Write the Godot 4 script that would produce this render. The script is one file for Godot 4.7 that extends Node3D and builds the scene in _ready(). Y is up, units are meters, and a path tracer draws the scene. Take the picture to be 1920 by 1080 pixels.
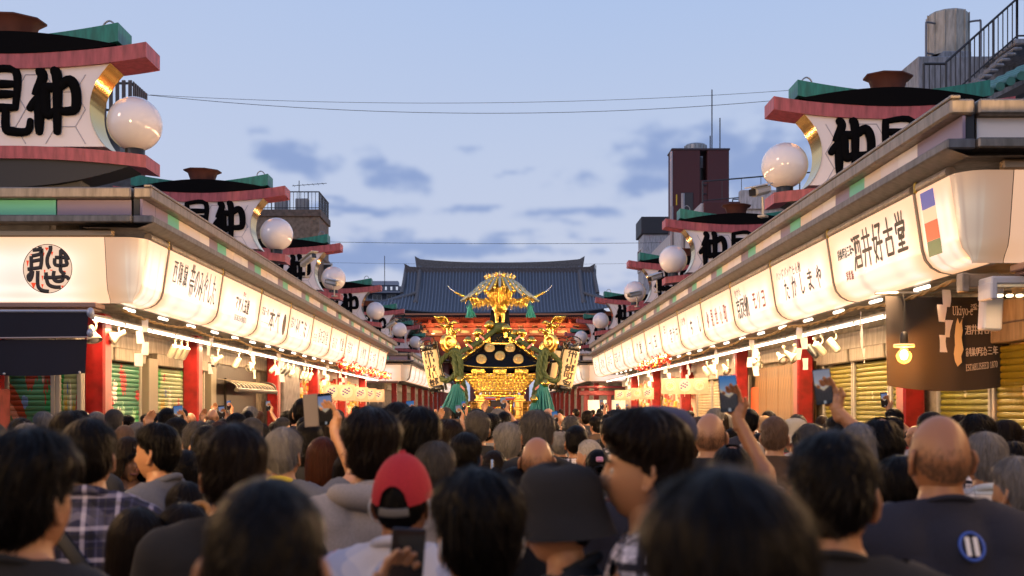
extends Node3D

const F := 2000.0
const EYE := 1.75
var rng := RandomNumberGenerator.new()
var names := {}
var mats := {}
var tex := {}
var fine := FastNoiseLite.new()
var broad := FastNoiseLite.new()


class MB:
	var v := PackedVector3Array()
	var n := PackedVector3Array()
	var t := PackedVector2Array()
	var c := PackedColorArray()
	var i := PackedInt32Array()

	func put(p: Vector3, nn: Vector3, uv := Vector2.ZERO, col := Color.WHITE) -> int:
		v.append(p)
		n.append(nn)
		t.append(uv)
		c.append(col)
		return v.size() - 1

	func face(a: int, b: int, d: int) -> void:
		var g := (v[b] - v[a]).cross(v[d] - v[a])
		if g.dot(n[a] + n[b] + n[d]) > 0.0:
			i.append_array([a, d, b])
		else:
			i.append_array([a, b, d])

	func quad(p0: Vector3, p1: Vector3, p2: Vector3, p3: Vector3, nn := Vector3.ZERO, col := Color.WHITE) -> void:
		var g := nn
		if g == Vector3.ZERO:
			g = -(p1 - p0).cross(p2 - p0).normalized()
		var a := put(p0, g, Vector2(0, 1), col)
		put(p1, g, Vector2(1, 1), col)
		put(p2, g, Vector2(1, 0), col)
		put(p3, g, Vector2(0, 0), col)
		face(a, a + 1, a + 2)
		face(a, a + 2, a + 3)

	func tri(p0: Vector3, p1: Vector3, p2: Vector3, nn: Vector3, col := Color.WHITE) -> void:
		var a := put(p0, nn, Vector2.ZERO, col)
		put(p1, nn, Vector2.ZERO, col)
		put(p2, nn, Vector2.ZERO, col)
		face(a, a + 1, a + 2)

	func box(ctr: Vector3, size: Vector3, ch := 0.0, b := Basis()) -> void:
		var h := size / 2.0
		var k := minf(ch, minf(h.x, minf(h.y, h.z)) * 0.9)
		for ax in 3:
			var a1 := (ax + 1) % 3
			var a2 := (ax + 2) % 3
			for s in [-1.0, 1.0]:
				var q: Array[Vector3] = []
				for w in [[-1.0, -1.0], [1.0, -1.0], [1.0, 1.0], [-1.0, 1.0]]:
					var p := Vector3.ZERO
					p[ax] = s * h[ax]
					p[a1] = w[0] * (h[a1] - k)
					p[a2] = w[1] * (h[a2] - k)
					q.append(ctr + b * p)
				var nn := Vector3.ZERO
				nn[ax] = s
				quad(q[0], q[1], q[2], q[3], b * nn)
		if k <= 0.0:
			return
		for ax in 3:
			var a1 := (ax + 1) % 3
			var a2 := (ax + 2) % 3
			for s1 in [-1.0, 1.0]:
				for s2 in [-1.0, 1.0]:
					var q: Array[Vector3] = []
					for w in [[-1.0, 0], [1.0, 0], [1.0, 1], [-1.0, 1]]:
						var p := Vector3.ZERO
						p[ax] = w[0] * (h[ax] - k)
						p[a1] = s1 * (h[a1] - (k if w[1] == 1 else 0.0))
						p[a2] = s2 * (h[a2] - (0.0 if w[1] == 1 else k))
						q.append(ctr + b * p)
					var nn := Vector3.ZERO
					nn[a1] = s1
					nn[a2] = s2
					quad(q[0], q[1], q[2], q[3], (b * nn).normalized())
		for sx in [-1.0, 1.0]:
			for sy in [-1.0, 1.0]:
				for sz in [-1.0, 1.0]:
					tri(ctr + b * Vector3(sx * h.x, sy * (h.y - k), sz * (h.z - k)), ctr + b * Vector3(sx * (h.x - k), sy * h.y, sz * (h.z - k)), ctr + b * Vector3(sx * (h.x - k), sy * (h.y - k), sz * h.z), (b * Vector3(sx, sy, sz)).normalized())

	func tube(pts: Array, rad: Variant, sides := 8, caps := true, squash := 1.0, flat := Vector3.ZERO) -> void:
		# a round bar along points; with «flat» the section is squashed along that direction
		var m := pts.size()
		var up := Vector3.UP
		var start := v.size()
		for k in m:
			var d: Vector3 = (pts[mini(k + 1, m - 1)] - pts[maxi(k - 1, 0)])
			d = d.normalized() if d.length() > 1e-9 else Vector3.UP
			if absf(d.dot(up)) > 0.95:
				up = Vector3.RIGHT if absf(d.x) < 0.9 else Vector3.BACK
			var e1 := d.cross(up).normalized()
			if flat != Vector3.ZERO:
				e1 = d.cross(flat).normalized()
			var e2 := e1.cross(d).normalized()
			up = e2
			var r: float = rad[k] if rad is Array else float(rad)
			for j in sides:
				var a := TAU * j / sides
				var o := e1 * cos(a) + e2 * sin(a) * squash
				var nn := (e1 * cos(a) * squash + e2 * sin(a)).normalized()
				put(pts[k] + o * r, nn, Vector2(float(j) / sides, float(k) / maxf(1, m - 1)))
		for k in m - 1:
			for j in sides:
				var a := start + k * sides + j
				var b := start + k * sides + (j + 1) % sides
				face(a, b, b + sides)
				face(a, b + sides, a + sides)
		if caps:
			for e in [0, m - 1]:
				var d2: Vector3 = (pts[0] - pts[1]).normalized() if e == 0 else (pts[m - 1] - pts[m - 2]).normalized()
				var c0 := put(pts[e], d2)
				var first := v.size()
				for j in sides:
					put(v[start + e * sides + j], d2)
				for j in sides:
					face(c0, first + j, first + (j + 1) % sides)

	func lathe(prof: Array, segs: int, xf := Transform3D(), sx := 1.0, sz := 1.0) -> void:
		# profile of Vector2(radius, height)
		var m := prof.size()
		var start := v.size()
		for k in m:
			var d: Vector2 = prof[mini(k + 1, m - 1)] - prof[maxi(k - 1, 0)]
			var nr := Vector2(d.y, -d.x).normalized()
			for j in segs + 1:
				var a := TAU * j / segs
				var p := Vector3(cos(a) * prof[k].x * sx, prof[k].y, sin(a) * prof[k].x * sz)
				var nn := Vector3(cos(a) * nr.x / sx, nr.y, sin(a) * nr.x / sz).normalized()
				put(xf * p, (xf.basis * nn).normalized(), Vector2(float(j) / segs, float(k) / (m - 1)))
		for k in m - 1:
			for j in segs:
				var a := start + k * (segs + 1) + j
				face(a, a + 1, a + segs + 2)
				face(a, a + segs + 2, a + segs + 1)

	func ball(ctr: Vector3, r: Vector3, segs := 16, rings := 10, b := Basis()) -> void:
		var start := v.size()
		for k in rings + 1:
			var th := PI * k / rings
			for j in segs + 1:
				var a := TAU * j / segs
				var d := Vector3(sin(th) * cos(a), cos(th), sin(th) * sin(a))
				put(ctr + b * (d * r), (b * (d / r)).normalized(), Vector2(float(j) / segs, float(k) / rings))
		for k in rings:
			for j in segs:
				var a := start + k * (segs + 1) + j
				face(a, a + 1, a + segs + 2)
				face(a, a + segs + 2, a + segs + 1)

	func prism(poly: PackedVector2Array, depth: float, xf := Transform3D()) -> void:
		# outline in x and y, from z = 0 to z = depth
		var ids := Geometry2D.triangulate_polygon(poly)
		var area := 0.0
		for k in poly.size():
			var q := poly[(k + 1) % poly.size()]
			area += poly[k].x * q.y - q.x * poly[k].y
		for e in [[depth, 1.0], [0.0, -1.0]]:
			var start := v.size()
			for p in poly:
				put(xf * Vector3(p.x, p.y, e[0]), (xf.basis * Vector3(0, 0, e[1])).normalized(), p)
			for k in range(0, ids.size(), 3):
				face(start + ids[k], start + ids[k + 1], start + ids[k + 2])
		for k in poly.size():
			var p := poly[k]
			var q := poly[(k + 1) % poly.size()]
			var d := (q - p).normalized()
			var nn := Vector3(d.y, -d.x, 0) * (1.0 if area > 0.0 else -1.0)
			quad(xf * Vector3(p.x, p.y, 0), xf * Vector3(q.x, q.y, 0), xf * Vector3(q.x, q.y, depth), xf * Vector3(p.x, p.y, depth), (xf.basis * nn).normalized())

	func sheet(pts: Array, nu: int, nv: int, towards: Vector3, uvs := Vector2.ONE, hub := Vector3.INF) -> void:
		# a grid of (nu+1) x (nv+1) points, row by row; normals point along «towards», or away from «hub»
		var start := v.size()
		for k in nv + 1:
			for j in nu + 1:
				var p: Vector3 = pts[k * (nu + 1) + j]
				var du: Vector3 = pts[k * (nu + 1) + mini(j + 1, nu)] - pts[k * (nu + 1) + maxi(j - 1, 0)]
				var dv: Vector3 = pts[mini(k + 1, nv) * (nu + 1) + j] - pts[maxi(k - 1, 0) * (nu + 1) + j]
				var nn := du.cross(dv).normalized()
				if nn == Vector3.ZERO:
					nn = towards if hub == Vector3.INF else (p - hub).normalized()
				if nn.dot(towards if hub == Vector3.INF else p - hub) < 0.0:
					nn = -nn
				put(p, nn, Vector2(float(j) / nu * uvs.x, float(k) / nv * uvs.y))
		for k in nv:
			for j in nu:
				var a := start + k * (nu + 1) + j
				face(a, a + 1, a + nu + 2)
				face(a, a + nu + 2, a + nu + 1)

	func join(o: MB, xf := Transform3D()) -> void:
		var start := v.size()
		for k in o.v.size():
			put(xf * o.v[k], (xf.basis * o.n[k]).normalized(), o.t[k], o.c[k])
		var flip := xf.basis.determinant() < 0.0
		for k in range(0, o.i.size(), 3):
			if flip:
				i.append_array([start + o.i[k], start + o.i[k + 2], start + o.i[k + 1]])
			else:
				i.append_array([start + o.i[k], start + o.i[k + 1], start + o.i[k + 2]])

	func mesh() -> ArrayMesh:
		var a := []
		a.resize(Mesh.ARRAY_MAX)
		a[Mesh.ARRAY_VERTEX] = v
		a[Mesh.ARRAY_NORMAL] = n
		a[Mesh.ARRAY_TEX_UV] = t
		a[Mesh.ARRAY_COLOR] = c
		a[Mesh.ARRAY_INDEX] = i
		var m := ArrayMesh.new()
		m.add_surface_from_arrays(Mesh.PRIMITIVE_TRIANGLES, a)
		return m


func at(px: float, py: float, z: float) -> Vector3:  # a point of the street, from its bearing and its distance
	return Vector3((px - 935.0) * z / F, EYE - (py - 763.0) * z / F, -z)


func obj(called: String, shape: Variant, m: Material, parent: Node = null, where := Transform3D()) -> MeshInstance3D:
	var o := MeshInstance3D.new()
	o.name = called
	o.mesh = shape.mesh() if shape is MB else shape
	o.material_override = m
	o.transform = where
	if parent:
		parent.add_child(o, true)
	else:
		o.name = numbered(called)
		add_child(o, true)
	return o


func numbered(called: String) -> String:
	names[called] = names.get(called, -1) + 1
	return called if names[called] == 0 else "%s_%03d" % [called, names[called]]


func thing(called: String, label: String, category: String, where := Vector3.ZERO, turn := 0.0, group := "") -> Node3D:
	var o := Node3D.new()
	o.name = numbered(called)
	add_child(o, true)
	o.position = where
	o.rotation.y = turn
	return tag(o, label, category, group)


func tag(o: Node3D, label: String, category: String, group := "") -> Node3D:
	o.set_meta("label", label)
	o.set_meta("category", category)
	if group:
		o.set_meta("group", group)
	return o


func nth(k: int) -> String:
	var ones := ["", "first", "second", "third", "fourth", "fifth", "sixth", "seventh", "eighth", "ninth", "tenth", "eleventh", "twelfth", "thirteenth", "fourteenth", "fifteenth", "sixteenth", "seventeenth", "eighteenth", "nineteenth"]
	if k < 20:
		return ones[k]
	var tens: String = ["twent", "thirt"][k / 10 - 2]
	return tens + "ieth" if k % 10 == 0 else tens + "y " + ones[k % 10]


func structure(o: Node3D) -> Node3D:
	o.set_meta("kind", "structure")
	return o


func lin(r: float, g: float, b: float) -> Color:
	return Color(r, g, b).linear_to_srgb()


func mat(r: float, g: float, b: float, rough := 0.6, metal := 0.0, grain := "") -> StandardMaterial3D:
	var key := "%.4f %.4f %.4f %.2f %.2f %s" % [r, g, b, rough, metal, grain]
	if mats.has(key):
		return mats[key]
	var m := StandardMaterial3D.new()
	m.albedo_color = lin(r, g, b)
	m.roughness = rough
	m.metallic = metal
	if grain:
		m.albedo_texture = noise_tex(grain)
		m.uv1_triplanar = true
		m.uv1_world_triplanar = not grain in ["cloth", "skin"]
		var k := {"stain": 0.5, "skin": 16.0, "fine": 3.0, "streak": 0.8, "cloth": 9.0, "wood": 0.9}
		m.uv1_scale = Vector3.ONE * float(k[grain])
		if grain == "streak":
			m.uv1_scale = Vector3(1.3, 0.25, 1.3)
		if grain == "wood":
			m.uv1_scale = Vector3(5.0, 0.35, 5.0)
	mats[key] = m
	return m


func matte(r: float, g: float, b: float) -> StandardMaterial3D:  # flat black paint without a sheen
	var m := mat(r, g, b, 0.9)
	m.metallic_specular = 0.12
	return m


func glow(r: float, g: float, b: float, e: float) -> StandardMaterial3D:
	var key := "glow %.3f %.3f %.3f %.2f" % [r, g, b, e]
	if mats.has(key):
		return mats[key]
	var m := StandardMaterial3D.new()
	m.albedo_color = lin(0.6, 0.58, 0.55)
	m.roughness = 0.4
	m.emission_enabled = true
	m.emission = lin(r, g, b)
	m.emission_energy_multiplier = e
	mats[key] = m
	return m


func printed(r: float, g: float, b: float, e: float) -> StandardMaterial3D:  # colour printed on a lit panel
	var m := glow(r, g, b, e).duplicate() as StandardMaterial3D
	m.albedo_color = lin(r * 0.2, g * 0.2, b * 0.2)
	return m


func noise_tex(kind: String) -> Texture2D:
	if tex.has(kind):
		return tex[kind]
	var t := NoiseTexture2D.new()
	t.width = 512
	t.height = 512
	t.seamless = true
	var f := FastNoiseLite.new()
	f.seed = kind.length() * 7
	f.fractal_octaves = 5
	f.frequency = 0.012 if kind in ["stain", "streak", "wood"] else 0.06
	t.noise = f
	var g := Gradient.new()
	var low: float = {"stain": 0.74, "fine": 0.8, "streak": 0.78, "cloth": 0.72, "skin": 0.8, "wood": 0.45}[kind]
	g.colors = PackedColorArray([Color(low, low, low * 0.98), Color(0.9, 0.9, 0.9), Color.WHITE])
	g.offsets = PackedFloat32Array([0.15, 0.5, 0.85])
	t.color_ramp = g
	tex[kind] = t
	return t


func smooth(pts: Array, per := 5) -> Array:  # a Catmull-Rom curve through the points
	var out := []
	for k in pts.size() - 1:
		var a: Vector3 = pts[maxi(k - 1, 0)]
		var b: Vector3 = pts[k]
		var c: Vector3 = pts[k + 1]
		var d: Vector3 = pts[mini(k + 2, pts.size() - 1)]
		for j in per:
			out.append(b.cubic_interpolate(c, a, d, float(j) / per))
	out.append(pts[-1])
	return out


# ------------------------------------------------------------------ the sky
func cloud_amount(az: float, el: float) -> float:
	# degrees east of the street's axis and above the horizon
	var wx := fine.get_noise_2d(az * 9.0, el * 16.0)
	var wy := fine.get_noise_2d(az * 9.0 + 300.0, el * 16.0 + 90.0)
	var x := az + wx * 1.3
	var y := el + wy * 0.5
	var d := 0.0
	for b in [
		[10.6, 13.0, 4.2, 1.5, 0.1, 0.95], [8.0, 12.0, 2.2, 1.2, 0.3, 0.8], [14.0, 12.6, 3.0, 1.9, 0.0, 0.9], [4.0, 12.0, 1.2, 0.7, 0.0, 0.35],
		[-10.6, 12.9, 2.0, 0.75, -0.5, 0.95], [-5.7, 12.2, 1.7, 0.7, -0.5, 0.85], [-1.1, 13.5, 0.6, 0.3, 0.2, 0.6],
		[-1.1, 10.5, 1.9, 0.22, 0.0, 1.0], [4.1, 10.25, 2.7, 0.25, 0.02, 1.0], [3.4, 9.7, 1.5, 0.2, 0.0, 0.4], [-7.3, 10.4, 3.0, 0.28, 0.03, 0.95], [-9.0, 11.0, 1.8, 0.14, 0.0, 0.5],
		[-3.9, 8.5, 5.4, 0.6, 0.05, 1.0], [-7.5, 7.7, 4.5, 0.7, 0.0, 1.0], [0.5, 9.1, 3.4, 0.2, 0.04, 0.6], [-3.0, 6.9, 3.0, 0.35, 0.0, 0.6], [-6.0, 9.3, 2.2, 0.25, 0.0, 0.45],
		[10.0, 7.0, 4.0, 0.25, 0.0, 0.5], [6.0, 6.3, 4.0, 0.3, 0.0, 0.4], [1.5, 8.3, 4.2, 0.16, 0.03, 0.7], [-1.0, 7.6, 5.0, 0.13, 0.0, 0.7], [5.5, 9.0, 3.2, 0.13, 0.0, 0.5], [-8.5, 9.9, 2.4, 0.1, 0.02, 0.7], [0.8, 12.4, 1.0, 0.12, 0.3, 0.35],
	]:
		var dx: float = x - b[0]
		var dy: float = y - b[1]
		if absf(dx) > 12.0 or absf(dy) > 6.0:
			continue
		var cs := cos(b[4])
		var sn := sin(b[4])
		var q := pow((dx * cs + dy * sn) / b[2], 2.0) + pow((dy * cs - dx * sn) / b[3], 2.0)
		if q < 8.0:
			d = maxf(d, exp(-q) * b[5])
	if absf(az) > 20.0 or el > 20.0:  # the rest of the sky carries on with loose banks of the same kind
		var away := clampf(maxf(absf(az) - 20.0, el - 20.0) / 12.0, 0.0, 1.0)
		d = maxf(d, away * smoothstep(0.12, 0.5, broad.get_noise_2d(az * 1.2, el * 4.0)) * 0.7 * clampf((50.0 - el) / 25.0, 0.0, 1.0))
	var wisps := 0.5 + 0.9 * fine.get_noise_2d(az * 22.0 + 50.0, el * 50.0)
	return clampf(smoothstep(0.08, 0.8, d + (wisps - 0.5) * 0.6 * smoothstep(0.02, 0.3, d)), 0.0, 1.0)


func sky_color(az: float, el: float) -> Color:
	var stops := [[0.0, Color8(186, 193, 218)], [3.0, Color8(203, 207, 226)], [7.0, Color8(199, 207, 229)], [13.0, Color8(191, 204, 231)], [21.0, Color8(175, 196, 233)], [45.0, Color8(138, 168, 222)], [90.0, Color8(112, 144, 205)]]
	var c: Color = stops[0][1]
	for k in stops.size() - 1:
		if el >= stops[k][0]:
			c = stops[k][1].lerp(stops[k + 1][1], clampf((el - stops[k][0]) / (stops[k + 1][0] - stops[k][0]), 0.0, 1.0))
	c = c.lerp(Color8(193, 205, 233), 0.45 * clampf((-az + 4.0) / 30.0, 0.0, 1.0) * clampf((70.0 - absf(az)) / 30.0, 0.0, 1.0) * clampf(el / 10.0, 0.0, 1.0))
	return c.lerp(Color8(128, 152, 202), 0.74 * cloud_amount(az, el)).srgb_to_linear()


func make_sky() -> ImageTexture:
	fine.seed = 4
	fine.frequency = 0.02
	fine.fractal_octaves = 5
	broad.seed = 9
	broad.frequency = 0.01
	broad.fractal_octaves = 4
	var im := Image.create(512, 256, false, Image.FORMAT_RGBF)
	im.fill(Color8(120, 122, 132).srgb_to_linear())
	for y in 130:
		for x in 512:
			im.set_pixel(x, y, sky_color(wrapf((x + 0.5) / 512.0 * 360.0, -180.0, 180.0), maxf(0.0, 90.0 - (y + 0.5) / 256.0 * 180.0)))
	im.resize(2048, 1024, Image.INTERPOLATE_CUBIC)
	for y in range(370, 512):
		for x in range(-190, 190):
			im.set_pixel(posmod(x, 2048), y, sky_color((x + 0.5) / 2048.0 * 360.0, 90.0 - (y + 0.5) / 1024.0 * 180.0))
	return ImageTexture.create_from_image(im)


func _ready() -> void:
	rng.seed = 20
	var cam := Camera3D.new()
	cam.name = "camera"
	add_child(cam)
	cam.position = Vector3(0, EYE, 0)
	var lens := CameraAttributesPhysical.new()
	lens.frustum_focal_length = 37.5
	lens.frustum_near = 0.1
	lens.frustum_far = 1500.0
	lens.frustum_focus_distance = 18.0
	lens.exposure_aperture = 3.3
	cam.attributes = lens
	cam.projection = Camera3D.PROJECTION_FRUSTUM
	cam.near = 0.1
	cam.far = 1500.0
	cam.size = 0.1 * 1080.0 / F
	cam.frustum_offset = Vector2(25.0, 223.0) / F * 0.1
	cam.current = true
	var env := Environment.new()
	env.background_mode = Environment.BG_SKY
	var sky := Sky.new()
	var panorama := PanoramaSkyMaterial.new()
	panorama.panorama = make_sky()
	sky.sky_material = panorama
	env.sky = sky
	env.background_energy_multiplier = 1.0
	env.tonemap_mode = Environment.TONE_MAPPER_LINEAR
	env.tonemap_exposure = 1.0
	env.sdfgi_enabled = true
	env.ssao_enabled = true
	env.ssil_enabled = true
	var we := WorldEnvironment.new()
	we.name = "world_environment"
	we.environment = env
	add_child(we)
	var sun := DirectionalLight3D.new()
	sun.name = "evening_sun"
	sun.light_color = Color(1.0, 0.86, 0.78)
	sun.light_energy = 0.15
	sun.light_angular_distance = 12.0
	sun.shadow_enabled = true
	sun.rotation_degrees = Vector3(-24, -50, 0)
	sun.sky_mode = DirectionalLight3D.SKY_MODE_LIGHT_ONLY
	add_child(sun)

	street()
	far_buildings()
	temple_gate()
	shop_rows()
	roof_signs()
	stall_fittings()
	shrine()
	crowd()


# ------------------------------------------------------------------ lettering: each stroke is a run of points on a 20 x 20 field (0-9, a-k), y downwards
const GLYPH := {
	"仲": "41533856 491c 49494j 6666 666c7e9d a6a6 66a6e4g7gcedad 9191a4aj", "見": "414c 41e1ec 45e5 48e8 4cec 7c6g2j bcbidjijjg", "世": "17j7 525iii a1ae f1fe aefe",
	"西": "12j2 363jgjg636 726b5e d2dbge", "陣": "212k 2171472a2a6c5e3f 93j3 a6i6ifafa6 aaia e1ek 8hkh", "織": "51272777734c4c8c 6c6k 3g2j 8gaj c1c3 93f3 97g7 a9f9figiaia9 adfd h1ihkkkh j6hf",
	"帯": "14j4 6068 a068 e0e8 6a? 1d1aja jd 4j4dgdgi adak", "の": "a4a87e4g2d388465 a3e3i7jbhfcj", "み": "43a37b4h2g2d5bjf f7fddhbk", "や": "2ae5i6i9fcc9 a1b4 636778ak", "し": "616f8jdjif", "た": "26b6 716a2k c9ia bdbgejjj",
	"マ": "23h3d99d 7adg", "ツ": "337a a3ba h35j", "人": "a2a72j a7jj", "玉": "23i3 3aha 1iji a3ai eeih", "堂": "4166 a1a5 g1e6 2a26i6ha 697cbcf9 69f9fd6d6a 6d6d 4gfg 1jjj adaj",
	"浅": "1345 0829 2k6e 84j4 89j9 e0ehkkkh j9af g1i3", "草": "14j4 6166 e1e6 59f9ff5f59 5cfc 1iji afak", "一": "1aja", "本": "15j5 a1ak a51g a5jg 6fdf", "久": "822b 74g4b f2k a5jk",
	"ス": "33g3b b2k b bjk", "ミ": "42g5 48ga 3egj", "ノ": "g22k", "酒": "1344 0839 1k5e 63k3 76j6jjbj7j76 a39b f3fb 7eje", "井": "15j5 0ckc 616b2k e1ek", "好": "512e8j 08a82k 92j2f6 f6fkcj 9bkb",
	"古": "17j7 a1ab 4bgbgj4j4b", "創": "62 1662a6 6767 3a3a9a3a3k9k9f3f 9a9f g2gf k1kkij", "業": "7175 d1d5 36h6 3939h9 5cfc 1ejf a6ak ae2k aejk", "明": "13737f1f13 1919 79 a2a93k a2j2jkhk a8j8 adjd",
	"治": "1344 0839 1k5e c18a ja e5kb 9d9khkhd9d", "三": "33h3 5afa 1iji", "年": "513a 43i3 4ai9 595g 0gkg b3bk", "浮": "1344 0839 1k5e 73i1 7589 c4d8 j4h8 8bhbde dekcj 6gkg", "絵": "41262777634c4c8c 6c6k 3g2j 8gaj e18a e1kb bakb9fkf ch9jkj ihkk",
	"ハ": "732h d4jh", "ン": "2568 2ih6", "ド": "515k 59fe c1e4 g0i3", "バ": "632h b4hh g1i4 j0k3", "ッ": "566a aaba g56h", "ク": "813a 64h4f a2k7", "と": "638a ja4a4j7jhi", "小": "a1akhj 583f e8jg", "物": "412a 1999 515k 1f9b d19b b4j4ikgj e59f h59k",
	"か": "27e6e8cjai 812k g3jb", "ま": "24h4 28h8 b1bg6j3h4eaekj", "ゆ": "2326 3j336ag5j8gecfa7 b2bf7k", "処": "615cdk 5488j 44c4ac1j c4c5 f3f4fajajd j4ek", "京": "a0a4 14j4 47g7gd4d47 adakhj 6g2j egij", "履": "23j3j727 232c0k 7597 4c4k 67 c8h8 cahah ecaj caif agkk",
	"モ": "32h2 18j8 a2aikikg", "リ": "535c f2fc8k", "ヨ": "33h3hj3j 3aha", "町": "12a2ak 121g 1gag 6262 626g 19a9 c4k4 g4gkdj", "雷": "32h2 16j6 1616 a2a9 j6ja 48 78 c8f8 3bhbhj3j3b 3fhf abaj", "中": "16j6jd1d16 a1ak", "青": "43g3 5656 56f6 19j9 a1a9 5cgcgkek 5c5k 5ffg 5igi", "部": "41 14a4 36ha 4797 09b9 2b9b9j2j2b e1ek e1j1g8 g8jfeg",
	"会": "a01a a0ja 6ada 3ehe 9e5j gj5j ehij", "日": "42g2gj4j42 4aga", "人2": "", "形": "13a3 1aaa 333a1j 838k j3d8 jad f kc ck", "焼": "4147 2k44 1626 6488 b1b7 83j3 86k6 f1fa b8j9 bbkb d9dfak gagjkj", "き": "24h3 38j7 71dg6f3h6kfk", "舞": "52j2 2828j8 5358 95 9 98 d3d8 h3h8 3bib 6b2k a ab ak", "う": "72d4 48g7jb9k", "ち": "25h5 824dcbhf9k", "お": "26c5 717jf2h eckf8j g3j6",
}


static func unit(ch: String) -> float:
	var u := ch.unicode_at(0)
	return float(u - 48) if u < 58 else float(u - 87)


func strokes_of(glyph: String) -> Array:
	var out := []
	for s in String(GLYPH.get(glyph, "")).split(" ", false):
		var run := []
		for k in range(0, s.length() - 1, 2):
			var p := Vector2(unit(s[k]) / 20.0, 1.0 - unit(s[k + 1]) / 20.0)
			if p.x >= 0.0 and p.x <= 1.0 and (run.is_empty() or run[-1].distance_to(p) > 0.01):
				run.append(p)
		if run.size() > 0:
			out.append(run)
	return out


func lettering(mb: MB, words: String, xf: Transform3D, size: Vector2, pitch: Vector2, weight: float) -> void:
	# flat painted strokes; xf: x along the reading direction, y up, z off the surface; starts at the first sign's lower corner
	var pen := Vector2.ZERO
	var lift := 0.0
	for ch in words:
		for run in strokes_of(ch):
			lift += 0.00012
			var hw: float = weight * (0.85 + 0.3 * absf(sin(lift * 90000.0)))
			var q := []
			for p in run:
				q.append(pen + p * size)
			for k in q.size():
				var c: Vector2 = q[k]
				var ring := []
				for j in 6:
					var a := TAU * j / 6.0
					ring.append(xf * Vector3(c.x + cos(a) * hw, c.y + sin(a) * hw, lift))
				for j in 6:
					mb.tri(xf * Vector3(c.x, c.y, lift), ring[j], ring[(j + 1) % 6], xf.basis.z)
				if k + 1 < q.size():
					var e: Vector2 = q[k + 1]
					var d := (e - c).normalized()
					var o := Vector2(-d.y, d.x) * hw
					mb.quad(xf * Vector3(c.x - o.x, c.y - o.y, lift), xf * Vector3(e.x - o.x, e.y - o.y, lift), xf * Vector3(e.x + o.x, e.y + o.y, lift), xf * Vector3(c.x + o.x, c.y + o.y, lift), xf.basis.z)
		pen += pitch


func latin(words: String, height: float, bold := false, serif := false) -> MB:
	var f := SystemFont.new()
	f.font_names = PackedStringArray(["Droid Serif" if serif else "Droid Sans"])
	f.font_weight = 700 if bold else 400
	var tm := TextMesh.new()
	tm.text = words
	tm.font = f
	tm.font_size = 32
	tm.pixel_size = height / 24.0
	tm.depth = 0.004
	tm.curve_step = 2.0
	tm.horizontal_alignment = HORIZONTAL_ALIGNMENT_LEFT
	var mb := MB.new()
	var a := tm.get_mesh_arrays()
	if a.size() and a[Mesh.ARRAY_VERTEX] != null:
		var vs: PackedVector3Array = a[Mesh.ARRAY_VERTEX]
		var ns: PackedVector3Array = a[Mesh.ARRAY_NORMAL]
		for k in vs.size():
			mb.put(vs[k], ns[k])
		mb.i = a[Mesh.ARRAY_INDEX]
	return mb


func brush_glyph(ch: String, size: Vector2, r: float, depth: float) -> MB:  # raised, rounded brush strokes centred on the origin
	var mb := MB.new()
	var lift := 0.0
	for run in strokes_of(ch):
		var pts := []
		for p in run:
			pts.append(Vector3((p.x - 0.5) * size.x, (p.y - 0.5) * size.y, lift))
		lift += 0.003
		if pts.size() == 1:
			pts.append(pts[0] + Vector3(0.01, -0.01, 0))
		pts = smooth(pts, 5)
		var rr := []
		for k in pts.size():
			rr.append(r * (1.0 + 0.22 * sin(PI * k / (pts.size() - 1.0) + 0.4)))
		# rounded ends
		var d0: Vector3 = (pts[0] - pts[1]).normalized()
		var d1: Vector3 = (pts[-1] - pts[-2]).normalized()
		var ends := [pts[0] + d0 * r * 0.85, pts[0] + d0 * r * 0.55, pts[-1] + d1 * r * 0.55, pts[-1] + d1 * r * 0.85]
		pts = [ends[0], ends[1]] + pts + [ends[2], ends[3]]
		rr = [r * 0.3, r * 0.8] + rr + [r * 0.8, r * 0.3]
		mb.tube(pts, rr, 10, true, depth / r, Vector3(0, 0, 1))
	return mb


# ------------------------------------------------------------------ ground and shop rows
func street() -> void:
	var g := MB.new()
	g.quad(Vector3(-600, 0, 60), Vector3(600, 0, 60), Vector3(600, 0, -1200), Vector3(-600, 0, -1200), Vector3.UP)
	structure(obj("ground", g, mat(0.12, 0.115, 0.11, 0.85, 0.0, "stain")))
	var p := MB.new()
	p.quad(Vector3(-4.3, 0.004, 20), Vector3(4.1, 0.004, 20), Vector3(4.1, 0.004, -135), Vector3(-4.3, 0.004, -135), Vector3.UP)
	structure(obj("pavement", p, mat(0.2, 0.19, 0.18, 0.75, 0.0, "fine")))


const ADDED_FLOOD := 260.0
const MODULE := 3.05
# drop of the lit face below its upper edge, and how far it leans in under the eaves
const FACE := [Vector2(0.0, 4.05), Vector2(0.045, 3.75), Vector2(0.09, 3.44), Vector2(0.125, 3.33), Vector2(0.19, 3.25), Vector2(0.28, 3.2), Vector2(0.4, 3.175)]


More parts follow.
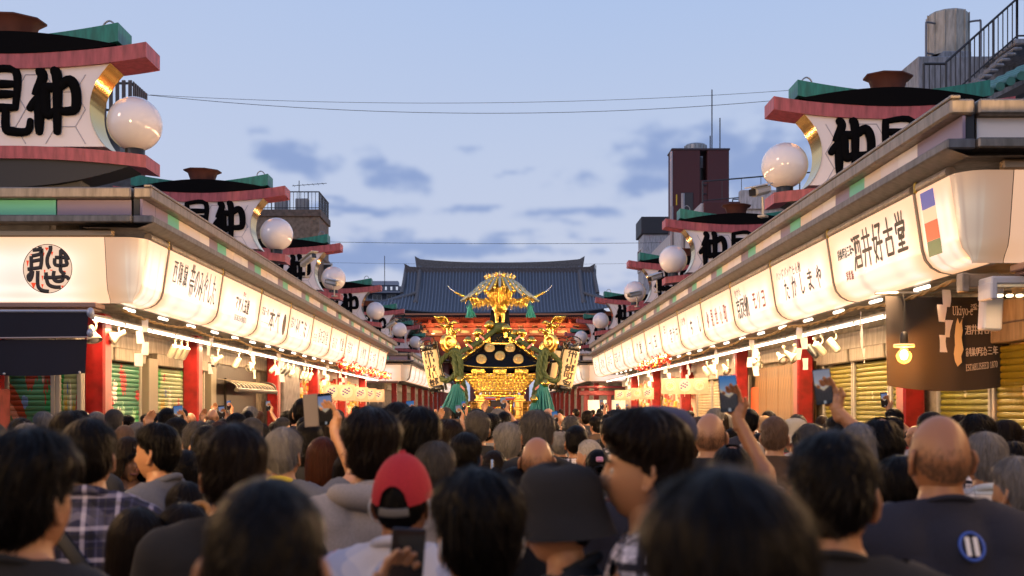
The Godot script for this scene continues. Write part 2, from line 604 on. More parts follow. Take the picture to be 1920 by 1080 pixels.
func lit_plastic(strength: float, warm := 0.0) -> StandardMaterial3D:
	var key := "lit %.2f %.2f" % [strength, warm]
	if mats.has(key):
		return mats[key]
	if not tex.has("painted_glow"):  # uneven glow painted in: bright middle, dim warm edges, soft shadow bands
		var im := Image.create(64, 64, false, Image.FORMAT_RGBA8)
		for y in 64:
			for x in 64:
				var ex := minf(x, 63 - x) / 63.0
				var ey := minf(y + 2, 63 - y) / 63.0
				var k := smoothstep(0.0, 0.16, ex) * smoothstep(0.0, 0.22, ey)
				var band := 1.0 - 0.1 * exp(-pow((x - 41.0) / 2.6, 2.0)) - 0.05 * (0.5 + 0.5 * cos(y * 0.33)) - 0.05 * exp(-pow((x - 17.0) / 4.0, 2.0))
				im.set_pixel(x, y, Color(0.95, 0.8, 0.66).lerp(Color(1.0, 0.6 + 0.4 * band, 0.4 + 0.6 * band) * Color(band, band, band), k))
		tex["painted_glow"] = ImageTexture.create_from_image(im)
	var m := StandardMaterial3D.new()
	m.albedo_color = lin(0.36, 0.34, 0.32)
	m.roughness = 0.25
	m.emission_enabled = true
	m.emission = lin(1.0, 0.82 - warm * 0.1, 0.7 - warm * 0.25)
	m.emission_texture = tex["painted_glow"]
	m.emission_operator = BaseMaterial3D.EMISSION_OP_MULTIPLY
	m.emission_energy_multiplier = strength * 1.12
	mats[key] = m
	return m


func face_point(s: float, x0: float, k: int, z: float, out := 0.0) -> Vector3:
	return Vector3(s * (x0 + FACE[k].x - out), FACE[k].y, -z)


func sign_box(s: float, xs: float, za: float, zb: float, label: String, group: String, strength := 1.0) -> Node3D:
	var o := thing("shop_sign", label, "sign", Vector3.ZERO, 0.0, group)
	var f := MB.new()
	var pts := []
	var nu := 8
	for k in FACE.size():
		for j in nu + 1:
			pts.append(face_point(s, xs, k, lerpf(za + 0.03, zb - 0.03, float(j) / nu)))
	f.sheet(pts, nu, FACE.size() - 1, Vector3(-s, -0.5, 0))
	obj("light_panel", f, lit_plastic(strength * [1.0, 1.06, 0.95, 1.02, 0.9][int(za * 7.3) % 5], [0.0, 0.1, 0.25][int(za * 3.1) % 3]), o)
	var b := MB.new()
	for zz in [za + 0.03, zb - 0.03]:  # the closed ends of the box
		for k in FACE.size() - 1:
			b.quad(face_point(s, xs, k, zz), face_point(s, xs, k + 1, zz), Vector3(s * (xs + 0.45), FACE[k + 1].y, -zz), Vector3(s * (xs + 0.45), FACE[k].y, -zz), Vector3(0, 0, 1 if zz < (za + zb) / 2.0 else -1))
	b.quad(Vector3(s * (xs + 0.45), 4.05, -za - 0.03), Vector3(s * (xs + 0.45), 4.05, -zb + 0.03), Vector3(s * (xs + 0.45), 3.17, -zb + 0.03), Vector3(s * (xs + 0.45), 3.17, -za - 0.03), Vector3(s, 0, 0))
	b.quad(Vector3(s * (xs + 0.40), 3.173, -za - 0.03), Vector3(s * (xs + 0.40), 3.173, -zb + 0.03), Vector3(s * (xs + 0.45), 3.17, -zb + 0.03), Vector3(s * (xs + 0.45), 3.17, -za - 0.03), Vector3(0, -1, 0))
	obj("sign_case", b, mat(0.3, 0.27, 0.24, 0.5), o)
	var fr := MB.new()  # the strip that separates this box from the next
	for k in FACE.size() - 1:
		var a0 := face_point(s, xs, k, zb - 0.035, 0.012)
		var a1 := face_point(s, xs, k, zb + 0.025, 0.012)
		var b0 := face_point(s, xs, k + 1, zb - 0.035, 0.012)
		var b1 := face_point(s, xs, k + 1, zb + 0.025, 0.012)
		fr.quad(a0, a1, b1, b0, Vector3(-s, -0.3, 0).normalized())
		fr.quad(a0, b0, b0 + Vector3(s * 0.03, 0, 0), a0 + Vector3(s * 0.03, 0, 0), Vector3(0, 0, 1))
	obj("divider", fr, mat(0.16, 0.13, 0.11, 0.45, 0.3), o)
	var tr := MB.new()
	tr.tube([Vector3(s * (xs + 0.03), 4.1, -za - 0.08), Vector3(s * (xs + 0.03), 4.1, -zb + 0.08)], 0.055, 10)
	obj("top_rail", tr, mat(0.36, 0.31, 0.26, 0.5, 0.3, "streak"), o)
	var cl := MB.new()
	cl.box(Vector3(s * (xs + 0.015), 4.1, -zb + 0.05), Vector3(0.08, 0.12, 0.05), 0.01)
	obj("clip", cl, mat(0.5, 0.33, 0.06, 0.35, 0.8), o)
	return o


func sign_frame(s: float, xs: float, z: float, y: float, flip := 1.0) -> Transform3D:  # origin on the slanting part of the lit face
	var up := Vector3(-s * 0.09, 0.61, 0).normalized()
	var along := Vector3(0, 0, s * flip)
	return Transform3D(Basis(along, up, along.cross(up)), Vector3(s * (xs + (4.05 - y) * 0.1475 - 0.004), y, -z))


func print_on(o: Node3D, called: String, s: float, xs: float, z: float, y: float, words: String, size: Vector2, gap: float, weight: float, ink: Material) -> void:
	var mb := MB.new()
	lettering(mb, words, sign_frame(s, xs, z, y), size, Vector2(size.x + gap, 0), weight)
	obj(called, mb, ink, o)


func eave_run(building: Node3D, s: float, xf: float, z0: float, z1: float, detail: bool) -> void:
	# gutter cap, coloured fascia tiles, ledge and ceiling along the street and round the near end
	var length := z1 - z0
	var zm := -(z0 + z1) / 2.0
	var metal := mat(0.3, 0.25, 0.2, 0.42, 0.55, "streak")
	var grey := mat(0.2, 0.185, 0.18, 0.45, 0.4, "streak")
	var cap := MB.new()
	cap.box(Vector3(s * (xf + 0.1), 4.625, zm), Vector3(0.24, 0.15, length), 0.02)
	cap.box(Vector3(s * (xf + 0.03), 4.718, zm), Vector3(0.1, 0.036, length), 0.008)
	obj("gutter_cap", cap, metal, building)
	var ledge := MB.new()
	ledge.box(Vector3(s * (xf + 0.09), 4.27, zm), Vector3(0.28, 0.1, length), 0.015)
	ledge.quad(Vector3(s * (xf - 0.04), 4.219, -z0), Vector3(s * (xf - 0.04), 4.219, -z1), Vector3(s * (xf + 0.16), 4.15, -z1), Vector3(s * (xf + 0.16), 4.15, -z0), Vector3(-s, -2, 0).normalized())
	ledge.quad(Vector3(s * (xf + 0.16), 4.15, -z0), Vector3(s * (xf + 0.16), 4.15, -z1), Vector3(s * (xf + 0.9), 4.16, -z1), Vector3(s * (xf + 0.9), 4.16, -z0), Vector3(0, -1, 0))
	obj("ledge", ledge, grey, building)
	var end_cap := MB.new()
	end_cap.box(Vector3(s * (xf + 2.9), 4.625, -z0 - 0.1), Vector3(5.3, 0.15, 0.22), 0.02)
	obj("gutter_cap", end_cap, metal, building)
	var end_ledge := MB.new()
	end_ledge.box(Vector3(s * (xf + 2.9), 4.27, -z0 - 0.09), Vector3(5.34, 0.1, 0.28), 0.015)
	obj("ledge", end_ledge, metal, building)
	var back := MB.new()
	back.box(Vector3(s * (xf + 0.19), 4.43, zm), Vector3(0.08, 0.26, length - 0.1))
	back.box(Vector3(s * (xf + 2.95), 4.43, -z0 - 0.19), Vector3(5.1, 0.26, 0.08))
	obj("fascia_board", back, mat(0.02, 0.02, 0.022, 0.6), building)
	var tile := BoxMesh.new()
	tile.size = Vector3(0.03, 0.218, 0.545)
	var tones := [mat(0.24, 0.18, 0.24, 0.35), mat(0.78, 0.72, 0.68, 0.35), mat(0.72, 0.64, 0.61, 0.4), mat(0.74, 0.62, 0.5, 0.4), mat(0.14, 0.5, 0.32, 0.35)]
	var count := int(length / 0.55)
	if detail:
		for k in count:
			obj("fascia_tile", tile, tones[(count + 3 - k) % 5 if s < 0 else (k + 4) % 5] if k else tones[0], building, Transform3D(Basis(Vector3.UP, rng.randf_range(-0.012, 0.012)), Vector3(s * (xf + 0.12 + rng.randf_range(0, 0.006)), 4.435, -z0 - 0.3 - k * 0.55)))
	else:
		for c in 5:
			var mb := MB.new()
			for k in range(c, count, 5):
				mb.box(Vector3(s * (xf + 0.12), 4.435, -z0 - 0.3 - k * 0.55), tile.size)
			obj("fascia_tile", mb, tones[c], building).set_meta("kind", "stuff")
	var wide := BoxMesh.new()
	wide.size = Vector3(1.0, 0.218, 0.03)
	for k in 4:
		var tone: Material = [tones[0], tones[4], tones[1], tones[3]][k] if s < 0 else [tones[1], tones[2], tones[3], tones[1]][k]
		obj("fascia_tile", wide, tone, building, Transform3D(Basis(), Vector3(s * (xf + 0.78 + k * 1.02), 4.435, -z0 - 0.12)))


func end_sign(s: float, xf: float, z0: float, label: String, strength: float) -> Node3D:
	# the lit box across the end of the row, with a rounded corner
	var o := thing("end_sign", label, "sign")
	var xs := xf + 0.14
	var f := MB.new()
	var pts := []
	for k in FACE.size():
		for j in 7:
			var x := lerpf(xs + 0.52, xs + 4.9, j / 6.0)
			pts.append(Vector3(s * x, FACE[k].y, -(z0 + 0.14 + minf(FACE[k].x, 0.22))))
	f.sheet(pts, 6, FACE.size() - 1, Vector3(0, -0.3, 1))
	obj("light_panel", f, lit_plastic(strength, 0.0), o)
	var c := MB.new()
	pts = []
	for k in FACE.size():
		for j in 11:
			var a := PI / 2.0 * clampf((j - 1) / 9.0, 0.0, 1.0)
			var r: float = 0.26 - minf(FACE[k].x, 0.22)
			var extra := Vector3(s * 0.252, 0, 0) if j == 0 else Vector3.ZERO
			pts.append(Vector3(s * (xs + 0.26 - sin(a) * r), FACE[k].y, -(z0 + 0.4 - cos(a) * r)) + extra)
	c.sheet(pts, 10, FACE.size() - 1, Vector3.UP, Vector2.ONE, Vector3(s * (xs + 0.5), 3.8, -z0 - 0.7))
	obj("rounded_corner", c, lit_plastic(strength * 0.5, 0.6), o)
	var tr := MB.new()
	tr.box(Vector3(s * (xs + 2.7), 4.1, -z0 - 0.16), Vector3(4.6, 0.09, 0.1), 0.015)
	obj("top_rail", tr, mat(0.42, 0.3, 0.18, 0.45, 0.4), o)
	var br := MB.new()
	br.box(Vector3(s * (xs + 2.78), 3.13, -z0 - 0.3), Vector3(4.3, 0.07, 0.34), 0.012)
	br.box(Vector3(s * (xs + 2.78), 3.075, -z0 - 0.33), Vector3(4.2, 0.04, 0.3), 0.01)
	obj("bottom_rail", br, mat(0.34, 0.2, 0.15, 0.5, 0.2), o)
	return o


func shutter_art(kind: int) -> StandardMaterial3D:
	var key := "mural %d" % kind
	if mats.has(key):
		return mats[key]
	var im := Image.create(256, 256, false, Image.FORMAT_RGBA8)
	var grounds := [Color8(70, 128, 92), Color8(52, 118, 90), Color8(146, 158, 112), Color8(124, 116, 30), Color8(176, 160, 120)]
	im.fill(grounds[kind])
	var r := RandomNumberGenerator.new()
	r.seed = 40 + kind
	var hues: Array = [
		[Color8(150, 66, 42), Color8(192, 146, 130), Color8(196, 160, 46), Color8(110, 140, 190), Color8(50, 140, 80)],
		[Color8(226, 214, 204), Color8(176, 40, 44), Color8(40, 150, 70), Color8(150, 190, 150)],
		[Color8(36, 140, 62), Color8(206, 196, 170), Color8(66, 96, 160), Color8(170, 140, 40), Color8(170, 40, 50)],
		[Color8(134, 124, 36), Color8(116, 108, 26), Color8(140, 132, 60), Color8(190, 180, 150)],
		[Color8(182, 168, 130), Color8(170, 152, 112)],
	][kind]
	for k in 34:
		var c: Color = hues[r.randi() % hues.size()]
		var ctr := Vector2(r.randf_range(0, 256), r.randf_range(0, 256))
		var rad := Vector2(r.randf_range(8, 34), r.randf_range(8, 40)) * (1.0 if kind != 3 else 0.5)
		for y in range(maxi(0, int(ctr.y - rad.y)), mini(256, int(ctr.y + rad.y))):
			for x in range(maxi(0, int(ctr.x - rad.x)), mini(256, int(ctr.x + rad.x))):
				var q := Vector2((x - ctr.x) / rad.x, (y - ctr.y) / rad.y).length() + 0.25 * sin(x * 0.3 + k) * sin(y * 0.21)
				if q < 0.8:
					im.set_pixel(x, y, c)
	if kind == 0:  # one broad arch sweeps over the green
		for y in 256:
			for x in 256:
				var q := Vector2(x + 20, (y - 250) * 0.9).length()
				if q > 150 and q < 190:
					im.set_pixel(x, y, Color8(150, 72, 46) if q > 166 else Color8(200, 150, 132))
	var m := StandardMaterial3D.new()
	m.albedo_texture = ImageTexture.create_from_image(im)
	m.roughness = 0.38
	m.metallic = 0.25
	mats[key] = m
	return m


func shutter(building: Node3D, p0: Vector3, along: Vector3, width: float, art: int, y1 := 2.5) -> void:
	# a roller shutter of single slats between two guide rails; p0 is its near lower corner, the street is on the side of «along» x up
	var face := along.cross(Vector3.UP).normalized()
	if face.dot(Vector3(-p0.x, 0, 0.1) if absf(along.z) > 0.5 else Vector3(0, 0, 1)) < 0.0:
		face = -face
	var sh := MB.new()
	sh.box(p0 + along * width / 2.0 + Vector3.UP * (y1 + 0.1) + face * 0.03, Vector3(width if absf(along.x) > 0.5 else 0.2, 0.22, width if absf(along.z) > 0.5 else 0.2), 0.015)
	var holder := obj("roller_shutter", sh, mat(0.3, 0.25, 0.19, 0.5, 0.3, "streak"), building)
	var n := int((y1 - 0.02) / 0.077)
	for k in n:
		var mb := MB.new()
		var pts := []
		for j in 4:
			for e in 2:
				var yy := k * 0.077 + [0.0, 0.018, 0.06, 0.074][j] as float
				pts.append(p0 + along * (width * e) + Vector3.UP * yy + face * ([0.0, 0.022, 0.022, 0.004][j] as float))
		mb.sheet(pts, 1, 3, face)
		for j in mb.t.size():
			mb.t[j] = Vector2(mb.t[j].x, 1.0 - mb.v[j].y / y1)
		obj("slat", mb, shutter_art(art), holder)
	for e in 2:
		var rail := MB.new()
		rail.box(p0 + along * (width * e) + Vector3.UP * y1 / 2.0 + face * 0.02, Vector3(0.07, y1, 0.07), 0.01)
		obj("guide_rail", rail, mat(0.33, 0.3, 0.25, 0.45, 0.3), holder)


func pillar(building: Node3D, x: float, z: float, w := 0.3) -> void:
	var mb := MB.new()
	mb.box(Vector3(x, 1.55, -z), Vector3(w, 3.1, w), 0.03)
	obj("pillar", mb, mat(0.34, 0.014, 0.014, 0.32, 0.0, "stain"), building)


func shop_rows() -> void:
	for row in [[-1.0, 4.68, 14.3, 49.0, true], [1.0, 4.34, 10.2, 51.0, true], [-1.0, 4.68, 58.0, 112.0, false], [1.0, 4.34, 58.5, 112.0, false]]:
		var s: float = row[0]
		var xf: float = row[1]
		var z0: float = row[2]
		var z1: float = row[3]
		var detail: bool = row[4]
		var zm := -(z0 + z1) / 2.0
		var b := thing("shop_row", ["long low shop row with red pillars and painted shutters under the round emblem sign", "long low shop row behind the brown cloth banner and hanging bulb", "second shop row, beyond the gap after the shutters with green murals", "second shop row beyond the gap, past the fan display and dark red booth"][[-1.0, 1.0].find(s) + (0 if detail else 2)], "shop building")
		eave_run(b, s, xf, z0, z1, detail)
		var roof := MB.new()
		roof.box(Vector3(s * (xf + 2.95), 4.62, zm - 0.1), Vector3(5.4, 0.12, z1 - z0 - 0.3))
		obj("roof", roof, mat(0.07, 0.07, 0.075, 0.8, 0.0, "stain"), b)
		var ceil := MB.new()
		ceil.box(Vector3(s * (xf + 1.2), 3.32, zm - 0.2), Vector3(1.4, 0.06, z1 - z0 - 0.7))
		obj("canopy_ceiling", ceil, mat(0.4, 0.36, 0.3, 0.6, 0.0, "stain"), b)
		var wall := MB.new()
		wall.box(Vector3(s * (xf + 1.72), 2.28, zm - 0.3), Vector3(0.1, 4.5, z1 - z0 - 1.4))
		obj("wall", wall, mat(0.34, 0.28, 0.2, 0.7, 0.0, "stain"), b)
		wall = MB.new()
		wall.box(Vector3(s * (xf + 5.5), 2.28, zm), Vector3(0.15, 4.5, z1 - z0 - 0.4))
		obj("wall", wall, mat(0.2, 0.17, 0.13, 0.7, 0.0, "stain"), b)
		var ends := MB.new()
		ends.box(Vector3(s * (xf + 3.6), 2.28, -z0 - 1.02), Vector3(3.7, 4.5, 0.1))
		obj("wall", ends, mat(0.2, 0.17, 0.13, 0.7, 0.0, "stain"), b)
		ends = MB.new()
		ends.box(Vector3(s * (xf + 3.6), 2.28, -z1 + 0.3), Vector3(3.7, 4.5, 0.1))
		obj("wall", ends, mat(0.2, 0.17, 0.13, 0.7, 0.0, "stain"), b)
		var lintel := MB.new()
		lintel.box(Vector3(s * (xf + 1.6), 2.85, zm - 0.4), Vector3(0.18, 0.3, z1 - z0 - 1.7), 0.015)
		obj("lintel", lintel, mat(0.45, 0.38, 0.29, 0.5, 0.2, "streak"), b)
		if detail:
			var px := s * (xf + (1.14 if s < 0 else 1.26))
			for z in ([15.5, 20.3, 27.6, 33.6, 39.6, 45.6] if s < 0 else [14.5, 19.6, 24.7, 32.0, 38.0, 44.0]):
				pillar(b, px, z)
			row_front(b, s, xf)
		else:
			for k in 8:
				pillar(b, s * (xf + 1.14), z0 + 1.5 + k * 6.5)
	row_signs()
	rows_behind()


func rows_behind() -> void:
	# the rows go on unseen behind the viewer; lit boxes added to light the crowd
	for s in [-1.0, 1.0]:
		var xf := 4.68 if s < 0 else 4.34
		var z1 := 8.4 if s < 0 else 7.4
		var b := structure(thing("shop_row_wall", "%s shop row with a long white light box added unseen behind the crossing" % ("west" if s < 0 else "east"), "shop building"))
		eave_run(b, s, xf, -26.0, z1, false)
		var q := MB.new()
		var pts := []
		for k in FACE.size():
			for j in 2:
				pts.append(face_point(s, xf + 0.14, k, [-26.0, z1 - 0.1][j]))
		q.sheet(pts, 1, FACE.size() - 1, Vector3(-s, -0.5, 0))
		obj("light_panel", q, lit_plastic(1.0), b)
		q = MB.new()
		q.box(Vector3(s * (xf + 1.72), 2.28, 9.0), Vector3(0.1, 4.5, 34.0))
		q.box(Vector3(s * (xf + 3.6), 2.28, -z1 + 0.4), Vector3(3.7, 4.5, 0.1))
		q.box(Vector3(s * (xf + 2.95), 4.62, 8.8), Vector3(5.4, 0.12, 34.0))
		obj("wall", q, mat(0.2, 0.17, 0.13, 0.7, 0.0, "stain"), b)
		for k in 4:
			area_light("sign_light", Vector3(s * (xf + 0.1), 3.55, -z1 + 3.0 + k * 6.2), Vector3(-s, -0.25, 0), Vector2(6.0, 0.8), 10.0, Color(1.0, 0.78, 0.52), Vector3(0, 0, 1))
		# floodlight added unseen on the roof edge, to light faces towards the viewer
		var o := thing("added_floodlight", "floodlight on the roof edge, unseen behind the viewer, %s side" % ("west" if s < 0 else "east"), "lamp", Vector3(s * 5.0, 5.1, 3.0))
		q = MB.new()
		q.box(Vector3(0, 0, 0), Vector3(0.5, 0.36, 0.14), 0.02)
		q.tube([Vector3(0, -0.4, 0.05), Vector3(0, -0.15, 0.05)], 0.03, 8)
		obj("housing", q, mat(0.05, 0.05, 0.05, 0.5), o)
		q = MB.new()
		q.box(Vector3(0, 0, -0.075), Vector3(0.42, 0.28, 0.01), 0.0)
		obj("lamp_glass", q, glow(1.0, 0.78, 0.5, 3.0), o)
		var l := SpotLight3D.new()
		l.name = "added_flood_light"
		l.light_color = Color(1.0, 0.8, 0.54)
		l.light_energy = ADDED_FLOOD
		l.spot_range = 80.0
		l.spot_angle = 32.0
		l.spot_angle_attenuation = 1.0
		l.light_size = 0.2
		l.shadow_enabled = true
		o.add_child(l, true)
		l.position = Vector3(0, 0, -0.3)
		l.rotation = Vector3(-0.26, s * 0.1, 0)


func row_front(b: Node3D, s: float, xf: float) -> void:
	var x := s * (xf + 1.55)
	var a := Vector3(0, 0, -1)
	if s < 0:
		shutter(b, Vector3(-6.95, 0, -15.1), Vector3(1, 0, 0), 0.66, 0)
		shutter(b, Vector3(-6.22, 0, -15.1), Vector3(1, 0, 0), 0.3, 2)
		pillar(b, -7.12, 14.95, 0.3)
		shutter(b, Vector3(x, 0, -15.9), a, 1.0, 1)
		shutter(b, Vector3(x, 0, -17.0), a, 1.45, 1)
		shutter(b, Vector3(x, 0, -19.1), a, 1.9, 2)
		shutter(b, Vector3(x, 0, -21.1), a, 1.3, 2)
		var post := MB.new()
		post.box(Vector3(x + 0.06, 1.3, -18.78), Vector3(0.2, 2.6, 0.5), 0.01)
		obj("post", post, mat(0.2, 0.17, 0.12, 0.5, 0.1), b)
		post = MB.new()
		post.box(Vector3(x + 0.06, 1.3, -22.75), Vector3(0.2, 2.6, 0.4), 0.01)
		obj("post", post, mat(0.2, 0.17, 0.12, 0.5, 0.1), b)
		var dark := MB.new()
		dark.box(Vector3(x + 0.02, 1.35, -25.1), Vector3(0.1, 2.7, 4.0), 0.01)
		dark.box(Vector3(x + 0.08, 1.25, -24.6), Vector3(0.08, 2.3, 1.3), 0.01)
		obj("dark_panelling", dark, mat(0.035, 0.022, 0.014, 0.5, 0.0, "wood"), b)
		var grey := MB.new()
		grey.box(Vector3(x + 0.5, 1.5, -29.4), Vector3(0.08, 3.0, 2.3), 0.01)
		obj("grey_screen", grey, mat(0.17, 0.145, 0.14, 0.6, 0.0, "stain"), b)
		var dark2 := MB.new()
		dark2.box(Vector3(x + 0.05, 1.3, -31.8), Vector3(0.1, 2.6, 2.0), 0.01)
		obj("dark_panelling", dark2, mat(0.05, 0.035, 0.025, 0.5, 0.0, "wood"), b)
	else:
		shutter(b, Vector3(x, 0, -11.3), a, 1.3, 3)
		shutter(b, Vector3(x, 0, -12.7), a, 1.5, 3)
		shutter(b, Vector3(x, 0, -14.9), a, 1.0, 3)
		shutter(b, Vector3(x, 0, -16.0), a, 1.55, 3)
		shutter(b, Vector3(x, 0, -17.65), a, 1.55, 3)
		shutter(b, Vector3(x, 0, -24.9), a, 2.1, 4)
		shutter(b, Vector3(x, 0, -27.1), a, 2.1, 4)
		shutter(b, Vector3(x, 0, -29.3), a, 2.1, 4)
		for k in 9:
			var board := MB.new()
			board.box(Vector3(x - 0.05, 1.3, -19.95 - k * 0.49), Vector3(0.07 + 0.008 * (k % 2), 2.6, 0.48), 0.006)
			obj("board", board, mat(0.24, 0.115, 0.028, 0.5, 0.0, "wood"), b)
		shutter(b, Vector3(5.55, 0, -11.15), Vector3(1, 0, 0), 1.3, 3)
		var small := MB.new()
		small.box(Vector3(x - 0.05, 1.75, -24.2), Vector3(0.08, 0.9, 0.7), 0.01)
		obj("orange_board", small, mat(0.5, 0.09, 0.02, 0.5), b)
	# open shops further on: bright shelves of goods behind the tubes
	var r := RandomNumberGenerator.new()
	r.seed = 5 if s < 0 else 6
	var z := 33.0 if s < 0 else 32.0
	while z < 47.0:
		var back := MB.new()
		back.box(Vector3(s * (xf + 1.62), 1.4, -z - 1.3), Vector3(0.08, 2.6, 2.5), 0.0)
		obj("shelf_back", back, mat(0.66, 0.5, 0.34, 0.6), b)
		for c in 4:
			var goods := MB.new()
			for k in 26:
				var w := r.randf_range(0.1, 0.26)
				goods.box(Vector3(s * (xf + 1.5 + r.randf_range(-0.05, 0.04)), r.randf_range(0.8, 2.7), -z - r.randf_range(0.15, 2.5)), Vector3(0.1, w * r.randf_range(0.7, 1.4), w), 0.01)
			obj("goods", goods, [mat(0.62, 0.06, 0.035, 0.5), mat(0.75, 0.62, 0.42, 0.5), mat(0.6, 0.4, 0.06, 0.5), mat(0.68, 0.3, 0.22, 0.5)][c], b).set_meta("kind", "stuff")
		z += MODULE


func row_signs() -> void:
	var black := mat(0.012, 0.011, 0.012, 0.5)
	var brown := mat(0.05, 0.03, 0.018, 0.5)
	var red := mat(0.3, 0.025, 0.018, 0.5)
	# west row
	var xs := 4.82
	var e := end_sign(-1.0, 4.68, 14.3, "wide white end sign with round black and red emblem, above the navy awning", 1.15)
	var em := Vector3(-6.1, 3.62, -14.43)
	var disc := MB.new()
	disc.lathe([Vector2(0, 0.004), Vector2(0.33, 0.004), Vector2(0.33, 0.0)], 48, Transform3D(Basis(Vector3.RIGHT, PI / 2), em))
	obj("emblem_disc", disc, printed(1.0, 0.68, 0.48, 0.85), e)
	var rim := MB.new()
	var ring := []
	for k in 49:
		ring.append(em + Vector3(cos(TAU * k / 48.0), sin(TAU * k / 48.0), 0) * 0.33 + Vector3(0, 0, 0.006))
	rim.tube(ring, 0.005, 5, false)
	obj("emblem_rim", rim, brown, e)
	var reds := MB.new()
	for w in [[-0.01, 0.27, 0.035, 0.03], [-0.27, 0.08, 0.022, 0.06], [-0.05, 0.2, 0.012, 0.035], [0.06, 0.21, 0.02, 0.04], [-0.04, -0.04, 0.015, 0.05], [-0.07, -0.12, 0.015, 0.05], [-0.19, -0.22, 0.04, 0.06], [-0.07, -0.23, 0.02, 0.04], [0.23, -0.05, 0.02, 0.04], [0.2, -0.24, 0.025, 0.022], [0.2, 0.19, 0.012, 0.012], [0.05, -0.02, 0.03, 0.012], [-0.25, -0.11, 0.012, 0.01], [-0.22, 0.19, 0.02, 0.012]]:
		var c := em + Vector3(w[0], w[1], 0.006)
		for k in 3:
			var p0 := c + Vector3(w[2] * cos(TAU * k / 3 + 0.5), w[3] * sin(TAU * k / 3 + 0.5), 0)
			var p1 := c + Vector3(w[2] * cos(TAU * (k + 1) / 3 + 0.5), w[3] * sin(TAU * (k + 1) / 3 + 0.5), 0)
			reds.tri(c, p0, p1, Vector3.BACK)
	obj("emblem_red", reds, printed(1.0, 0.08, 0.02, 0.9), e)
	var ink := MB.new()
	for st in [
		[[-0.1, 0.3], [-0.11, 0.26], [-0.2, 0.25]], [[-0.22, 0.17], [-0.22, -0.04], [-0.26, -0.1], [-0.24, -0.16], [-0.21, -0.1], [-0.2, -0.03]], [[-0.21, 0.17], [-0.1, 0.2], [-0.08, 0.27], [-0.08, 0.1], [-0.1, -0.01]], [[-0.2, 0.1], [-0.09, 0.12]], [[-0.27, -0.01], [-0.12, 0.01], [-0.09, 0.02]],
		[[-0.13, -0.03], [-0.13, -0.22], [-0.08, -0.29], [0.02, -0.31]], [[0.04, 0.31], [0.04, 0.25], [0.0, 0.15], [0.0, 0.06], [0.03, 0.0]],
		[[0.1, 0.14], [0.11, 0.05], [0.26, 0.05], [0.25, 0.12], [0.3, 0.15]], [[0.1, 0.15], [0.26, 0.16], [0.17, 0.26]], [[0.18, 0.24], [0.18, 0.05], [0.18, -0.03], [0.24, -0.08]],
		[[-0.02, -0.05], [-0.01, -0.15], [0.02, -0.22], [0.1, -0.25], [0.18, -0.25]], [[-0.05, -0.12], [0.1, -0.12], [0.25, -0.11], [0.29, -0.15]], [[0.09, -0.03], [0.08, -0.12], [0.12, -0.17], [0.2, -0.16], [0.21, -0.08]],
	]:
		var pts := []
		for p in st:
			pts.append(em + Vector3(p[0], p[1], 0.01))
		ink.tube(smooth(pts, 4), 0.026, 6, true, 0.15, Vector3.BACK)
	obj("emblem_lettering", ink, mat(0.06, 0.04, 0.03, 0.5), e)

	var west := [
		["blank white light box beside the round corner of the row with the emblem", []],
		["white light box with tall black brush lettering, next to the blank corner box", [["西陣織", 2.72, 3.62, Vector2(0.2, 0.34), 0.05, 0.012, black], ["帯のみやした", 1.85, 3.5, Vector2(0.24, 0.5), 0.02, 0.016, black]]],
		["white light box with squat dark kanji over capital letters and a small red mark above", [["京古", 1.45, 3.86, Vector2(0.08, 0.08), 0.03, 0.007, red], ["マツ人玉堂", 1.95, 3.55, Vector2(0.19, 0.27), 0.03, 0.018, brown]]],
		["white light box with big slanting brush strokes and a dark oval", [["浅草一の", 2.8, 3.66, Vector2(0.13, 0.17), 0.03, 0.009, black], ["本久", 2.05, 3.4, Vector2(0.5, 0.46), 0.06, 0.026, black], ["一一一", 2.75, 3.5, Vector2(0.2, 0.03), 0.02, 0.004, brown]]],
		["white light box with three widely spaced thick katakana strokes", [["浅草の", 2.8, 3.62, Vector2(0.14, 0.26), 0.03, 0.01, black], ["みの", 2.15, 3.55, Vector2(0.2, 0.36), 0.03, 0.016, black], ["スミノ", 1.6, 3.5, Vector2(0.32, 0.4), 0.16, 0.025, black]]],
		["white light box with a red round mark beside thin dark kanji, west row", [["日日", 2.7, 3.5, Vector2(0.2, 0.2), 0.05, 0.01, red], ["好本玉の堂", 2.0, 3.5, Vector2(0.26, 0.4), 0.05, 0.014, brown]]],
		["narrow looking white light box with two dark kanji groups, before the red mark", [["京人形", 2.6, 3.5, Vector2(0.26, 0.34), 0.05, 0.014, brown], ["久堂", 1.2, 3.5, Vector2(0.36, 0.4), 0.05, 0.018, black]]],
		["white light box with faint red lettering above the first red garland", [["浅草町", 2.6, 3.5, Vector2(0.3, 0.38), 0.1, 0.014, red]]],
		["white light box with brown lettering above the middle of the red garlands", [["小物処", 2.4, 3.5, Vector2(0.4, 0.4), 0.15, 0.018, brown]]],
		["white light box with black lettering near the far end of the garlands", [["玉屋古本", 2.6, 3.5, Vector2(0.34, 0.4), 0.12, 0.018, black]]],
		["last white light box of the row, at the gap before the second row", [["人形焼", 2.4, 3.5, Vector2(0.4, 0.4), 0.12, 0.018, red]]],
	]
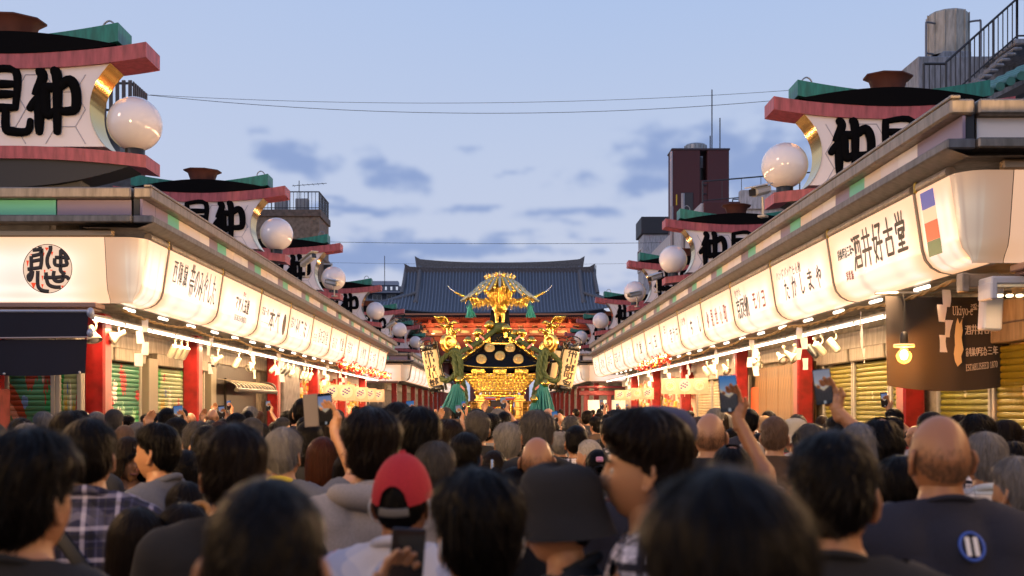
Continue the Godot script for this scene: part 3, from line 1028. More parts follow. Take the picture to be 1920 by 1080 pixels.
	for k in west.size():
		var za := 15.6 + (k - 1) * MODULE if k else 14.67
		var zb := minf(15.6 + k * MODULE, 48.95)
		var o := sign_box(-1.0, xs, za, zb, west[k][0], "light boxes along the west eaves", 1.0)
		for w in west[k][1]:
			print_on(o, "lettering", -1.0, xs, zb - w[1], w[2], w[0], w[3], w[4], w[5], w[6])
		if k == 2:
			var lt := latin("DOKUSHINDO", 0.11)
			obj("lettering", lt, brown, o, sign_frame(-1.0, xs, za + 1.15, 3.42) * Transform3D(Basis.from_scale(Vector3(1.0, 1.0, 0.5)), Vector3.ZERO))
		if k == 3:
			var oval := MB.new()
			oval.lathe([Vector2(0, 0.006), Vector2(0.16, 0.006), Vector2(0.16, 0.0)], 24, sign_frame(-1.0, xs, za + 2.55, 3.62) * Transform3D(Basis(Vector3.RIGHT, PI / 2).scaled(Vector3(1.0, 1.5, 1.0)), Vector3.ZERO))
			obj("oval_mark", oval, brown, o)
	# east row
	xs = 4.48
	end_sign(1.0, 4.34, 10.2, "plain white end sign with a vertical seam, beside the picture print", 0.72)
	var east := [
		["narrow white light box with a picture in blue, red and green bands at the corner", 10.57, 11.5, []],
		["white light box with big black square cut kanji and a tiny red seal", 11.5, 14.55, [["酒井好古堂", 2.14, 3.5, Vector2(0.31, 0.46), 0.06, 0.02, mat(0.05, 0.035, 0.02, 0.5)], ["創業明治三年", 2.72, 3.7, Vector2(0.083, 0.13), 0.016, 0.009, black], ["浮世絵", 2.5, 3.4, Vector2(0.08, 0.12), 0.02, 0.008, red]]],
		["white light box with spaced black hiragana under a line of katakana", 14.55, 17.6, [["ハンドバックと小物", 2.75, 3.78, Vector2(0.12, 0.15), 0.035, 0.008, brown], ["たかしまや", 2.4, 3.45, Vector2(0.26, 0.32), 0.16, 0.017, black]]],
		["white light box with black kanji and three red katakana", 17.6, 20.65, [["ゆかた", 2.75, 3.83, Vector2(0.15, 0.15), 0.02, 0.008, brown], ["京履物", 2.75, 3.43, Vector2(0.3, 0.38), 0.03, 0.02, black], ["モリヨ", 1.45, 3.48, Vector2(0.22, 0.3), 0.1, 0.018, red]]],
		["white light box with five dark red kanji side by side", 20.65, 23.7, [["仲見世小町", 2.6, 3.46, Vector2(0.28, 0.36), 0.16, 0.017, red]]],
		["white light box with three lone black strokes of hiragana and small red print", 23.7, 26.75, [["人形焼", 2.75, 3.75, Vector2(0.18, 0.18), 0.04, 0.01, red], ["ちもし", 1.55, 3.46, Vector2(0.32, 0.36), 0.16, 0.022, black]]],
		["white light box with black lettering above the first red flowers of the east row", 26.75, 29.8, [["日", 2.4, 3.75, Vector2(0.3, 0.2), 0.04, 0.014, brown], ["きうち", 1.5, 3.46, Vector2(0.36, 0.36), 0.1, 0.018, black]]],
		["white light box with a single long dark stroke, seventh of the east row", 29.8, 32.85, [["一し玉", 2.4, 3.46, Vector2(0.4, 0.4), 0.16, 0.02, brown]]],
		["white light box with two dark kanji, eighth of the east row", 32.85, 35.9, [["久堂", 2.2, 3.46, Vector2(0.5, 0.4), 0.2, 0.022, black]]],
		["white light box with pale grey lettering, ninth of the east row", 35.9, 38.95, [["小物処", 2.4, 3.5, Vector2(0.4, 0.36), 0.16, 0.012, mat(0.3, 0.25, 0.2, 0.5)]]],
		["white light box with black brush kanji, tenth of the east row", 38.95, 42.0, [["浅草人形", 2.7, 3.46, Vector2(0.4, 0.4), 0.12, 0.02, black]]],
		["white light box with red brush kanji, eleventh of the east row", 42.0, 45.05, [["京本玉", 2.4, 3.46, Vector2(0.4, 0.4), 0.16, 0.02, red]]],
		["white light box with brown kanji, second from the far end of the east row", 45.05, 48.1, [["古町堂", 2.4, 3.46, Vector2(0.4, 0.4), 0.16, 0.02, brown]]],
		["last white light box of the east row, at the gap", 48.1, 50.95, [["中日人", 2.2, 3.46, Vector2(0.4, 0.4), 0.12, 0.02, red]]],
	]
	for k in east.size():
		var o := sign_box(1.0, xs, east[k][1], east[k][2], east[k][0], "light boxes along the east eaves", 1.0)
		for w in east[k][3]:
			print_on(o, "lettering", 1.0, xs, east[k][1] + w[1], w[2], w[0], w[3], w[4], w[5], w[6])
		if k == 0:  # a plain banded colour print in place of the picture
			var fr := sign_frame(1.0, xs, 11.36, 3.34)
			for band in [[0.0, 0.16, printed(0.16, 0.24, 0.08, 0.6)], [0.16, 0.36, printed(1.0, 0.13, 0.04, 0.75)], [0.36, 0.5, printed(1.0, 0.75, 0.45, 0.75)], [0.5, 0.68, printed(0.1, 0.12, 0.5, 0.6)]]:
				var q := MB.new()
				q.box(fr * Vector3(0.19, (band[0] + band[1]) / 2.0, 0.004), Vector3(0.33, band[1] - band[0] - 0.002, 0.004), 0.0, fr.basis)
				obj("colour_band", q, band[2], o)
	# the second rows
	for s in [-1.0, 1.0]:
		xs = 4.82 if s < 0 else 4.48
		end_sign(s, 4.68 if s < 0 else 4.34, 58.0 if s < 0 else 58.5, "curved white end sign of the second row, beside the %s lantern" % ("west" if s < 0 else "east"), 0.9)
		for k in 16:
			var za := 59.3 + k * MODULE
			sign_box(s, xs, za, za + MODULE, "%s white light box of the second row, %s side of the shrine" % [nth(k + 1), "west" if s < 0 else "east"], "light boxes of the second %s row" % ("west" if s < 0 else "east"), 1.0)


# ------------------------------------------------------------------ roof signs
func bow(half: float, y_mid: float, y_tip: float, thick: float, power := 2.0) -> PackedVector2Array:
	var poly := PackedVector2Array()
	for k in 25:
		var x := lerpf(-half, half, k / 24.0)
		poly.append(Vector2(x, y_mid + (y_tip - y_mid) * pow(absf(x / half), power)))
	for k in 25:
		var x := lerpf(half, -half, k / 24.0)
		poly.append(Vector2(x, y_mid - thick + (y_tip - y_mid) * pow(absf(x / half), power)))
	return poly


func roof_sign(s: float, cx: float, z: float, label: String, lamp_label: String) -> void:
	var o := thing("roof_sign", label, "sign", Vector3(cx, EYE + 1.86, -z - 0.33), 0.0, "signboards on the shop roofs")
	var m := -s  # towards the street
	var pink := mat(0.4, 0.085, 0.1, 0.45, 0.0, "streak")
	var front := Transform3D(Basis(), Vector3(0, 0, -0.33))
	var q := MB.new()
	q.prism(bow(2.13, 3.45, 3.62, 0.23, 2.2), 0.66, front)
	obj("upper_beam", q, pink, o)
	q = MB.new()
	q.prism(bow(2.13, 2.06, 1.92, 0.19, 2.0), 0.66, front)
	obj("lower_beam", q, pink, o)
	var teal := MB.new()
	teal.prism(bow(1.7, 3.7, 3.92, 0.28, 1.5), 0.6, Transform3D(Basis(), Vector3(0, 0, -0.3)))
	obj("ridge_cap", teal, mat(0.012, 0.19, 0.15, 0.4, 0.0, "streak"), o)
	var lens := PackedVector2Array()
	for k in 25:
		var x := lerpf(-1.68, 1.68, k / 24.0)
		lens.append(Vector2(x, 3.78 - 0.2 * pow(absf(x / 1.68), 1.7)))
	for k in 23:
		var x := lerpf(1.54, -1.54, k / 22.0)
		lens.append(Vector2(x, 3.44 + 0.13 * (x / 1.7) * (x / 1.7)))
	q = MB.new()
	q.prism(lens, 0.68, Transform3D(Basis(), Vector3(0, 0, -0.34)))
	obj("ridge", q, matte(0.005, 0.005, 0.006), o)
	var keel := PackedVector2Array()
	for k in 21:
		var x := lerpf(-1.95, 1.95, k / 20.0)
		keel.append(Vector2(x, 1.93 - 0.12 * pow(x / 2.13, 2.0)))
	for k in 21:
		var x := lerpf(1.95, -1.95, k / 20.0)
		keel.append(Vector2(x, 1.45 + 0.34 * pow(absf(x / 1.95), 2.0)))
	q = MB.new()
	q.prism(keel, 0.56, Transform3D(Basis(), Vector3(0, 0, -0.28)))
	obj("keel", q, mat(0.012, 0.012, 0.016, 0.6), o)
	q = MB.new()
	q.box(Vector3(0, 1.2, 0), Vector3(2.2, 1.0, 0.36), 0.02)
	obj("support", q, mat(0.05, 0.05, 0.055, 0.6), o)
	# the board with waisted ends
	var board := PackedVector2Array()
	var waist := func(y: float) -> float:
		var k := (y - 2.02) / 1.32
		return 1.26 + 0.34 * pow(absf(k - 0.47) / 0.53, 2.1)
	for k in 15:
		board.append(Vector2((waist as Callable).call(lerpf(2.06, 3.36, k / 14.0)), lerpf(2.06, 3.36, k / 14.0)))
	for k in 15:
		board.append(Vector2(-(waist as Callable).call(lerpf(3.36, 2.06, k / 14.0)), lerpf(3.36, 2.06, k / 14.0)))
	q = MB.new()
	q.prism(board, 0.54, Transform3D(Basis(), Vector3(0, 0, -0.27)))
	obj("board", q, mat(0.68, 0.63, 0.66, 0.35), o)
	for e in [1.0, -1.0]:
		q = MB.new()
		var pts := []
		for k in 15:
			for j in 2:
				pts.append(Vector3(e * (board[k].x + 0.012), board[k].y, -0.3 + 0.6 * j))
		q.sheet(pts, 1, 14, Vector3(e, 0, 0))
		obj("gilt_edge", q, mat(0.85, 0.52, 0.13, 0.14, 1.0), o)
	# six-sided joints
	q = MB.new()
	var hx := 0.3
	for row in 4:
		for col in range(-3, 4):
			var c := Vector2(col * hx * 3.0 + (hx * 1.5 if row % 2 else 0.0), 2.1 + row * hx * 0.87)
			for k in 3:
				var a := TAU * k / 6.0
				var p0 := c + Vector2(cos(a), sin(a)) * hx
				var p1 := c + Vector2(cos(a + TAU / 6.0), sin(a + TAU / 6.0)) * hx
				if minf(p0.y, p1.y) < 2.08 or maxf(p0.y, p1.y) > 3.3:
					continue
				if maxf(absf(p0.x), absf(p1.x)) < 1.24:
					q.tube([Vector3(p0.x, p0.y, 0.272), Vector3(p1.x, p1.y, 0.272)], 0.009, 5)
	obj("panel_joint", q, mat(0.34, 0.34, 0.42, 0.5), o)
	for k in 3:
		var g := brush_glyph(["仲", "見", "世"][k], Vector2(0.92, 1.02), [0.066, 0.055, 0.06][k], 0.04)
		obj("lettering", g, matte(0.004, 0.004, 0.005), o, Transform3D(Basis(), Vector3(m * [0.74, -0.08, -0.9][k] + 0.05, 2.74, 0.29)))
	# rusty vent on the ridge
	q = MB.new()
	q.lathe([Vector2(0.28, 3.66), Vector2(0.29, 3.78), Vector2(0.36, 3.98), Vector2(0.47, 4.03), Vector2(0.47, 4.06), Vector2(0.0, 4.1)], 8, Transform3D(Basis(Vector3.UP, PI / 8), Vector3.ZERO), 1.0, 0.8)
	obj("roof_vent", q, mat(0.13, 0.035, 0.02, 0.75, 0.0, "stain"), o)
	q = MB.new()
	q.tube(smooth([Vector3(m * 1.55, 3.85, 0), Vector3(m * 1.55, 3.98, 0), Vector3(m * 1.46, 4.05, 0), Vector3(m * 1.37, 3.98, 0), Vector3(m * 1.37, 3.83, 0)], 4), 0.014, 6)
	obj("lifting_ring", q, mat(0.3, 0.3, 0.32, 0.4, 0.7), o)
	# globe
	var lamp := thing("globe_lamp", lamp_label, "lamp", Vector3(cx + m * 1.86, EYE + 3.79, -z - 0.3), 0.0, "globe lamps beside the roof signs")
	q = MB.new()
	q.lathe([Vector2(0.15, 0.0), Vector2(0.15, 0.14), Vector2(0.1, 0.15)], 20)
	obj("lamp_base", q, mat(0.006, 0.006, 0.007, 0.4), lamp)
	q = MB.new()
	q.ball(Vector3(0, 0.53, 0), Vector3.ONE * 0.41, 40, 24)
	var opal := mat(0.68, 0.64, 0.66, 0.08)
	opal.clearcoat_enabled = true
	opal.clearcoat = 0.6
	opal.clearcoat_roughness = 0.03
	obj("globe", q, opal, lamp)
	q = MB.new()
	q.tube([Vector3(0, 0.119, 0.02), Vector3(0, 0.945, 0.0)], 0.004, 4)
	obj("seam", q, mat(0.5, 0.5, 0.5, 0.4), lamp)


func security_camera(p: Vector3, yaw: float, pitch: float, label: String) -> void:
	var o := thing("security_camera", label, "camera", p, yaw, "security cameras on the eaves")
	var b := Basis(Vector3.RIGHT, pitch)
	var q := MB.new()
	q.box(Vector3(0, 0, 0), Vector3(0.16, 0.15, 0.62), 0.05, b)
	obj("housing", q, mat(0.42, 0.41, 0.4, 0.4, 0.2), o)
	q = MB.new()
	q.box(b * Vector3(0, 0.09, -0.03), Vector3(0.2, 0.02, 0.72), 0.008, b)
	obj("sun_shield", q, mat(0.46, 0.45, 0.44, 0.4, 0.1), o)
	q = MB.new()
	q.box(b * Vector3(0, 0, -0.315), Vector3(0.12, 0.11, 0.02), 0.01, b)
	obj("front_glass", q, mat(0.02, 0.02, 0.025, 0.1), o)
	q = MB.new()
	q.box(b * Vector3(0, 0, 0.315), Vector3(0.13, 0.12, 0.03), 0.02, b)
	q.tube([Vector3(0, -0.08, 0.1), Vector3(0.0, -0.25, 0.12), Vector3(0.0, -0.38, 0.12)], 0.022, 8)
	q.box(Vector3(0, -0.4, 0.12), Vector3(0.14, 0.04, 0.14), 0.01)
	obj("bracket", q, mat(0.34, 0.31, 0.27, 0.4, 0.4), o)


func roof_signs() -> void:
	var west := [16.0, 26.4, 35.6, 47.8, 59.5, 71.0, 83.0]
	var where := ["head of the west row above the emblem sign", "second of the west row, before the tan apartment house", "third along the west row, just past the tan apartment house", "fourth of the west row, before the grey block", "fifth of the west row, over the row end", "sixth of the west row, near the dark trees", "last visible of the west row, behind the leaning lantern"]
	for k in west.size():
		roof_sign(-1.0, -7.42, west[k], "white signboard with red beams, " + where[k], "white globe lamp beside the signboard " + ["above the round emblem", "with a ring on its ridge", "past the tan house", "before the grey block", "over the row end", "near the trees", "behind the lantern"][k])
	var east := [18.8, 31.0, 39.8, 53.2, 66.0, 78.0]
	where = ["largest of the east row, under the water tank", "second of the east row, before the red tower", "third along the east row, below the white house", "fourth along the east row, beside the gate roof", "fifth along the east row, over the second row", "last visible of the east row, beside the leaning lantern"]
	for k in east.size():
		roof_sign(1.0, 6.98, east[k], "white signboard with red beams, " + where[k], "white globe lamp on a black base, " + ["under the water tank and rails", "in front of the white house with shutters", "half hidden by a security camera", "beside the gate roof corner", "fifth along the east row", "last of the east row"][k])
	security_camera(at(578, 488, 26.0), -2.5, 0.25, "pale security camera on the west eaves, beside the second globe lamp")
	security_camera(at(623, 530, 31.0), 0.7, 0.2, "pale security camera in front of the third west globe lamp")
	security_camera(at(735, 608, 44.0), -2.4, 0.3, "small security camera between two white globes near the trees")
	security_camera(at(1425, 358, 17.5), 2.5, -0.25, "large pale security camera under the big east globe lamp")
	security_camera(at(1228, 520, 30.0), 2.5, -0.25, "pale security camera beside the second east globe lamp")
	security_camera(at(1190, 552, 36.0), 2.3, -0.2, "small blue grey security camera before the third east globe lamp")


# ------------------------------------------------------------------ houses, tower, wires and trees behind the rows
func house_block(o: Node3D, called: String, x0: float, x1: float, y0: float, y1: float, z0: float, z1: float, m: Material) -> void:
	var q := MB.new()
	q.box(Vector3((x0 + x1) / 2, (y0 + y1) / 2, -(z0 + z1) / 2), Vector3(x1 - x0, y1 - y0, z1 - z0), 0.03)
	obj(called, q, m, o)


func house_window(o: Node3D, c: Vector3, w: float, h: float, side := false, lit := false, panes := 2) -> void:
	var face := Basis(Vector3.UP, -PI / 2 if c.x > 0 else PI / 2) if side else Basis()
	var fr := MB.new()
	for e in [-1.0, 1.0]:
		fr.box(c + face * Vector3(e * w / 2, 0, 0.03), Vector3(0.08, h + 0.08, 0.1), 0.0, face)
		fr.box(c + face * Vector3(0, e * h / 2, 0.032), Vector3(w, 0.08, 0.1), 0.0, face)
	for k in range(1, panes):
		fr.box(c + face * Vector3(-w / 2 + w * k / panes, 0, 0.028), Vector3(0.05, h, 0.08), 0.0, face)
	var f := obj("window", fr, mat(0.5, 0.52, 0.56, 0.5), o)
	for k in panes:
		var g := MB.new()
		g.box(c + face * Vector3(-w / 2 + w * (k + 0.5) / panes, 0, 0.012), Vector3(w / panes - 0.02, h - 0.02, 0.02), 0.0, face)
		obj("pane", g, glow(1.0, 0.62, 0.32, 0.7) if lit and k == 0 else mat(0.03, 0.035, 0.045, 0.12), f)


func railing(o: Node3D, a: Vector3, b: Vector3, height: float, step: float, m: Material, called := "railing") -> void:
	var q := MB.new()
	var n := maxi(1, int(a.distance_to(b) / step))
	for k in n + 1:
		var p := a.lerp(b, float(k) / n)
		q.tube([p, p + Vector3.UP * height], 0.035 if k % 5 == 0 else 0.016, 5)
	q.tube([a + Vector3.UP * height, b + Vector3.UP * height], 0.035, 6)
	q.tube([a + Vector3.UP * 0.1, b + Vector3.UP * 0.1], 0.025, 6)
	obj(called, q, m, o)


func wire(a: Vector3, b: Vector3, sag: float, r: float, label: String) -> void:
	var pts := []
	for k in 41:
		var t := k / 40.0
		pts.append(a.lerp(b, t) - Vector3.UP * sag * 4.0 * t * (1.0 - t))
	var q := MB.new()
	q.tube(pts, r, 5)
	tag(obj("overhead_wire", q, mat(0.06, 0.06, 0.07, 0.6)), label, "wire")


func far_buildings() -> void:
	var tan_wall := mat(0.22, 0.165, 0.125, 0.75, 0.0, "stain")
	var dark_rail := mat(0.03, 0.03, 0.035, 0.5)
	# tan apartment house
	var o := thing("apartment_house", "tan flat roofed apartment house with roof railing behind the second west sign", "building")
	house_block(o, "wall", -17.0, -10.1, 0, 12.6, 60, 63.4, tan_wall)
	house_block(o, "parapet", -17.1, -10.0, 12.45, 12.85, 59.9, 63.5, mat(0.15, 0.11, 0.09, 0.7, 0.0, "stain"))
	house_block(o, "string_course", -17.05, -10.03, 10.2, 10.4, 59.93, 63.45, mat(0.16, 0.12, 0.1, 0.7))
	house_window(o, Vector3(-11.6, 9.4, -59.98), 2.3, 1.1, false, false, 3)
	house_window(o, Vector3(-14.6, 9.4, -59.98), 2.3, 1.1, false, false, 3)
	house_window(o, Vector3(-11.6, 6.4, -59.98), 2.3, 1.1, false, true, 3)
	house_window(o, Vector3(-10.08, 9.2, -61.6), 0.9, 1.6, false, false, 1)
	railing(o, Vector3(-16.9, 12.85, -60), Vector3(-10.1, 12.85, -60), 1.0, 0.2, dark_rail)
	railing(o, Vector3(-10.1, 12.85, -60), Vector3(-10.1, 12.85, -63.3), 1.0, 0.2, dark_rail)
	for x in [-11.3, -12.5, -14.4]:
		var q := MB.new()
		q.box(Vector3(x, 13.3, -61.4), Vector3(0.75, 0.85, 0.4), 0.04)
		q.lathe([Vector2(0.0, 0.012), Vector2(0.3, 0.01), Vector2(0.3, 0.0)], 20, Transform3D(Basis(Vector3.RIGHT, PI / 2), Vector3(x, 13.3, -61.19)))
		obj("air_conditioner", q, mat(0.25, 0.25, 0.26, 0.5), o)
	var aerial := MB.new()
	aerial.tube([Vector3(-11.6, 12.8, -62), Vector3(-11.6, 14.9, -62)], 0.025, 5)
	aerial.tube([Vector3(-12.0, 14.6, -62), Vector3(-10.0, 14.75, -62)], 0.018, 5)
	for k in 7:
		aerial.tube([Vector3(-11.9 + k * 0.28, 14.6 + k * 0.02, -61.7), Vector3(-11.9 + k * 0.28, 14.6 + k * 0.02, -62.3)], 0.012, 4)
	obj("aerial", aerial, dark_rail, o)
	# louvred roof house
	o = thing("louvred_house", "dark house with a slatted roof screen behind the big west globe lamp", "building")
	house_block(o, "wall", -19.0, -13.8, 0, 11.2, 40, 41.7, mat(0.07, 0.075, 0.085, 0.7, 0.0, "stain"))
	house_block(o, "plant", -15.4, -14.4, 11.2, 12.6, 40.5, 41.3, mat(0.1, 0.11, 0.13, 0.5, 0.4))
	for k in 22:
		for side in 2:
			if side == 1 and k > 6:
				continue
			var q := MB.new()
			if side == 0:
				q.box(Vector3(-13.82 - k * 0.24, 12.9, -40.0), Vector3(0.14, 2.2, 0.04), 0.005)
			else:
				q.box(Vector3(-13.75, 12.9, -40.2 - k * 0.24), Vector3(0.04, 2.2, 0.14), 0.005)
			obj("slat", q, mat(0.075, 0.055, 0.05, 0.6), o)
	var bars := MB.new()
	for y in [11.9, 12.9, 13.9]:
		bars.box(Vector3(-16.5, y, -40.05), Vector3(5.4, 0.08, 0.05))
		bars.box(Vector3(-13.8, y, -40.9), Vector3(0.05, 0.08, 1.65))
	obj("screen_rail", bars, dark_rail, o)
	# grey apartment block by the gate
	o = thing("apartment_block", "long grey blue apartment block with balconies beside the temple gate roof", "building")
	var slate := mat(0.085, 0.1, 0.135, 0.75, 0.0, "stain")
	house_block(o, "wall", -30.0, -13.6, 0, 20.6, 172, 186, slate)
	for k in 6:
		var y := 20.0 - k * 3.0
		house_block(o, "balcony", -30.2, -13.5, y - 2.9, y - 1.9, 170.9, 172, mat(0.13, 0.15, 0.2, 0.7))
		house_block(o, "floor_slab", -30.3, -13.4, y + 0.0, y + 0.28, 170.7, 172.2, mat(0.19, 0.21, 0.26, 0.7))
		for j in 7:
			house_window(o, Vector3(-15.0 - j * 2.3, y - 1.0, -171.98), 1.4, 1.7, false, (k * 7 + j) % 5 == 1 and k > 0, 2)
	house_block(o, "roof_screen", -21.2, -16.4, 21.6, 22.3, 174, 176, mat(0.3, 0.33, 0.4, 0.6))
	for k in 6:
		house_block(o, "roof_plant", -20.9 + k * 0.9, -20.4 + k * 0.9, 20.6, 21.4, 173.5, 174.5, mat(0.12, 0.13, 0.16, 0.6))
	var mast := MB.new()
	mast.tube([Vector3(-18.6, 20.6, -174), Vector3(-18.6, 26.4, -174)], 0.06, 5)
	obj("mast", mast, dark_rail, o)
	# dark red rooftop tower and white house
	o = thing("red_tower_house", "white house with a dark red rooftop stair tower and steel tank on top", "building")
	var white := mat(0.5, 0.49, 0.52, 0.6, 0.0, "streak")
	var red := mat(0.085, 0.02, 0.024, 0.7, 0.0, "fine")
	house_block(o, "wall", 9.45, 20.0, 0, 11.3, 50, 66, white)
	house_block(o, "red_wall", 9.6, 11.3, 9.2, 11.36, 49.9, 50.4, red)
	house_block(o, "parapet", 11.3, 20.1, 11.0, 11.9, 49.86, 50.3, white)
	for k in 4:
		house_window(o, Vector3(9.43, 8.2, -52.4 - k * 3.6), 1.7, 1.9, true, false, 2)
		house_window(o, Vector3(9.43, 5.2, -52.4 - k * 3.6), 1.7, 1.9, true, k == 1, 2)
	for z in [54.2, 57.7]:
		var pipe := MB.new()
		pipe.tube([Vector3(9.36, 0, -z), Vector3(9.36, 12.6, -z)], 0.09, 8)
		obj("drain_pipe", pipe, mat(0.3, 0.28, 0.3, 0.5), o)
	house_window(o, Vector3(12.4, 8.6, -49.98), 1.2, 1.6, false, false, 2)
	house_window(o, Vector3(15.0, 8.6, -49.98), 1.2, 1.6, false, false, 2)
	house_block(o, "tower_wall", 9.6, 11.15, 11.3, 16.0, 59, 60.4, red)
	house_block(o, "tower_wall", 11.55, 12.75, 11.3, 16.0, 59, 60.4, red)
	house_block(o, "tower_wall", 11.15, 11.55, 11.3, 14.3, 59.03, 60.4, red)
	house_block(o, "tower_trim", 9.5, 9.62, 0.5, 15.9, 58.95, 59.2, mat(0.45, 0.4, 0.42, 0.5))
	house_block(o, "tower_trim", 9.55, 12.8, 15.95, 16.06, 58.95, 60.45, mat(0.05, 0.03, 0.035, 0.5))
	house_block(o, "slot_window", 11.17, 11.53, 14.3, 15.2, 60.0, 60.1, mat(0.02, 0.025, 0.03, 0.15))
	house_block(o, "door", 10.1, 10.75, 11.9, 13.6, 58.94, 59.0, mat(0.03, 0.026, 0.03, 0.5))
	house_block(o, "yellow_sign", 9.8, 9.88, 12.9, 13.5, 58.95, 59.0, mat(0.6, 0.4, 0.03, 0.5))
	for k in 5:
		house_block(o, "step_iron", 11.2, 11.5, 12.0 + k * 0.5, 12.05 + k * 0.5, 58.88, 59.0, dark_rail)
	var tank := MB.new()
	tank.lathe([Vector2(0.62, 14.4), Vector2(0.62, 16.7), Vector2(0.56, 16.78), Vector2(0.3, 16.85), Vector2(0, 16.86)], 14, Transform3D(Basis(), Vector3(11.3, 0, -61.2)))
	for k in 14:
		tank.tube([Vector3(11.3 + cos(TAU * k / 14) * 0.63, 14.4, -61.2 + sin(TAU * k / 14) * 0.63), Vector3(11.3 + cos(TAU * k / 14) * 0.63, 16.72, -61.2 + sin(TAU * k / 14) * 0.63)], 0.025, 4)
	obj("water_tank", tank, mat(0.4, 0.41, 0.42, 0.4, 0.3, "streak"), o)
	railing(o, Vector3(9.6, 11.36, -50.2), Vector3(16.0, 11.9, -50.2), 1.0, 0.9, dark_rail)
	railing(o, Vector3(12.9, 11.9, -58.8), Vector3(16.0, 11.9, -58.8), 1.3, 0.4, dark_rail)
	for a in [[12.0, 19.6], [12.45, 18.0], [11.9, 17.0]]:
		var q := MB.new()
		q.tube([Vector3(a[0], 16.0, -60), Vector3(a[0], a[1], -60)], 0.035, 5)
		obj("aerial", q, dark_rail, o)
	o = thing("black_capped_house", "narrow pale house with a black roof band behind the white house", "building")
	house_block(o, "wall", 10.15, 16.0, 0, 13.9, 75, 77.6, mat(0.4, 0.42, 0.48, 0.6, 0.0, "streak"))
	house_block(o, "roof_band", 10.0, 16.1, 13.9, 15.1, 74.8, 77.8, mat(0.022, 0.024, 0.032, 0.6))
	house_block(o, "balcony", 9.9, 10.14, 5.0, 6.8, 74.6, 77, mat(0.05, 0.05, 0.06, 0.6))
	for k in 3:
		house_window(o, Vector3(10.13, 12.2 - k * 2.9, -76.3), 2.0, 1.5, true, false, 2)
	# concrete house with the big water tank
	o = thing("tank_house", "grey concrete stair house with a rust streaked water tank and black stair rail", "building")
	var conc := mat(0.3, 0.31, 0.34, 0.8, 0.0, "streak")
	house_block(o, "wall", 11.25, 20.0, 0, 9.9, 30, 38, conc)
	house_block(o, "stair_house", 11.95, 15.0, 9.9, 11.75, 30.4, 34, conc)
	house_block(o, "tank_base", 12.9, 13.75, 11.75, 12.1, 31, 32.6, conc)
	tank = MB.new()
	tank.lathe([Vector2(0.58, 12.1), Vector2(0.58, 13.3), Vector2(0.54, 13.37), Vector2(0.3, 13.42), Vector2(0, 13.43)], 12, Transform3D(Basis(), Vector3(13.3, 0, -31.6)))
	for k in 12:
		tank.tube([Vector3(13.3 + cos(TAU * k / 12) * 0.59, 12.1, -31.6 + sin(TAU * k / 12) * 0.59), Vector3(13.3 + cos(TAU * k / 12) * 0.59, 13.34, -31.6 + sin(TAU * k / 12) * 0.59)], 0.022, 4)
	obj("water_tank", tank, mat(0.5, 0.45, 0.38, 0.5, 0.0, "streak"), o)
	var pipes := MB.new()
	pipes.tube(smooth([Vector3(12.5, 11.8, -31.2), Vector3(12.5, 12.9, -31.2), Vector3(12.54, 13.0, -31.2), Vector3(12.8, 13.0, -31.3)], 3), 0.03, 6)
	pipes.tube(smooth([Vector3(13.8, 13.05, -31.3), Vector3(14.04, 13.05, -31.2), Vector3(14.1, 12.95, -31.2), Vector3(14.1, 11.8, -31.2)], 3), 0.03, 6)
	pipes.tube([Vector3(12.5, 12.1, -31.2), Vector3(12.75, 12.1, -31.3)], 0.03, 6)
	obj("pipe", pipes, mat(0.16, 0.17, 0.2, 0.5, 0.3), o)
	railing(o, Vector3(11.4, 9.9, -28.6), Vector3(12.0, 9.9, -28.6), 1.05, 0.14, dark_rail, "stair_rail")
	railing(o, Vector3(12.0, 9.9, -28.6), Vector3(13.9, 11.6, -28.6), 1.1, 0.16, dark_rail, "stair_rail")
	railing(o, Vector3(13.9, 11.6, -28.6), Vector3(16.4, 11.65, -28.6), 1.1, 0.2, dark_rail, "stair_rail")
	for k in 12:
		house_block(o, "step", 12.0 + k * 0.16, 12.25 + k * 0.16, 9.7 + k * 0.145, 9.78 + k * 0.145, 28.5, 29.6, conc)
	house_block(o, "landing", 13.8, 17.0, 11.45, 11.6, 28.5, 30.4, conc)
	house_block(o, "stair_wall", 12.0, 17.0, 0.0, 9.72, 28.7, 29.98, mat(0.34, 0.33, 0.33, 0.8, 0.0, "streak"))
	# corner of a tiled roof
	o = thing("tiled_roof_house", "house corner with a green tiled roof edge above the east sign", "building")
	house_block(o, "wall", 9.6, 16.0, 0, 7.3, 20.6, 27, mat(0.2, 0.16, 0.13, 0.8))
	for k in 12:
		var q := MB.new()
		var p := Vector3(9.1 + k * 0.2, 7.62 + k * 0.1, -20.2)
		q.tube([p, p + Vector3(0.12, 0.3, -1.6)], 0.085, 10)
		obj("tile", q, mat(0.045, 0.2, 0.17, 0.5, 0.0, "stain"), o)
	var slab := MB.new()
	slab.prism(PackedVector2Array([Vector2(9.0, 7.4), Vector2(11.6, 8.7), Vector2(11.6, 8.5), Vector2(9.0, 7.25)]), 1.8, Transform3D(Basis(), Vector3(0, 0, -22.0)))
	obj("roof_edge", slab, mat(0.03, 0.025, 0.022, 0.7), o)
	# far tower
	o = thing("far_tower", "small dark flat topped tower far off beside the gate roof", "building")
	house_block(o, "wall", 25.2, 29.4, 0, 28.5, 300, 308, mat(0.07, 0.08, 0.1, 0.8))
	house_block(o, "roof_band", 25.0, 29.6, 26.2, 29.6, 299.8, 308.2, mat(0.04, 0.045, 0.06, 0.8))
	var q2 := MB.new()
	q2.tube([Vector3(27.6, 29.6, -303), Vector3(27.6, 42.0, -303)], 0.12, 5)
	q2.tube([Vector3(27.0, 29.6, -303), Vector3(27.0, 33.5, -303)], 0.1, 5)
	obj("mast", q2, dark_rail, o)
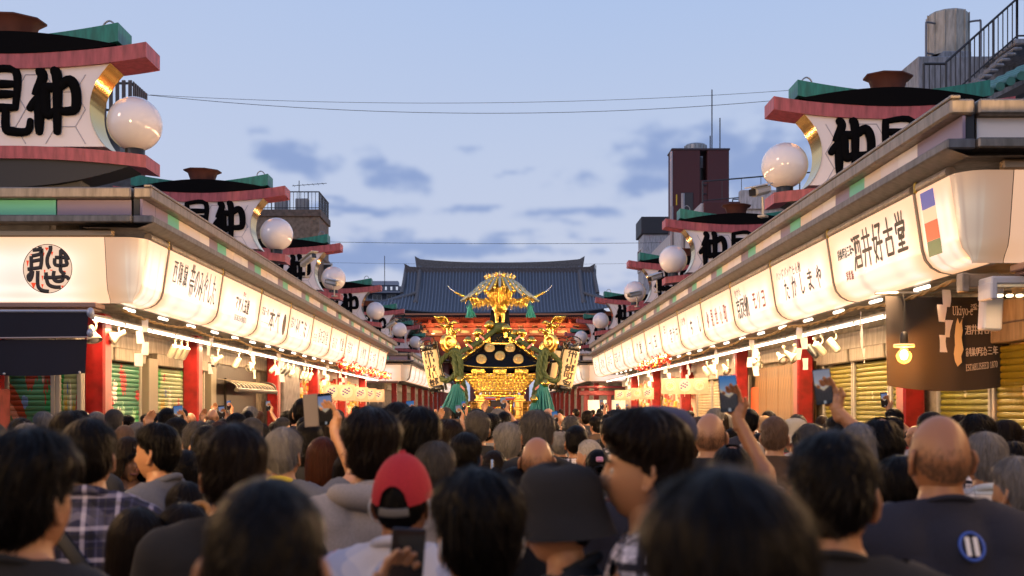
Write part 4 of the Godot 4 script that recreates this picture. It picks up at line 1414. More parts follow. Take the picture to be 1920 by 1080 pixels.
	# wires
	wire(at(282, 178, 42), at(1500, 168, 42), 0.42, 0.009, "upper of two thin black wires crossing the open sky")
	wire(at(276, 178, 41), at(1480, 186, 41), 0.62, 0.011, "lower of two thin black wires crossing the open sky")
	wire(at(540, 452, 62), at(1240, 455, 62), 0.1, 0.013, "thin wire low across the sky above the gate ridge")
	wire(at(600, 492, 80), at(1200, 494, 80), 0.1, 0.01, "faint wire that runs just behind the gate ridge")
	# dark trees by the gate
	for t in [[-9.8, 112.0, 11.6, 2.4, "dark broad tree in front of the gate, behind the west globes"], [-13.5, 122.0, 12.0, 3.0, "second dark tree by the gate, behind the red beams of the west signs"], [10.6, 118.0, 9.5, 2.2, "dark tree low beside the gate, behind the east signs"]]:
		tree(t[0], t[1], t[2], t[3], t[4])


func tree(x: float, z: float, height: float, spread: float, label: String) -> void:
	var o := thing("tree", label, "tree", Vector3(x, 0, -z))
	var trunk := MB.new()
	trunk.tube(smooth([Vector3.ZERO, Vector3(0.15, height * 0.35, 0), Vector3(0, height * 0.75, 0.1)], 4), [0.35, 0.33, 0.31, 0.28, 0.25, 0.22, 0.18, 0.14, 0.1], 9)
	for k in 7:
		var a := TAU * k / 7.0
		trunk.tube(smooth([Vector3(0.1, height * (0.4 + 0.04 * k), 0), Vector3(cos(a) * spread * 0.4, height * (0.55 + 0.04 * k), sin(a) * spread * 0.4), Vector3(cos(a) * spread * 0.8, height * (0.6 + 0.05 * k), sin(a) * spread * 0.8)], 3), [0.12, 0.11, 0.1, 0.08, 0.06, 0.05, 0.03], 6)
	obj("trunk", trunk, mat(0.05, 0.035, 0.025, 0.9), o)
	var clumps := []
	for k in 26:
		var d := Vector3(rng.randfn(), rng.randfn(), rng.randfn()).normalized() * rng.randf_range(0.4, 1.0)
		clumps.append([Vector3(d.x * spread, height * 0.72 + d.y * height * 0.3, d.z * spread), rng.randf_range(0.4, 0.9)])
	var leaves := MB.new()
	for k in 5200:
		var cl: Array = clumps[rng.randi() % clumps.size()]
		var p: Vector3 = cl[0] + Vector3(rng.randfn(), rng.randfn(), rng.randfn()) * (cl[1] as float) * 0.55
		var a := Vector3(rng.randfn(), rng.randfn(), rng.randfn()).normalized()
		var b := a.cross(Vector3(rng.randfn(), rng.randfn(), rng.randfn())).normalized()
		var sz := rng.randf_range(0.1, 0.2)
		var tone := rng.randf_range(0.6, 1.5)
		leaves.quad(p - a * sz, p + b * sz * 0.45, p + a * sz, p - b * sz * 0.45, a.cross(b), Color(tone, tone, tone))
	var leaf := mat(0.03, 0.055, 0.022, 0.6).duplicate()
	leaf.vertex_color_use_as_albedo = true
	leaf.backlight_enabled = true
	leaf.backlight = Color(0.05, 0.08, 0.03)
	obj("crown", leaves, leaf, o)


# ------------------------------------------------------------------ the great gate
func temple_gate() -> void:
	var z := 151.0
	var o := thing("temple_gate", "great two storey temple gate with grey tiled roof and red timbers", "temple gate", Vector3(0.15, 0, -z))
	var tile_m := mat(0.12, 0.127, 0.145, 0.5, 0.15, "streak")
	var ridge_m := mat(0.17, 0.155, 0.155, 0.65, 0.0, "stain")
	# roof profile from the eave up to the ridge: (distance in front of the ridge, height)
	var prof := [Vector2(9.6, 14.2), Vector2(8.4, 14.75), Vector2(7.0, 15.55), Vector2(5.4, 16.7), Vector2(3.6, 18.4), Vector2(2.0, 20.2), Vector2(0.9, 21.3)]
	var half := [17.5, 16.4, 15.2, 13.6, 13.3, 13.25, 13.2]
	for side in [1.0, -1.0]:
		var q := MB.new()
		var pts := []
		for k in prof.size():
			for j in 25:
				var u := j / 12.0 - 1.0
				var lift := 1.5 * pow(absf(u), 4.0) * (1.0 - k / 4.0) if k < 4 else 0.0
				pts.append(Vector3(u * half[k], prof[k].y + lift, side * prof[k].x))
		q.sheet(pts, 24, prof.size() - 1, Vector3(0, 1, side))
		obj("roof", q, tile_m, o)
		if side < 0:
			continue
		var ribs := MB.new()
		var n := 78
		for j in n:
			var run := []
			var x := lerpf(-17.2, 17.2, j / (n - 1.0))
			for k in prof.size():
				if absf(x) < half[k] - 0.15:
					var u: float = x / half[k]
					var lift := 1.5 * pow(absf(u), 4.0) * (1.0 - k / 4.0) if k < 4 else 0.0
					run.append(Vector3(x, prof[k].y + lift + 0.06, prof[k].x))
			if run.size() > 1:
				ribs.tube(run, 0.1, 6)
		obj("tile_rows", ribs, mat(0.16, 0.175, 0.21, 0.45, 0.15), o).set_meta("kind", "stuff")
		for e in [-1.0, 1.0]:
			var rr := MB.new()
			rr.tube([Vector3(e * 11.2, 21.4, 0.9), Vector3(e * 11.2, 19.9, 2.4), Vector3(e * 11.25, 18.2, 4.0), Vector3(e * 11.3, 16.7, 5.6), Vector3(e * 11.35, 15.9, 6.6)], 0.32, 8)
			rr.ball(Vector3(e * 11.35, 15.9, 6.75), Vector3(0.42, 0.5, 0.3))
			obj("descending_ridge", rr, ridge_m, o)
			rr = MB.new()
			rr.tube(smooth([Vector3(e * 11.5, 17.3, 5.2), Vector3(e * 13.4, 16.6, 6.0), Vector3(e * 15.6, 15.9, 7.6), Vector3(e * 17.7, 15.85, 9.5)], 4), 0.26, 8)
			obj("hip_ridge", rr, ridge_m, o)
			rr = MB.new()
			rr.tube([Vector3(e * 13.2, 21.5, 0.3), Vector3(e * 13.25, 19.4, 2.8), Vector3(e * 13.4, 17.3, 5.1)], 0.26, 8)
			obj("gable_edge", rr, ridge_m, o)
	var gable := MB.new()
	for e in [-1.0, 1.0]:
		var tri := PackedVector2Array([Vector2(-5.2, 16.8), Vector2(5.2, 16.8), Vector2(0, 21.4)])
		gable.prism(tri, 0.2, Transform3D(Basis(Vector3.UP, PI / 2), Vector3(e * 12.9 - 0.1, 0, 0)))
	obj("gable", gable, mat(0.3, 0.05, 0.03, 0.6), o)
	var poly := PackedVector2Array()
	for k in 33:
		var x := lerpf(-12.0, 12.0, k / 32.0)
		poly.append(Vector2(x, 22.15 + 0.55 * pow(absf(x / 12.0), 2.6) + (0.35 * smoothstep(11.3, 12.0, absf(x)))))
	for k in 33:
		var x := lerpf(11.7, -11.7, k / 32.0)
		poly.append(Vector2(x, 21.0))
	var ridge := MB.new()
	ridge.prism(poly, 1.0, Transform3D(Basis(), Vector3(0, 0, -0.5)))
	obj("main_ridge", ridge, ridge_m, o)
	poly = PackedVector2Array()
	for k in 33:
		var x := lerpf(-13.4, 13.4, k / 32.0)
		poly.append(Vector2(x, 21.2 + 0.25 * pow(absf(x / 13.4), 4.0) + 0.4 * smoothstep(12.6, 13.4, absf(x))))
	for k in 33:
		poly.append(Vector2(lerpf(13.0, -13.0, k / 32.0), 20.2))
	ridge = MB.new()
	ridge.prism(poly, 1.5, Transform3D(Basis(), Vector3(0, 0, 0.2)))
	obj("ridge_base", ridge, mat(0.12, 0.1, 0.1, 0.7, 0.0, "stain"), o)
	# eaves, brackets and the upper storey
	var verm := mat(0.27, 0.06, 0.038, 0.5, 0.0, "stain")
	var dark := mat(0.2, 0.025, 0.016, 0.55)
	var eave := MB.new()
	eave.box(Vector3(0, 14.05, 9.3), Vector3(34.0, 0.22, 0.5), 0.03)
	obj("eave_board", eave, mat(0.5, 0.2, 0.1, 0.5), o)
	for k in 110:
		var rafter := MB.new()
		rafter.box(Vector3(-16.5 + k * 0.303, 13.8, 7.2), Vector3(0.13, 0.16, 4.0), 0.0, Basis(Vector3.RIGHT, 0.1))
		obj("rafter", rafter, mat(0.45, 0.11, 0.05, 0.5), o)
	for tier in [[13.0, 6.0, 12.5], [12.4, 5.2, 12.2], [11.7, 4.6, 12.0], [8.6, 5.0, 12.4], [5.6, 4.6, 12.0]]:
		var beam := MB.new()
		beam.box(Vector3(0, tier[0], tier[1]), Vector3(tier[2] * 2, 0.34, 0.36), 0.03)
		obj("beam", beam, verm, o)
	for k in 13:
		var x := -11.4 + k * 1.9
		var br := MB.new()
		br.box(Vector3(x, 13.35, 5.9), Vector3(0.4, 0.5, 1.6), 0.04)
		br.box(Vector3(x, 12.75, 5.4), Vector3(1.2, 0.3, 0.5), 0.04)
		br.box(Vector3(x, 12.05, 5.1), Vector3(0.5, 0.45, 0.6), 0.04)
		obj("bracket", br, dark, o)
		var pl := MB.new()
		pl.box(Vector3(x + 0.95, 12.9, 4.6), Vector3(1.3, 0.42, 0.1))
		pl.box(Vector3(x + 0.95, 12.05, 4.5), Vector3(1.4, 0.5, 0.1))
		obj("plaster_panel", pl, mat(0.75, 0.52, 0.34, 0.7), o)
	for k in 7:
		var col := MB.new()
		col.tube([Vector3(-11.0 + k * 3.66, 0.3, 4.4), Vector3(-11.0 + k * 3.66, 12.0, 4.4)], 0.42, 14)
		obj("column", col, verm, o)
	var wall := MB.new()
	wall.box(Vector3(0, 10.2, 3.6), Vector3(22.4, 3.0, 0.3))
	wall.box(Vector3(-8.6, 4.0, 3.6), Vector3(5.2, 6.0, 0.3))
	wall.box(Vector3(8.6, 4.0, 3.6), Vector3(5.2, 6.0, 0.3))
	wall.box(Vector3(0, 7.0, 3.6), Vector3(22.4, 1.6, 0.3))
	wall.box(Vector3(0, 13.0, 3.9), Vector3(24.4, 2.2, 0.3))
	obj("wall", wall, mat(0.3, 0.045, 0.026, 0.6), o)
	var porch := MB.new()
	porch.box(Vector3(0, 7.8, 5.4), Vector3(25.4, 0.24, 2.6), 0.03)
	obj("balcony_floor", porch, verm, o)
	for k in 27:
		var post := MB.new()
		post.box(Vector3(-12.4 + k * 0.954, 8.5, 6.5), Vector3(0.16, 1.2, 0.16), 0.02)
		obj("baluster", post, verm, o)
	for y in [8.45, 9.15]:
		var rail := MB.new()
		rail.box(Vector3(0, y, 6.5), Vector3(25.6, 0.14, 0.18), 0.02)
		obj("handrail", rail, verm, o)
	for x in [-9.0, -6.0, -3.0, 0.0, 3.0, 6.0, 9.0]:  # lamps added to brighten the timbers under the eaves
		var lamp := MB.new()
		lamp.box(Vector3(x, 11.6, 7.3), Vector3(0.5, 0.1, 0.14), 0.03)
		obj("added_eave_lamp", lamp, glow(1.0, 0.75, 0.45, 0.8), o)
		var l := SpotLight3D.new()
		l.name = "added_eave_light"
		l.light_color = Color(1.0, 0.78, 0.5)
		l.light_energy = 22.0
		l.spot_range = 40.0
		l.spot_angle = 80.0
		l.light_size = 0.3
		l.shadow_enabled = true
		o.add_child(l, true)
		l.position = Vector3(x, 11.7, 7.4)
		l.rotation_degrees = Vector3(40, 0, 0)


# ------------------------------------------------------------------ lamps, ropes, paper streamers, cloths under the eaves
func area_light(called: String, p: Vector3, dir: Vector3, size: Vector2, energy: float, c: Color, along: Vector3) -> void:
	var l := AreaLight3D.new()
	l.name = called
	l.area_size = size
	l.light_color = c
	l.light_energy = energy
	l.area_range = 60.0
	l.area_attenuation = 2.0
	l.shadow_enabled = true
	var zz := -dir.normalized()
	var xx := along.normalized()
	add_child(l, true)
	l.transform = Transform3D(Basis(xx, zz.cross(xx), zz), p)


func tube_lamps() -> void:
	for s in [-1.0, 1.0]:
		var x: float = s * (5.5 if s < 0 else 5.12)
		var z := 14.45 if s < 0 else 12.9
		var end := 48.0 if s < 0 else 50.0
		var q := MB.new()
		q.box(Vector3(0, 0.0, 0), Vector3(0.045, 0.045, 1.16), 0.012)
		var glass := q.mesh()
		q = MB.new()
		q.box(Vector3(0, 0.045, 0), Vector3(0.07, 0.03, 1.2), 0.006)
		q.box(Vector3(0, 0.01, 0.595), Vector3(0.05, 0.05, 0.022), 0.004)
		q.box(Vector3(0, 0.01, -0.595), Vector3(0.05, 0.05, 0.022), 0.004)
		var batten := q.mesh()
		var k := 0
		while z < end:
			var o := thing("tube_lamp", "%s bare fluorescent tube in the long line under the %s eaves" % [nth(k + 1), "west" if s < 0 else "east"], "lamp", Vector3(x, 2.95, -z - 0.6), 0.0, "tube lamps under the %s eaves" % ("west" if s < 0 else "east"))
			obj("tube", glass, glow(1.0, 0.86, 0.7, 5.0), o)
			obj("batten", batten, mat(0.4, 0.36, 0.3, 0.5), o)
			if k % 5 == 0:
				area_light("tube_light", Vector3(x, 2.92, -z - 3.0), Vector3(-s * 0.15, -1, 0), Vector2(5.9, 0.05), 22.0, Color(1.0, 0.82, 0.6), Vector3(0, 0, 1))
			z += 1.215
			k += 1
		for j in 22:  # short bare tubes behind the lower edge of the light boxes
			var sz := (15.2 if s < 0 else 12.4) + j * 1.52
			q = MB.new()
			q.box(Vector3(0, 0, 0), Vector3(0.04, 0.04, 0.42), 0.01)
			tag(obj("strip_lamp", q, glow(1.0, 0.86, 0.7, 3.2), null, Transform3D(Basis(), Vector3(s * (5.26 if s < 0 else 4.92), 3.13, -sz))), "%s short strip lamp under the lower edge of the %s light boxes" % [nth(j + 1), "west" if s < 0 else "east"], "lamp", "strip lamps under the %s light boxes" % ("west" if s < 0 else "east"))
		# light from the sign boxes
		var zz := 14.5 if s < 0 else 11.0
		while zz < 100.0:
			area_light("sign_light", Vector3(s * (4.98 if s < 0 else 4.66), 3.16, -zz - 3.0), Vector3(-s, -0.4, 0), Vector2(5.8, 0.1), 40.0, Color(1.0, 0.8, 0.58), Vector3(0, 0, 1))
			zz += 6.1 if zz < 40.0 else 12.2


func paper_streamer(p: Vector3, twist: float, length: float, label: String) -> void:
	var q := MB.new()
	var y := 0.0
	var x := 0.0
	var step := length / 4.0
	for k in 4:
		var w := 0.1 + 0.015 * (k % 2)
		var x2 := x + (0.032 if k % 2 == 0 else -0.032)
		var b := 0.02 * sin(k * 2.1 + twist)
		var pts := []
		for j in 4:
			for e in 2:
				var t := j / 3.0
				pts.append(Vector3(x2 - w / 2 + w * e + b * t, y - step * 1.12 * t, 0.012 * k + 0.03 * sin(t * 2.6 + k + twist) * (e - 0.3)))
		q.sheet(pts, 1, 3, Vector3(0, 0, 1))
		y -= step
		x = -x2 * 0.4
	var paper := mat(0.74, 0.7, 0.68, 0.8)
	paper.backlight_enabled = true
	paper.backlight = Color(0.5, 0.45, 0.38)
	paper.cull_mode = BaseMaterial3D.CULL_DISABLED
	tag(obj("paper_streamer", q, paper, null, Transform3D(Basis(Vector3.UP, twist * 0.7), p)), label, "paper streamer", "folded white paper streamers on the straw rope")


func spot_lamp(p: Vector3, aim: Vector3, kind: int, label: String) -> void:
	var o := thing("spot_lamp", label, "lamp", p, 0.0, "clamp lamps under the eaves")
	var d := aim.normalized()
	var x := d.cross(Vector3.UP).normalized()
	var b := Basis(x, d, x.cross(d))
	var xf := Transform3D(b, -d * 0.0)
	var ivory := mat(0.5, 0.45, 0.34, 0.4)
	var ink := mat(0.03, 0.03, 0.03, 0.4)
	var q := MB.new()
	if kind == 0:
		q.lathe([Vector2(0, -0.11), Vector2(0.05, -0.11), Vector2(0.062, -0.09), Vector2(0.062, 0.12), Vector2(0.055, 0.125), Vector2(0.052, 0.1)], 16, xf)
		obj("can", q, ivory, o)
	elif kind == 1:
		q.lathe([Vector2(0, -0.11), Vector2(0.05, -0.11), Vector2(0.06, -0.09), Vector2(0.06, 0.1), Vector2(0.054, 0.1)], 16, xf)
		obj("can", q, ink, o)
	else:
		q.lathe([Vector2(0, -0.16), Vector2(0.035, -0.155), Vector2(0.045, -0.05), Vector2(0.1, 0.04), Vector2(0.115, 0.07), Vector2(0.108, 0.07)], 18, xf)
		obj("reflector", q, ivory, o)
	q = MB.new()
	q.ball(d * (0.1 if kind < 2 else 0.03), Vector3.ONE * (0.05 if kind < 2 else 0.075), 12, 8)
	obj("bulb", q, mat(0.55, 0.52, 0.46, 0.15) if kind != 1 else mat(0.12, 0.12, 0.12, 0.2), o)
	q = MB.new()
	q.tube(smooth([-d * 0.05, Vector3(0.05, 0.1, 0.02), Vector3(0.04, 0.2, 0.0)], 4), 0.012, 6)
	q.box(Vector3(0.04, 0.21, 0), Vector3(0.05, 0.05, 0.07), 0.01)
	obj("arm", q, ivory, o)


func straw_rope(s: float, x: float, z0: float, z1: float, label: String) -> void:
	var pts := []
	var n := int((z1 - z0) / 0.22)
	for k in n + 1:
		var z := z0 + (z1 - z0) * k / n
		var t := fmod((z - z0) / 3.2, 1.0)
		pts.append(Vector3(s * x, 3.1 - 0.5 * t * (1.0 - t) * 0.55 - 0.02, -z))
	var q := MB.new()
	for strand in 2:
		var run := []
		var m := pts.size() * 3 - 2
		for k in m:
			var f := k / 3.0
			var p: Vector3 = pts[int(f)].lerp(pts[mini(int(f) + 1, pts.size() - 1)], f - int(f))
			var a := k * 0.75 + strand * PI
			run.append(p + Vector3(cos(a), sin(a), 0) * 0.012)
		q.tube(run, 0.015, 5)
	tag(obj("straw_rope", q, mat(0.42, 0.27, 0.1, 0.85, 0.0, "fine")), label, "rope")


func cloth(called: String, w: float, h: float, folds: float, m: Material, parent: Node3D, sag := 0.0, fold_seed := 0.0) -> Callable:
	var pts := []
	var wave := func(u: float, t: float) -> Vector3:
		var d := folds * (0.35 + t) * (sin(u * 9.0 + fold_seed) * 0.5 + sin(u * 21.0 + fold_seed * 2.0 + t * 1.5) * 0.3 + sin(u * 4.0 - t * 2.0) * 0.5)
		return Vector3((u - 0.5) * w * (1.0 - 0.03 * t), -h * t - sag * t * 4.0 * u * (1.0 - u) - 0.3 * sag * sin(u * 3.0), d)
	for k in 31:
		for j in 61:
			pts.append((wave as Callable).call(j / 60.0, k / 30.0))
	var q := MB.new()
	q.sheet(pts, 60, 30, Vector3(0, 0, 1))
	obj(called, q, m, parent)
	return wave


func fan_display(p: Vector3, yaw: float, label: String, n: int, check: bool) -> void:
	# round paper fans pinned to a cream board under clear film
	var o := thing("fan_display", label, "fan display", p, yaw, "boards with paper fans and prints")
	var q := MB.new()
	o.scale = Vector3.ONE * (0.62 if p.x > 0 else 0.8)
	q.box(Vector3(0, 0, 0), Vector3(0.62 * n, 0.62, 0.03), 0.01)
	obj("board", q, mat(0.5, 0.37, 0.24, 0.6), o)
	for k in n:
		var c := Vector3((k - (n - 1) / 2.0) * 0.58, 0.02, 0.035)
		var f := MB.new()
		f.lathe([Vector2(0, 0.012), Vector2(0.23, 0.012), Vector2(0.24, 0.006), Vector2(0.24, 0.0)], 26, Transform3D(Basis(Vector3.RIGHT, PI / 2), c))
		f.box(c + Vector3(0, -0.32, 0), Vector3(0.025, 0.22, 0.012))
		var fan := obj("fan", f, mat(0.58, 0.46, 0.34, 0.7), o)
		var art := MB.new()
		if check or k % 2 == 1:
			for i in 4:
				for j in 4:
					if (i + j) % 2 == 0 and i + j < 7:
						art.box(c + Vector3(-0.13 + i * 0.075, -0.09 + j * 0.06 + i * 0.02, 0.016), Vector3(0.072, 0.056, 0.004))
			obj("check_print", art, mat(0.02, 0.02, 0.2, 0.5), fan)
		else:
			for i in 9:
				var a := i * 2.4
				art.tube([c + Vector3(cos(a) * 0.02 * i * 0.5, sin(a) * 0.02 * i * 0.5, 0.016), c + Vector3(cos(a) * 0.13, sin(a) * 0.12, 0.017)], 0.011, 5, true, 0.2, Vector3.BACK)
			obj("leaf_print", art, mat(0.16, 0.36, 0.03, 0.5) if k == 0 else mat(0.04, 0.3, 0.06, 0.5), fan)
			var rr := MB.new()
			var ring := []
			for i in 25:
				ring.append(c + Vector3(cos(TAU * i / 24) * 0.2, sin(TAU * i / 24) * 0.2, 0.015))
			rr.tube(ring, 0.006, 4, false)
			obj("ring_print", rr, mat(0.6, 0.12, 0.06, 0.5), fan)


func garland(s: float, x: float, z0: float, z1: float, label: String) -> void:
	var q := MB.new()
	var tones := [Color(0.62, 0.03, 0.02), Color(0.7, 0.07, 0.03), Color(0.55, 0.02, 0.03), Color(0.6, 0.42, 0.05), Color(0.2, 0.3, 0.04), Color(0.72, 0.3, 0.25)]
	for k in int((z1 - z0) * 46):
		var z := rng.randf_range(z0, z1)
		var lump := 0.5 + 0.5 * sin(z * 2.4) * sin(z * 5.1 + 1.0)
		if rng.randf() > 0.25 + lump:
			continue
		var p := Vector3(s * (x + rng.randfn() * 0.07), 3.08 + rng.randfn() * 0.07 + 0.06 * lump, -z)
		var c: Color = tones[mini(5, int(absf(rng.randfn()) * 2.0))]
		for j in 3:
			var a := Vector3(rng.randfn(), rng.randfn(), rng.randfn()).normalized()
			var b := a.cross(Vector3(rng.randfn(), rng.randfn(), rng.randfn())).normalized()
			var r := rng.randf_range(0.03, 0.07)
			q.quad(p, p + (a + b) * r * 0.7, p + a * r * 1.6, p + (a - b) * r * 0.7, a.cross(b).normalized(), c)
	var vine := []
	for k in int((z1 - z0) * 3):
		vine.append(Vector3(s * (x + 0.03 * sin(k * 1.3)), 3.08 + 0.06 * sin(k * 0.9), -z0 - k / 3.0))
	q.tube(vine, 0.008, 4)
	var m := mat(0.99, 0.99, 0.99, 0.6).duplicate()
	m.vertex_color_use_as_albedo = true
	m.cull_mode = BaseMaterial3D.CULL_DISABLED
	m.backlight_enabled = true
	m.backlight = Color(0.4, 0.12, 0.08)
	tag(obj("flower_garland", q, m), label, "garland")


func stall_fittings() -> void:
	tube_lamps()
	straw_rope(-1.0, 5.15, 14.6, 36.0, "twisted straw rope swagged under the light boxes of the west row")
	straw_rope(1.0, 4.78, 11.2, 36.0, "twisted straw rope swagged under the light boxes of the east row")
	var wz := [15.5, 19.1, 22.3, 25.2, 28.6, 32.0, 35.0]
	var ww := ["by the navy awning", "above the shutter with white and red spots", "by the second red pillar", "before the dark panelling", "by the scalloped iron awning", "by the grey screen", "before the first fan boards"]
	for k in wz.size():
		paper_streamer(Vector3(-5.17, 3.02, -wz[k]), k * 1.7, 0.66 if k < 4 else 0.6, "zigzag white paper streamer " + ww[k] + " on the west side")
	var ez := [11.55, 14.2, 17.0, 20.2, 23.6, 27.0, 30.5, 34.0, 37.0, 40.0]
	ww = ["in front of the brown cloth banner", "before the olive shutter", "beside the red pillar by the plank wall", "above the raised phone with a blue screen", "near the round reflector lamps", "by the fan display", "past the fan display", "among the red flowers", "further along past the flowers", "last one seen"]
	for k in ez.size():
		paper_streamer(Vector3(4.82, 3.02, -ez[k]), k * 1.3 + 0.6, 0.66 if k < 4 else 0.6, "zigzag white paper streamer " + ww[k] + " on the east side")
	var spots := [
		[-5.55, 2.72, 14.6, 0.3, -0.9, 0.2, 2, "black and ivory reflector lamp beside the navy awning edge"], [-5.6, 2.78, 15.6, -0.7, -0.4, 0.3, 2, "round ivory reflector lamp beside the navy awning"],
		[-5.62, 2.72, 18.4, -0.5, -0.8, -0.3, 0, "first of three ivory can lamps before the spotted shutter"], [-5.62, 2.72, 18.75, -0.5, -0.8, -0.3, 0, "second of three ivory can lamps before the spotted shutter"], [-5.62, 2.72, 19.1, -0.5, -0.8, -0.3, 0, "third of three ivory can lamps before the spotted shutter"],
		[-5.62, 2.68, 21.2, -0.9, -0.5, 0.2, 2, "ivory reflector lamp at the second red pillar"], [-5.62, 2.7, 22.9, -0.4, -0.9, 0.3, 0, "ivory can lamp past the second red pillar"], [-5.62, 2.66, 24.2, -0.3, -0.6, 0.7, 2, "large brownish reflector lamp above the iron awning"],
		[-5.62, 2.7, 26.6, -0.6, -0.7, 0.4, 0, "ivory can lamp above the third red pillar"], [-5.62, 2.66, 27.6, -0.6, -0.7, 0.5, 1, "first of two black can lamps near the grey screen"], [-5.62, 2.66, 28.2, -0.6, -0.7, 0.5, 1, "second of two black can lamps near the grey screen"], [-5.62, 2.66, 29.0, -0.2, -0.5, 0.8, 0, "pale can lamp facing out near the grey screen"],
		[-5.62, 2.66, 30.6, -0.4, -0.9, 0.2, 0, "first ivory can lamp past the grey screen"], [-5.62, 2.66, 31.2, -0.4, -0.9, 0.2, 0, "second ivory can lamp past the grey screen"], [-5.62, 2.66, 31.8, -0.4, -0.9, 0.2, 0, "third ivory can lamp past the grey screen"],
		[5.2, 2.72, 13.4, 0.7, -0.7, 0.2, 0, "small ivory can lamp at the edge of the brown banner"], [5.2, 2.72, 16.6, 0.6, -0.8, 0.2, 0, "ivory can lamp by the east red pillar"], [5.2, 2.7, 17.3, 0.7, -0.7, -0.2, 0, "ivory can lamp above the plank wall"], [5.2, 2.68, 17.7, 0.5, -0.8, 0.4, 1, "black can lamp above the plank wall"],
		[5.2, 2.64, 18.9, 0.6, -0.5, 0.5, 2, "ivory reflector lamp over the plank wall"], [5.2, 2.64, 19.6, 0.3, -0.6, 0.7, 2, "grey reflector lamp over the plank wall"], [5.2, 2.62, 21.5, 0.2, -0.5, 0.8, 2, "large ivory reflector lamp over the phone with the blue screen"],
		[5.2, 2.6, 24.4, 0.3, -0.7, 0.6, 2, "brass coloured reflector lamp by the beige shutters"], [5.2, 2.66, 26.0, 0.5, -0.8, 0.2, 0, "ivory can lamp by the beige shutters"], [5.2, 2.66, 26.8, 0.5, -0.8, 0.2, 0, "second ivory can lamp by the beige shutters"],
	]
	for w in spots:
		spot_lamp(Vector3(w[0], w[1], -w[2]), Vector3(w[3], w[4], w[5]), w[6], w[7])
	# navy awning at the west corner
	var o := thing("awning", "plain navy blue cloth awning with a pale seam under the round emblem sign", "awning", Vector3(-6.25, 3.0, -14.15))
	var navy := mat(0.014, 0.012, 0.024, 0.85, 0.0, "cloth")
	cloth("upper_cloth", 1.62, 0.33, 0.008, navy, o)
	var q := MB.new()
	q.tube([Vector3(-0.81, -0.34, 0.012), Vector3(0.8, -0.325, 0.012)], 0.011, 6)
	obj("seam_rod", q, mat(0.5, 0.38, 0.34, 0.5), o)
	q = MB.new()
	q.tube([Vector3(-0.85, 0.02, 0), Vector3(0.83, 0.02, 0)], 0.02, 8)
	q.ball(Vector3(0.84, 0.0, 0.01), Vector3(0.05, 0.07, 0.05))
	q.ball(Vector3(0.84, -0.27, 0.02), Vector3(0.045, 0.06, 0.045))
	obj("rod", q, mat(0.4, 0.42, 0.5, 0.35, 0.4), o)
	var low := thing("awning_drop", "lower half of the navy awning, hanging over the green mural shutter", "awning", Vector3(-6.26, 2.65, -14.17))
	cloth("cloth", 1.58, 0.45, 0.012, navy, low, 0.03, 1.0)
	q = MB.new()
	q.ball(Vector3(0.7, -0.44, 0.02), Vector3.ONE * 0.018)
	q.ball(Vector3(-0.3, -0.46, 0.02), Vector3.ONE * 0.018)
	obj("eyelet", q, mat(0.6, 0.58, 0.55, 0.3, 0.6), low)
	# red box at the frame edge
	o = thing("red_cabinet", "weathered red cabinet standing at the end wall beside the mural shutter", "cabinet", Vector3(-7.0, 0, -14.65))
	q = MB.new()
	q.box(Vector3(0, 1.0, 0), Vector3(0.42, 2.0, 0.4), 0.02)
	obj("body", q, mat(0.3, 0.06, 0.05, 0.6, 0.0, "stain"), o)
	for k in 3:
		q = MB.new()
		q.box(Vector3(0, 1.72 - k * 0.34, 0.205), Vector3(0.3, 0.27, 0.02), 0.008)
		obj("door", q, mat(0.38, 0.08, 0.06, 0.5), o)
	# iron awning with hoops
	o = thing("hooped_awning", "black scalloped awning on pale wire hoops in front of the dark panelling", "awning", Vector3(-5.75, 2.2, -25.0))
	q = MB.new()
	var pts := []
	for k in 9:
		for j in 31:
			var a := k / 8.0 * PI / 2
			pts.append(Vector3(0.1 - 0.42 + sin(a) * 0.42, cos(a) * 0.2 - 0.06, -2.0 + j * 0.1333))
	q.sheet(pts, 30, 8, Vector3(1, 1, 0))
	obj("cloth", q, mat(0.012, 0.009, 0.007, 0.8), o)
	for k in 12:
		q = MB.new()
		var run := []
		for j in 9:
			var a := j / 8.0 * PI / 2
			run.append(Vector3(0.1 - 0.42 + sin(a) * 0.43, cos(a) * 0.21 - 0.06, -1.95 + k * 0.354))
		q.tube(run, 0.008, 5)
		obj("hoop", q, mat(0.45, 0.38, 0.28, 0.4, 0.4), o)
	q = MB.new()
	q.tube([Vector3(0.11, -0.08, -2.05), Vector3(0.11, -0.08, 2.05)], 0.05, 8)
	q.tube(smooth([Vector3(-0.3, 0.17, -2.05), Vector3(-0.1, 0.15, -2.05), Vector3(0.06, 0.08, -2.05), Vector3(0.12, -0.16, -2.05)], 4), 0.03, 6)
	obj("rod", q, mat(0.05, 0.04, 0.03, 0.5), o)
	# brown cloth banner on the east side
	o = thing("cloth_banner", "wide brown cloth banner with white shop lettering behind the hanging light bulb", "banner", Vector3(5.26, 3.05, -12.5))
	var brown := mat(0.046, 0.038, 0.036, 0.85, 0.0, "cloth")
	brown.backlight_enabled = true
	brown.backlight = Color(0.16, 0.1, 0.06)
	var wave := cloth("cloth", 1.46, 1.05, 0.016, brown, o, 0.05, 0.4)
	var white := mat(0.72, 0.66, 0.6, 0.7)
	var paint := func(u: float, t: float, words: String, size: Vector2, gap: float, weight: float) -> void:
		for k in words.length():
			var p: Vector3 = (wave as Callable).call(u + k * (size.x + gap) / 1.46, t)
			var g := MB.new()
			lettering(g, words[k], Transform3D(Basis(), p + Vector3(0, 0, 0.022)), size, Vector2(size.x + gap, 0), weight)
			obj("lettering", g, white, o)
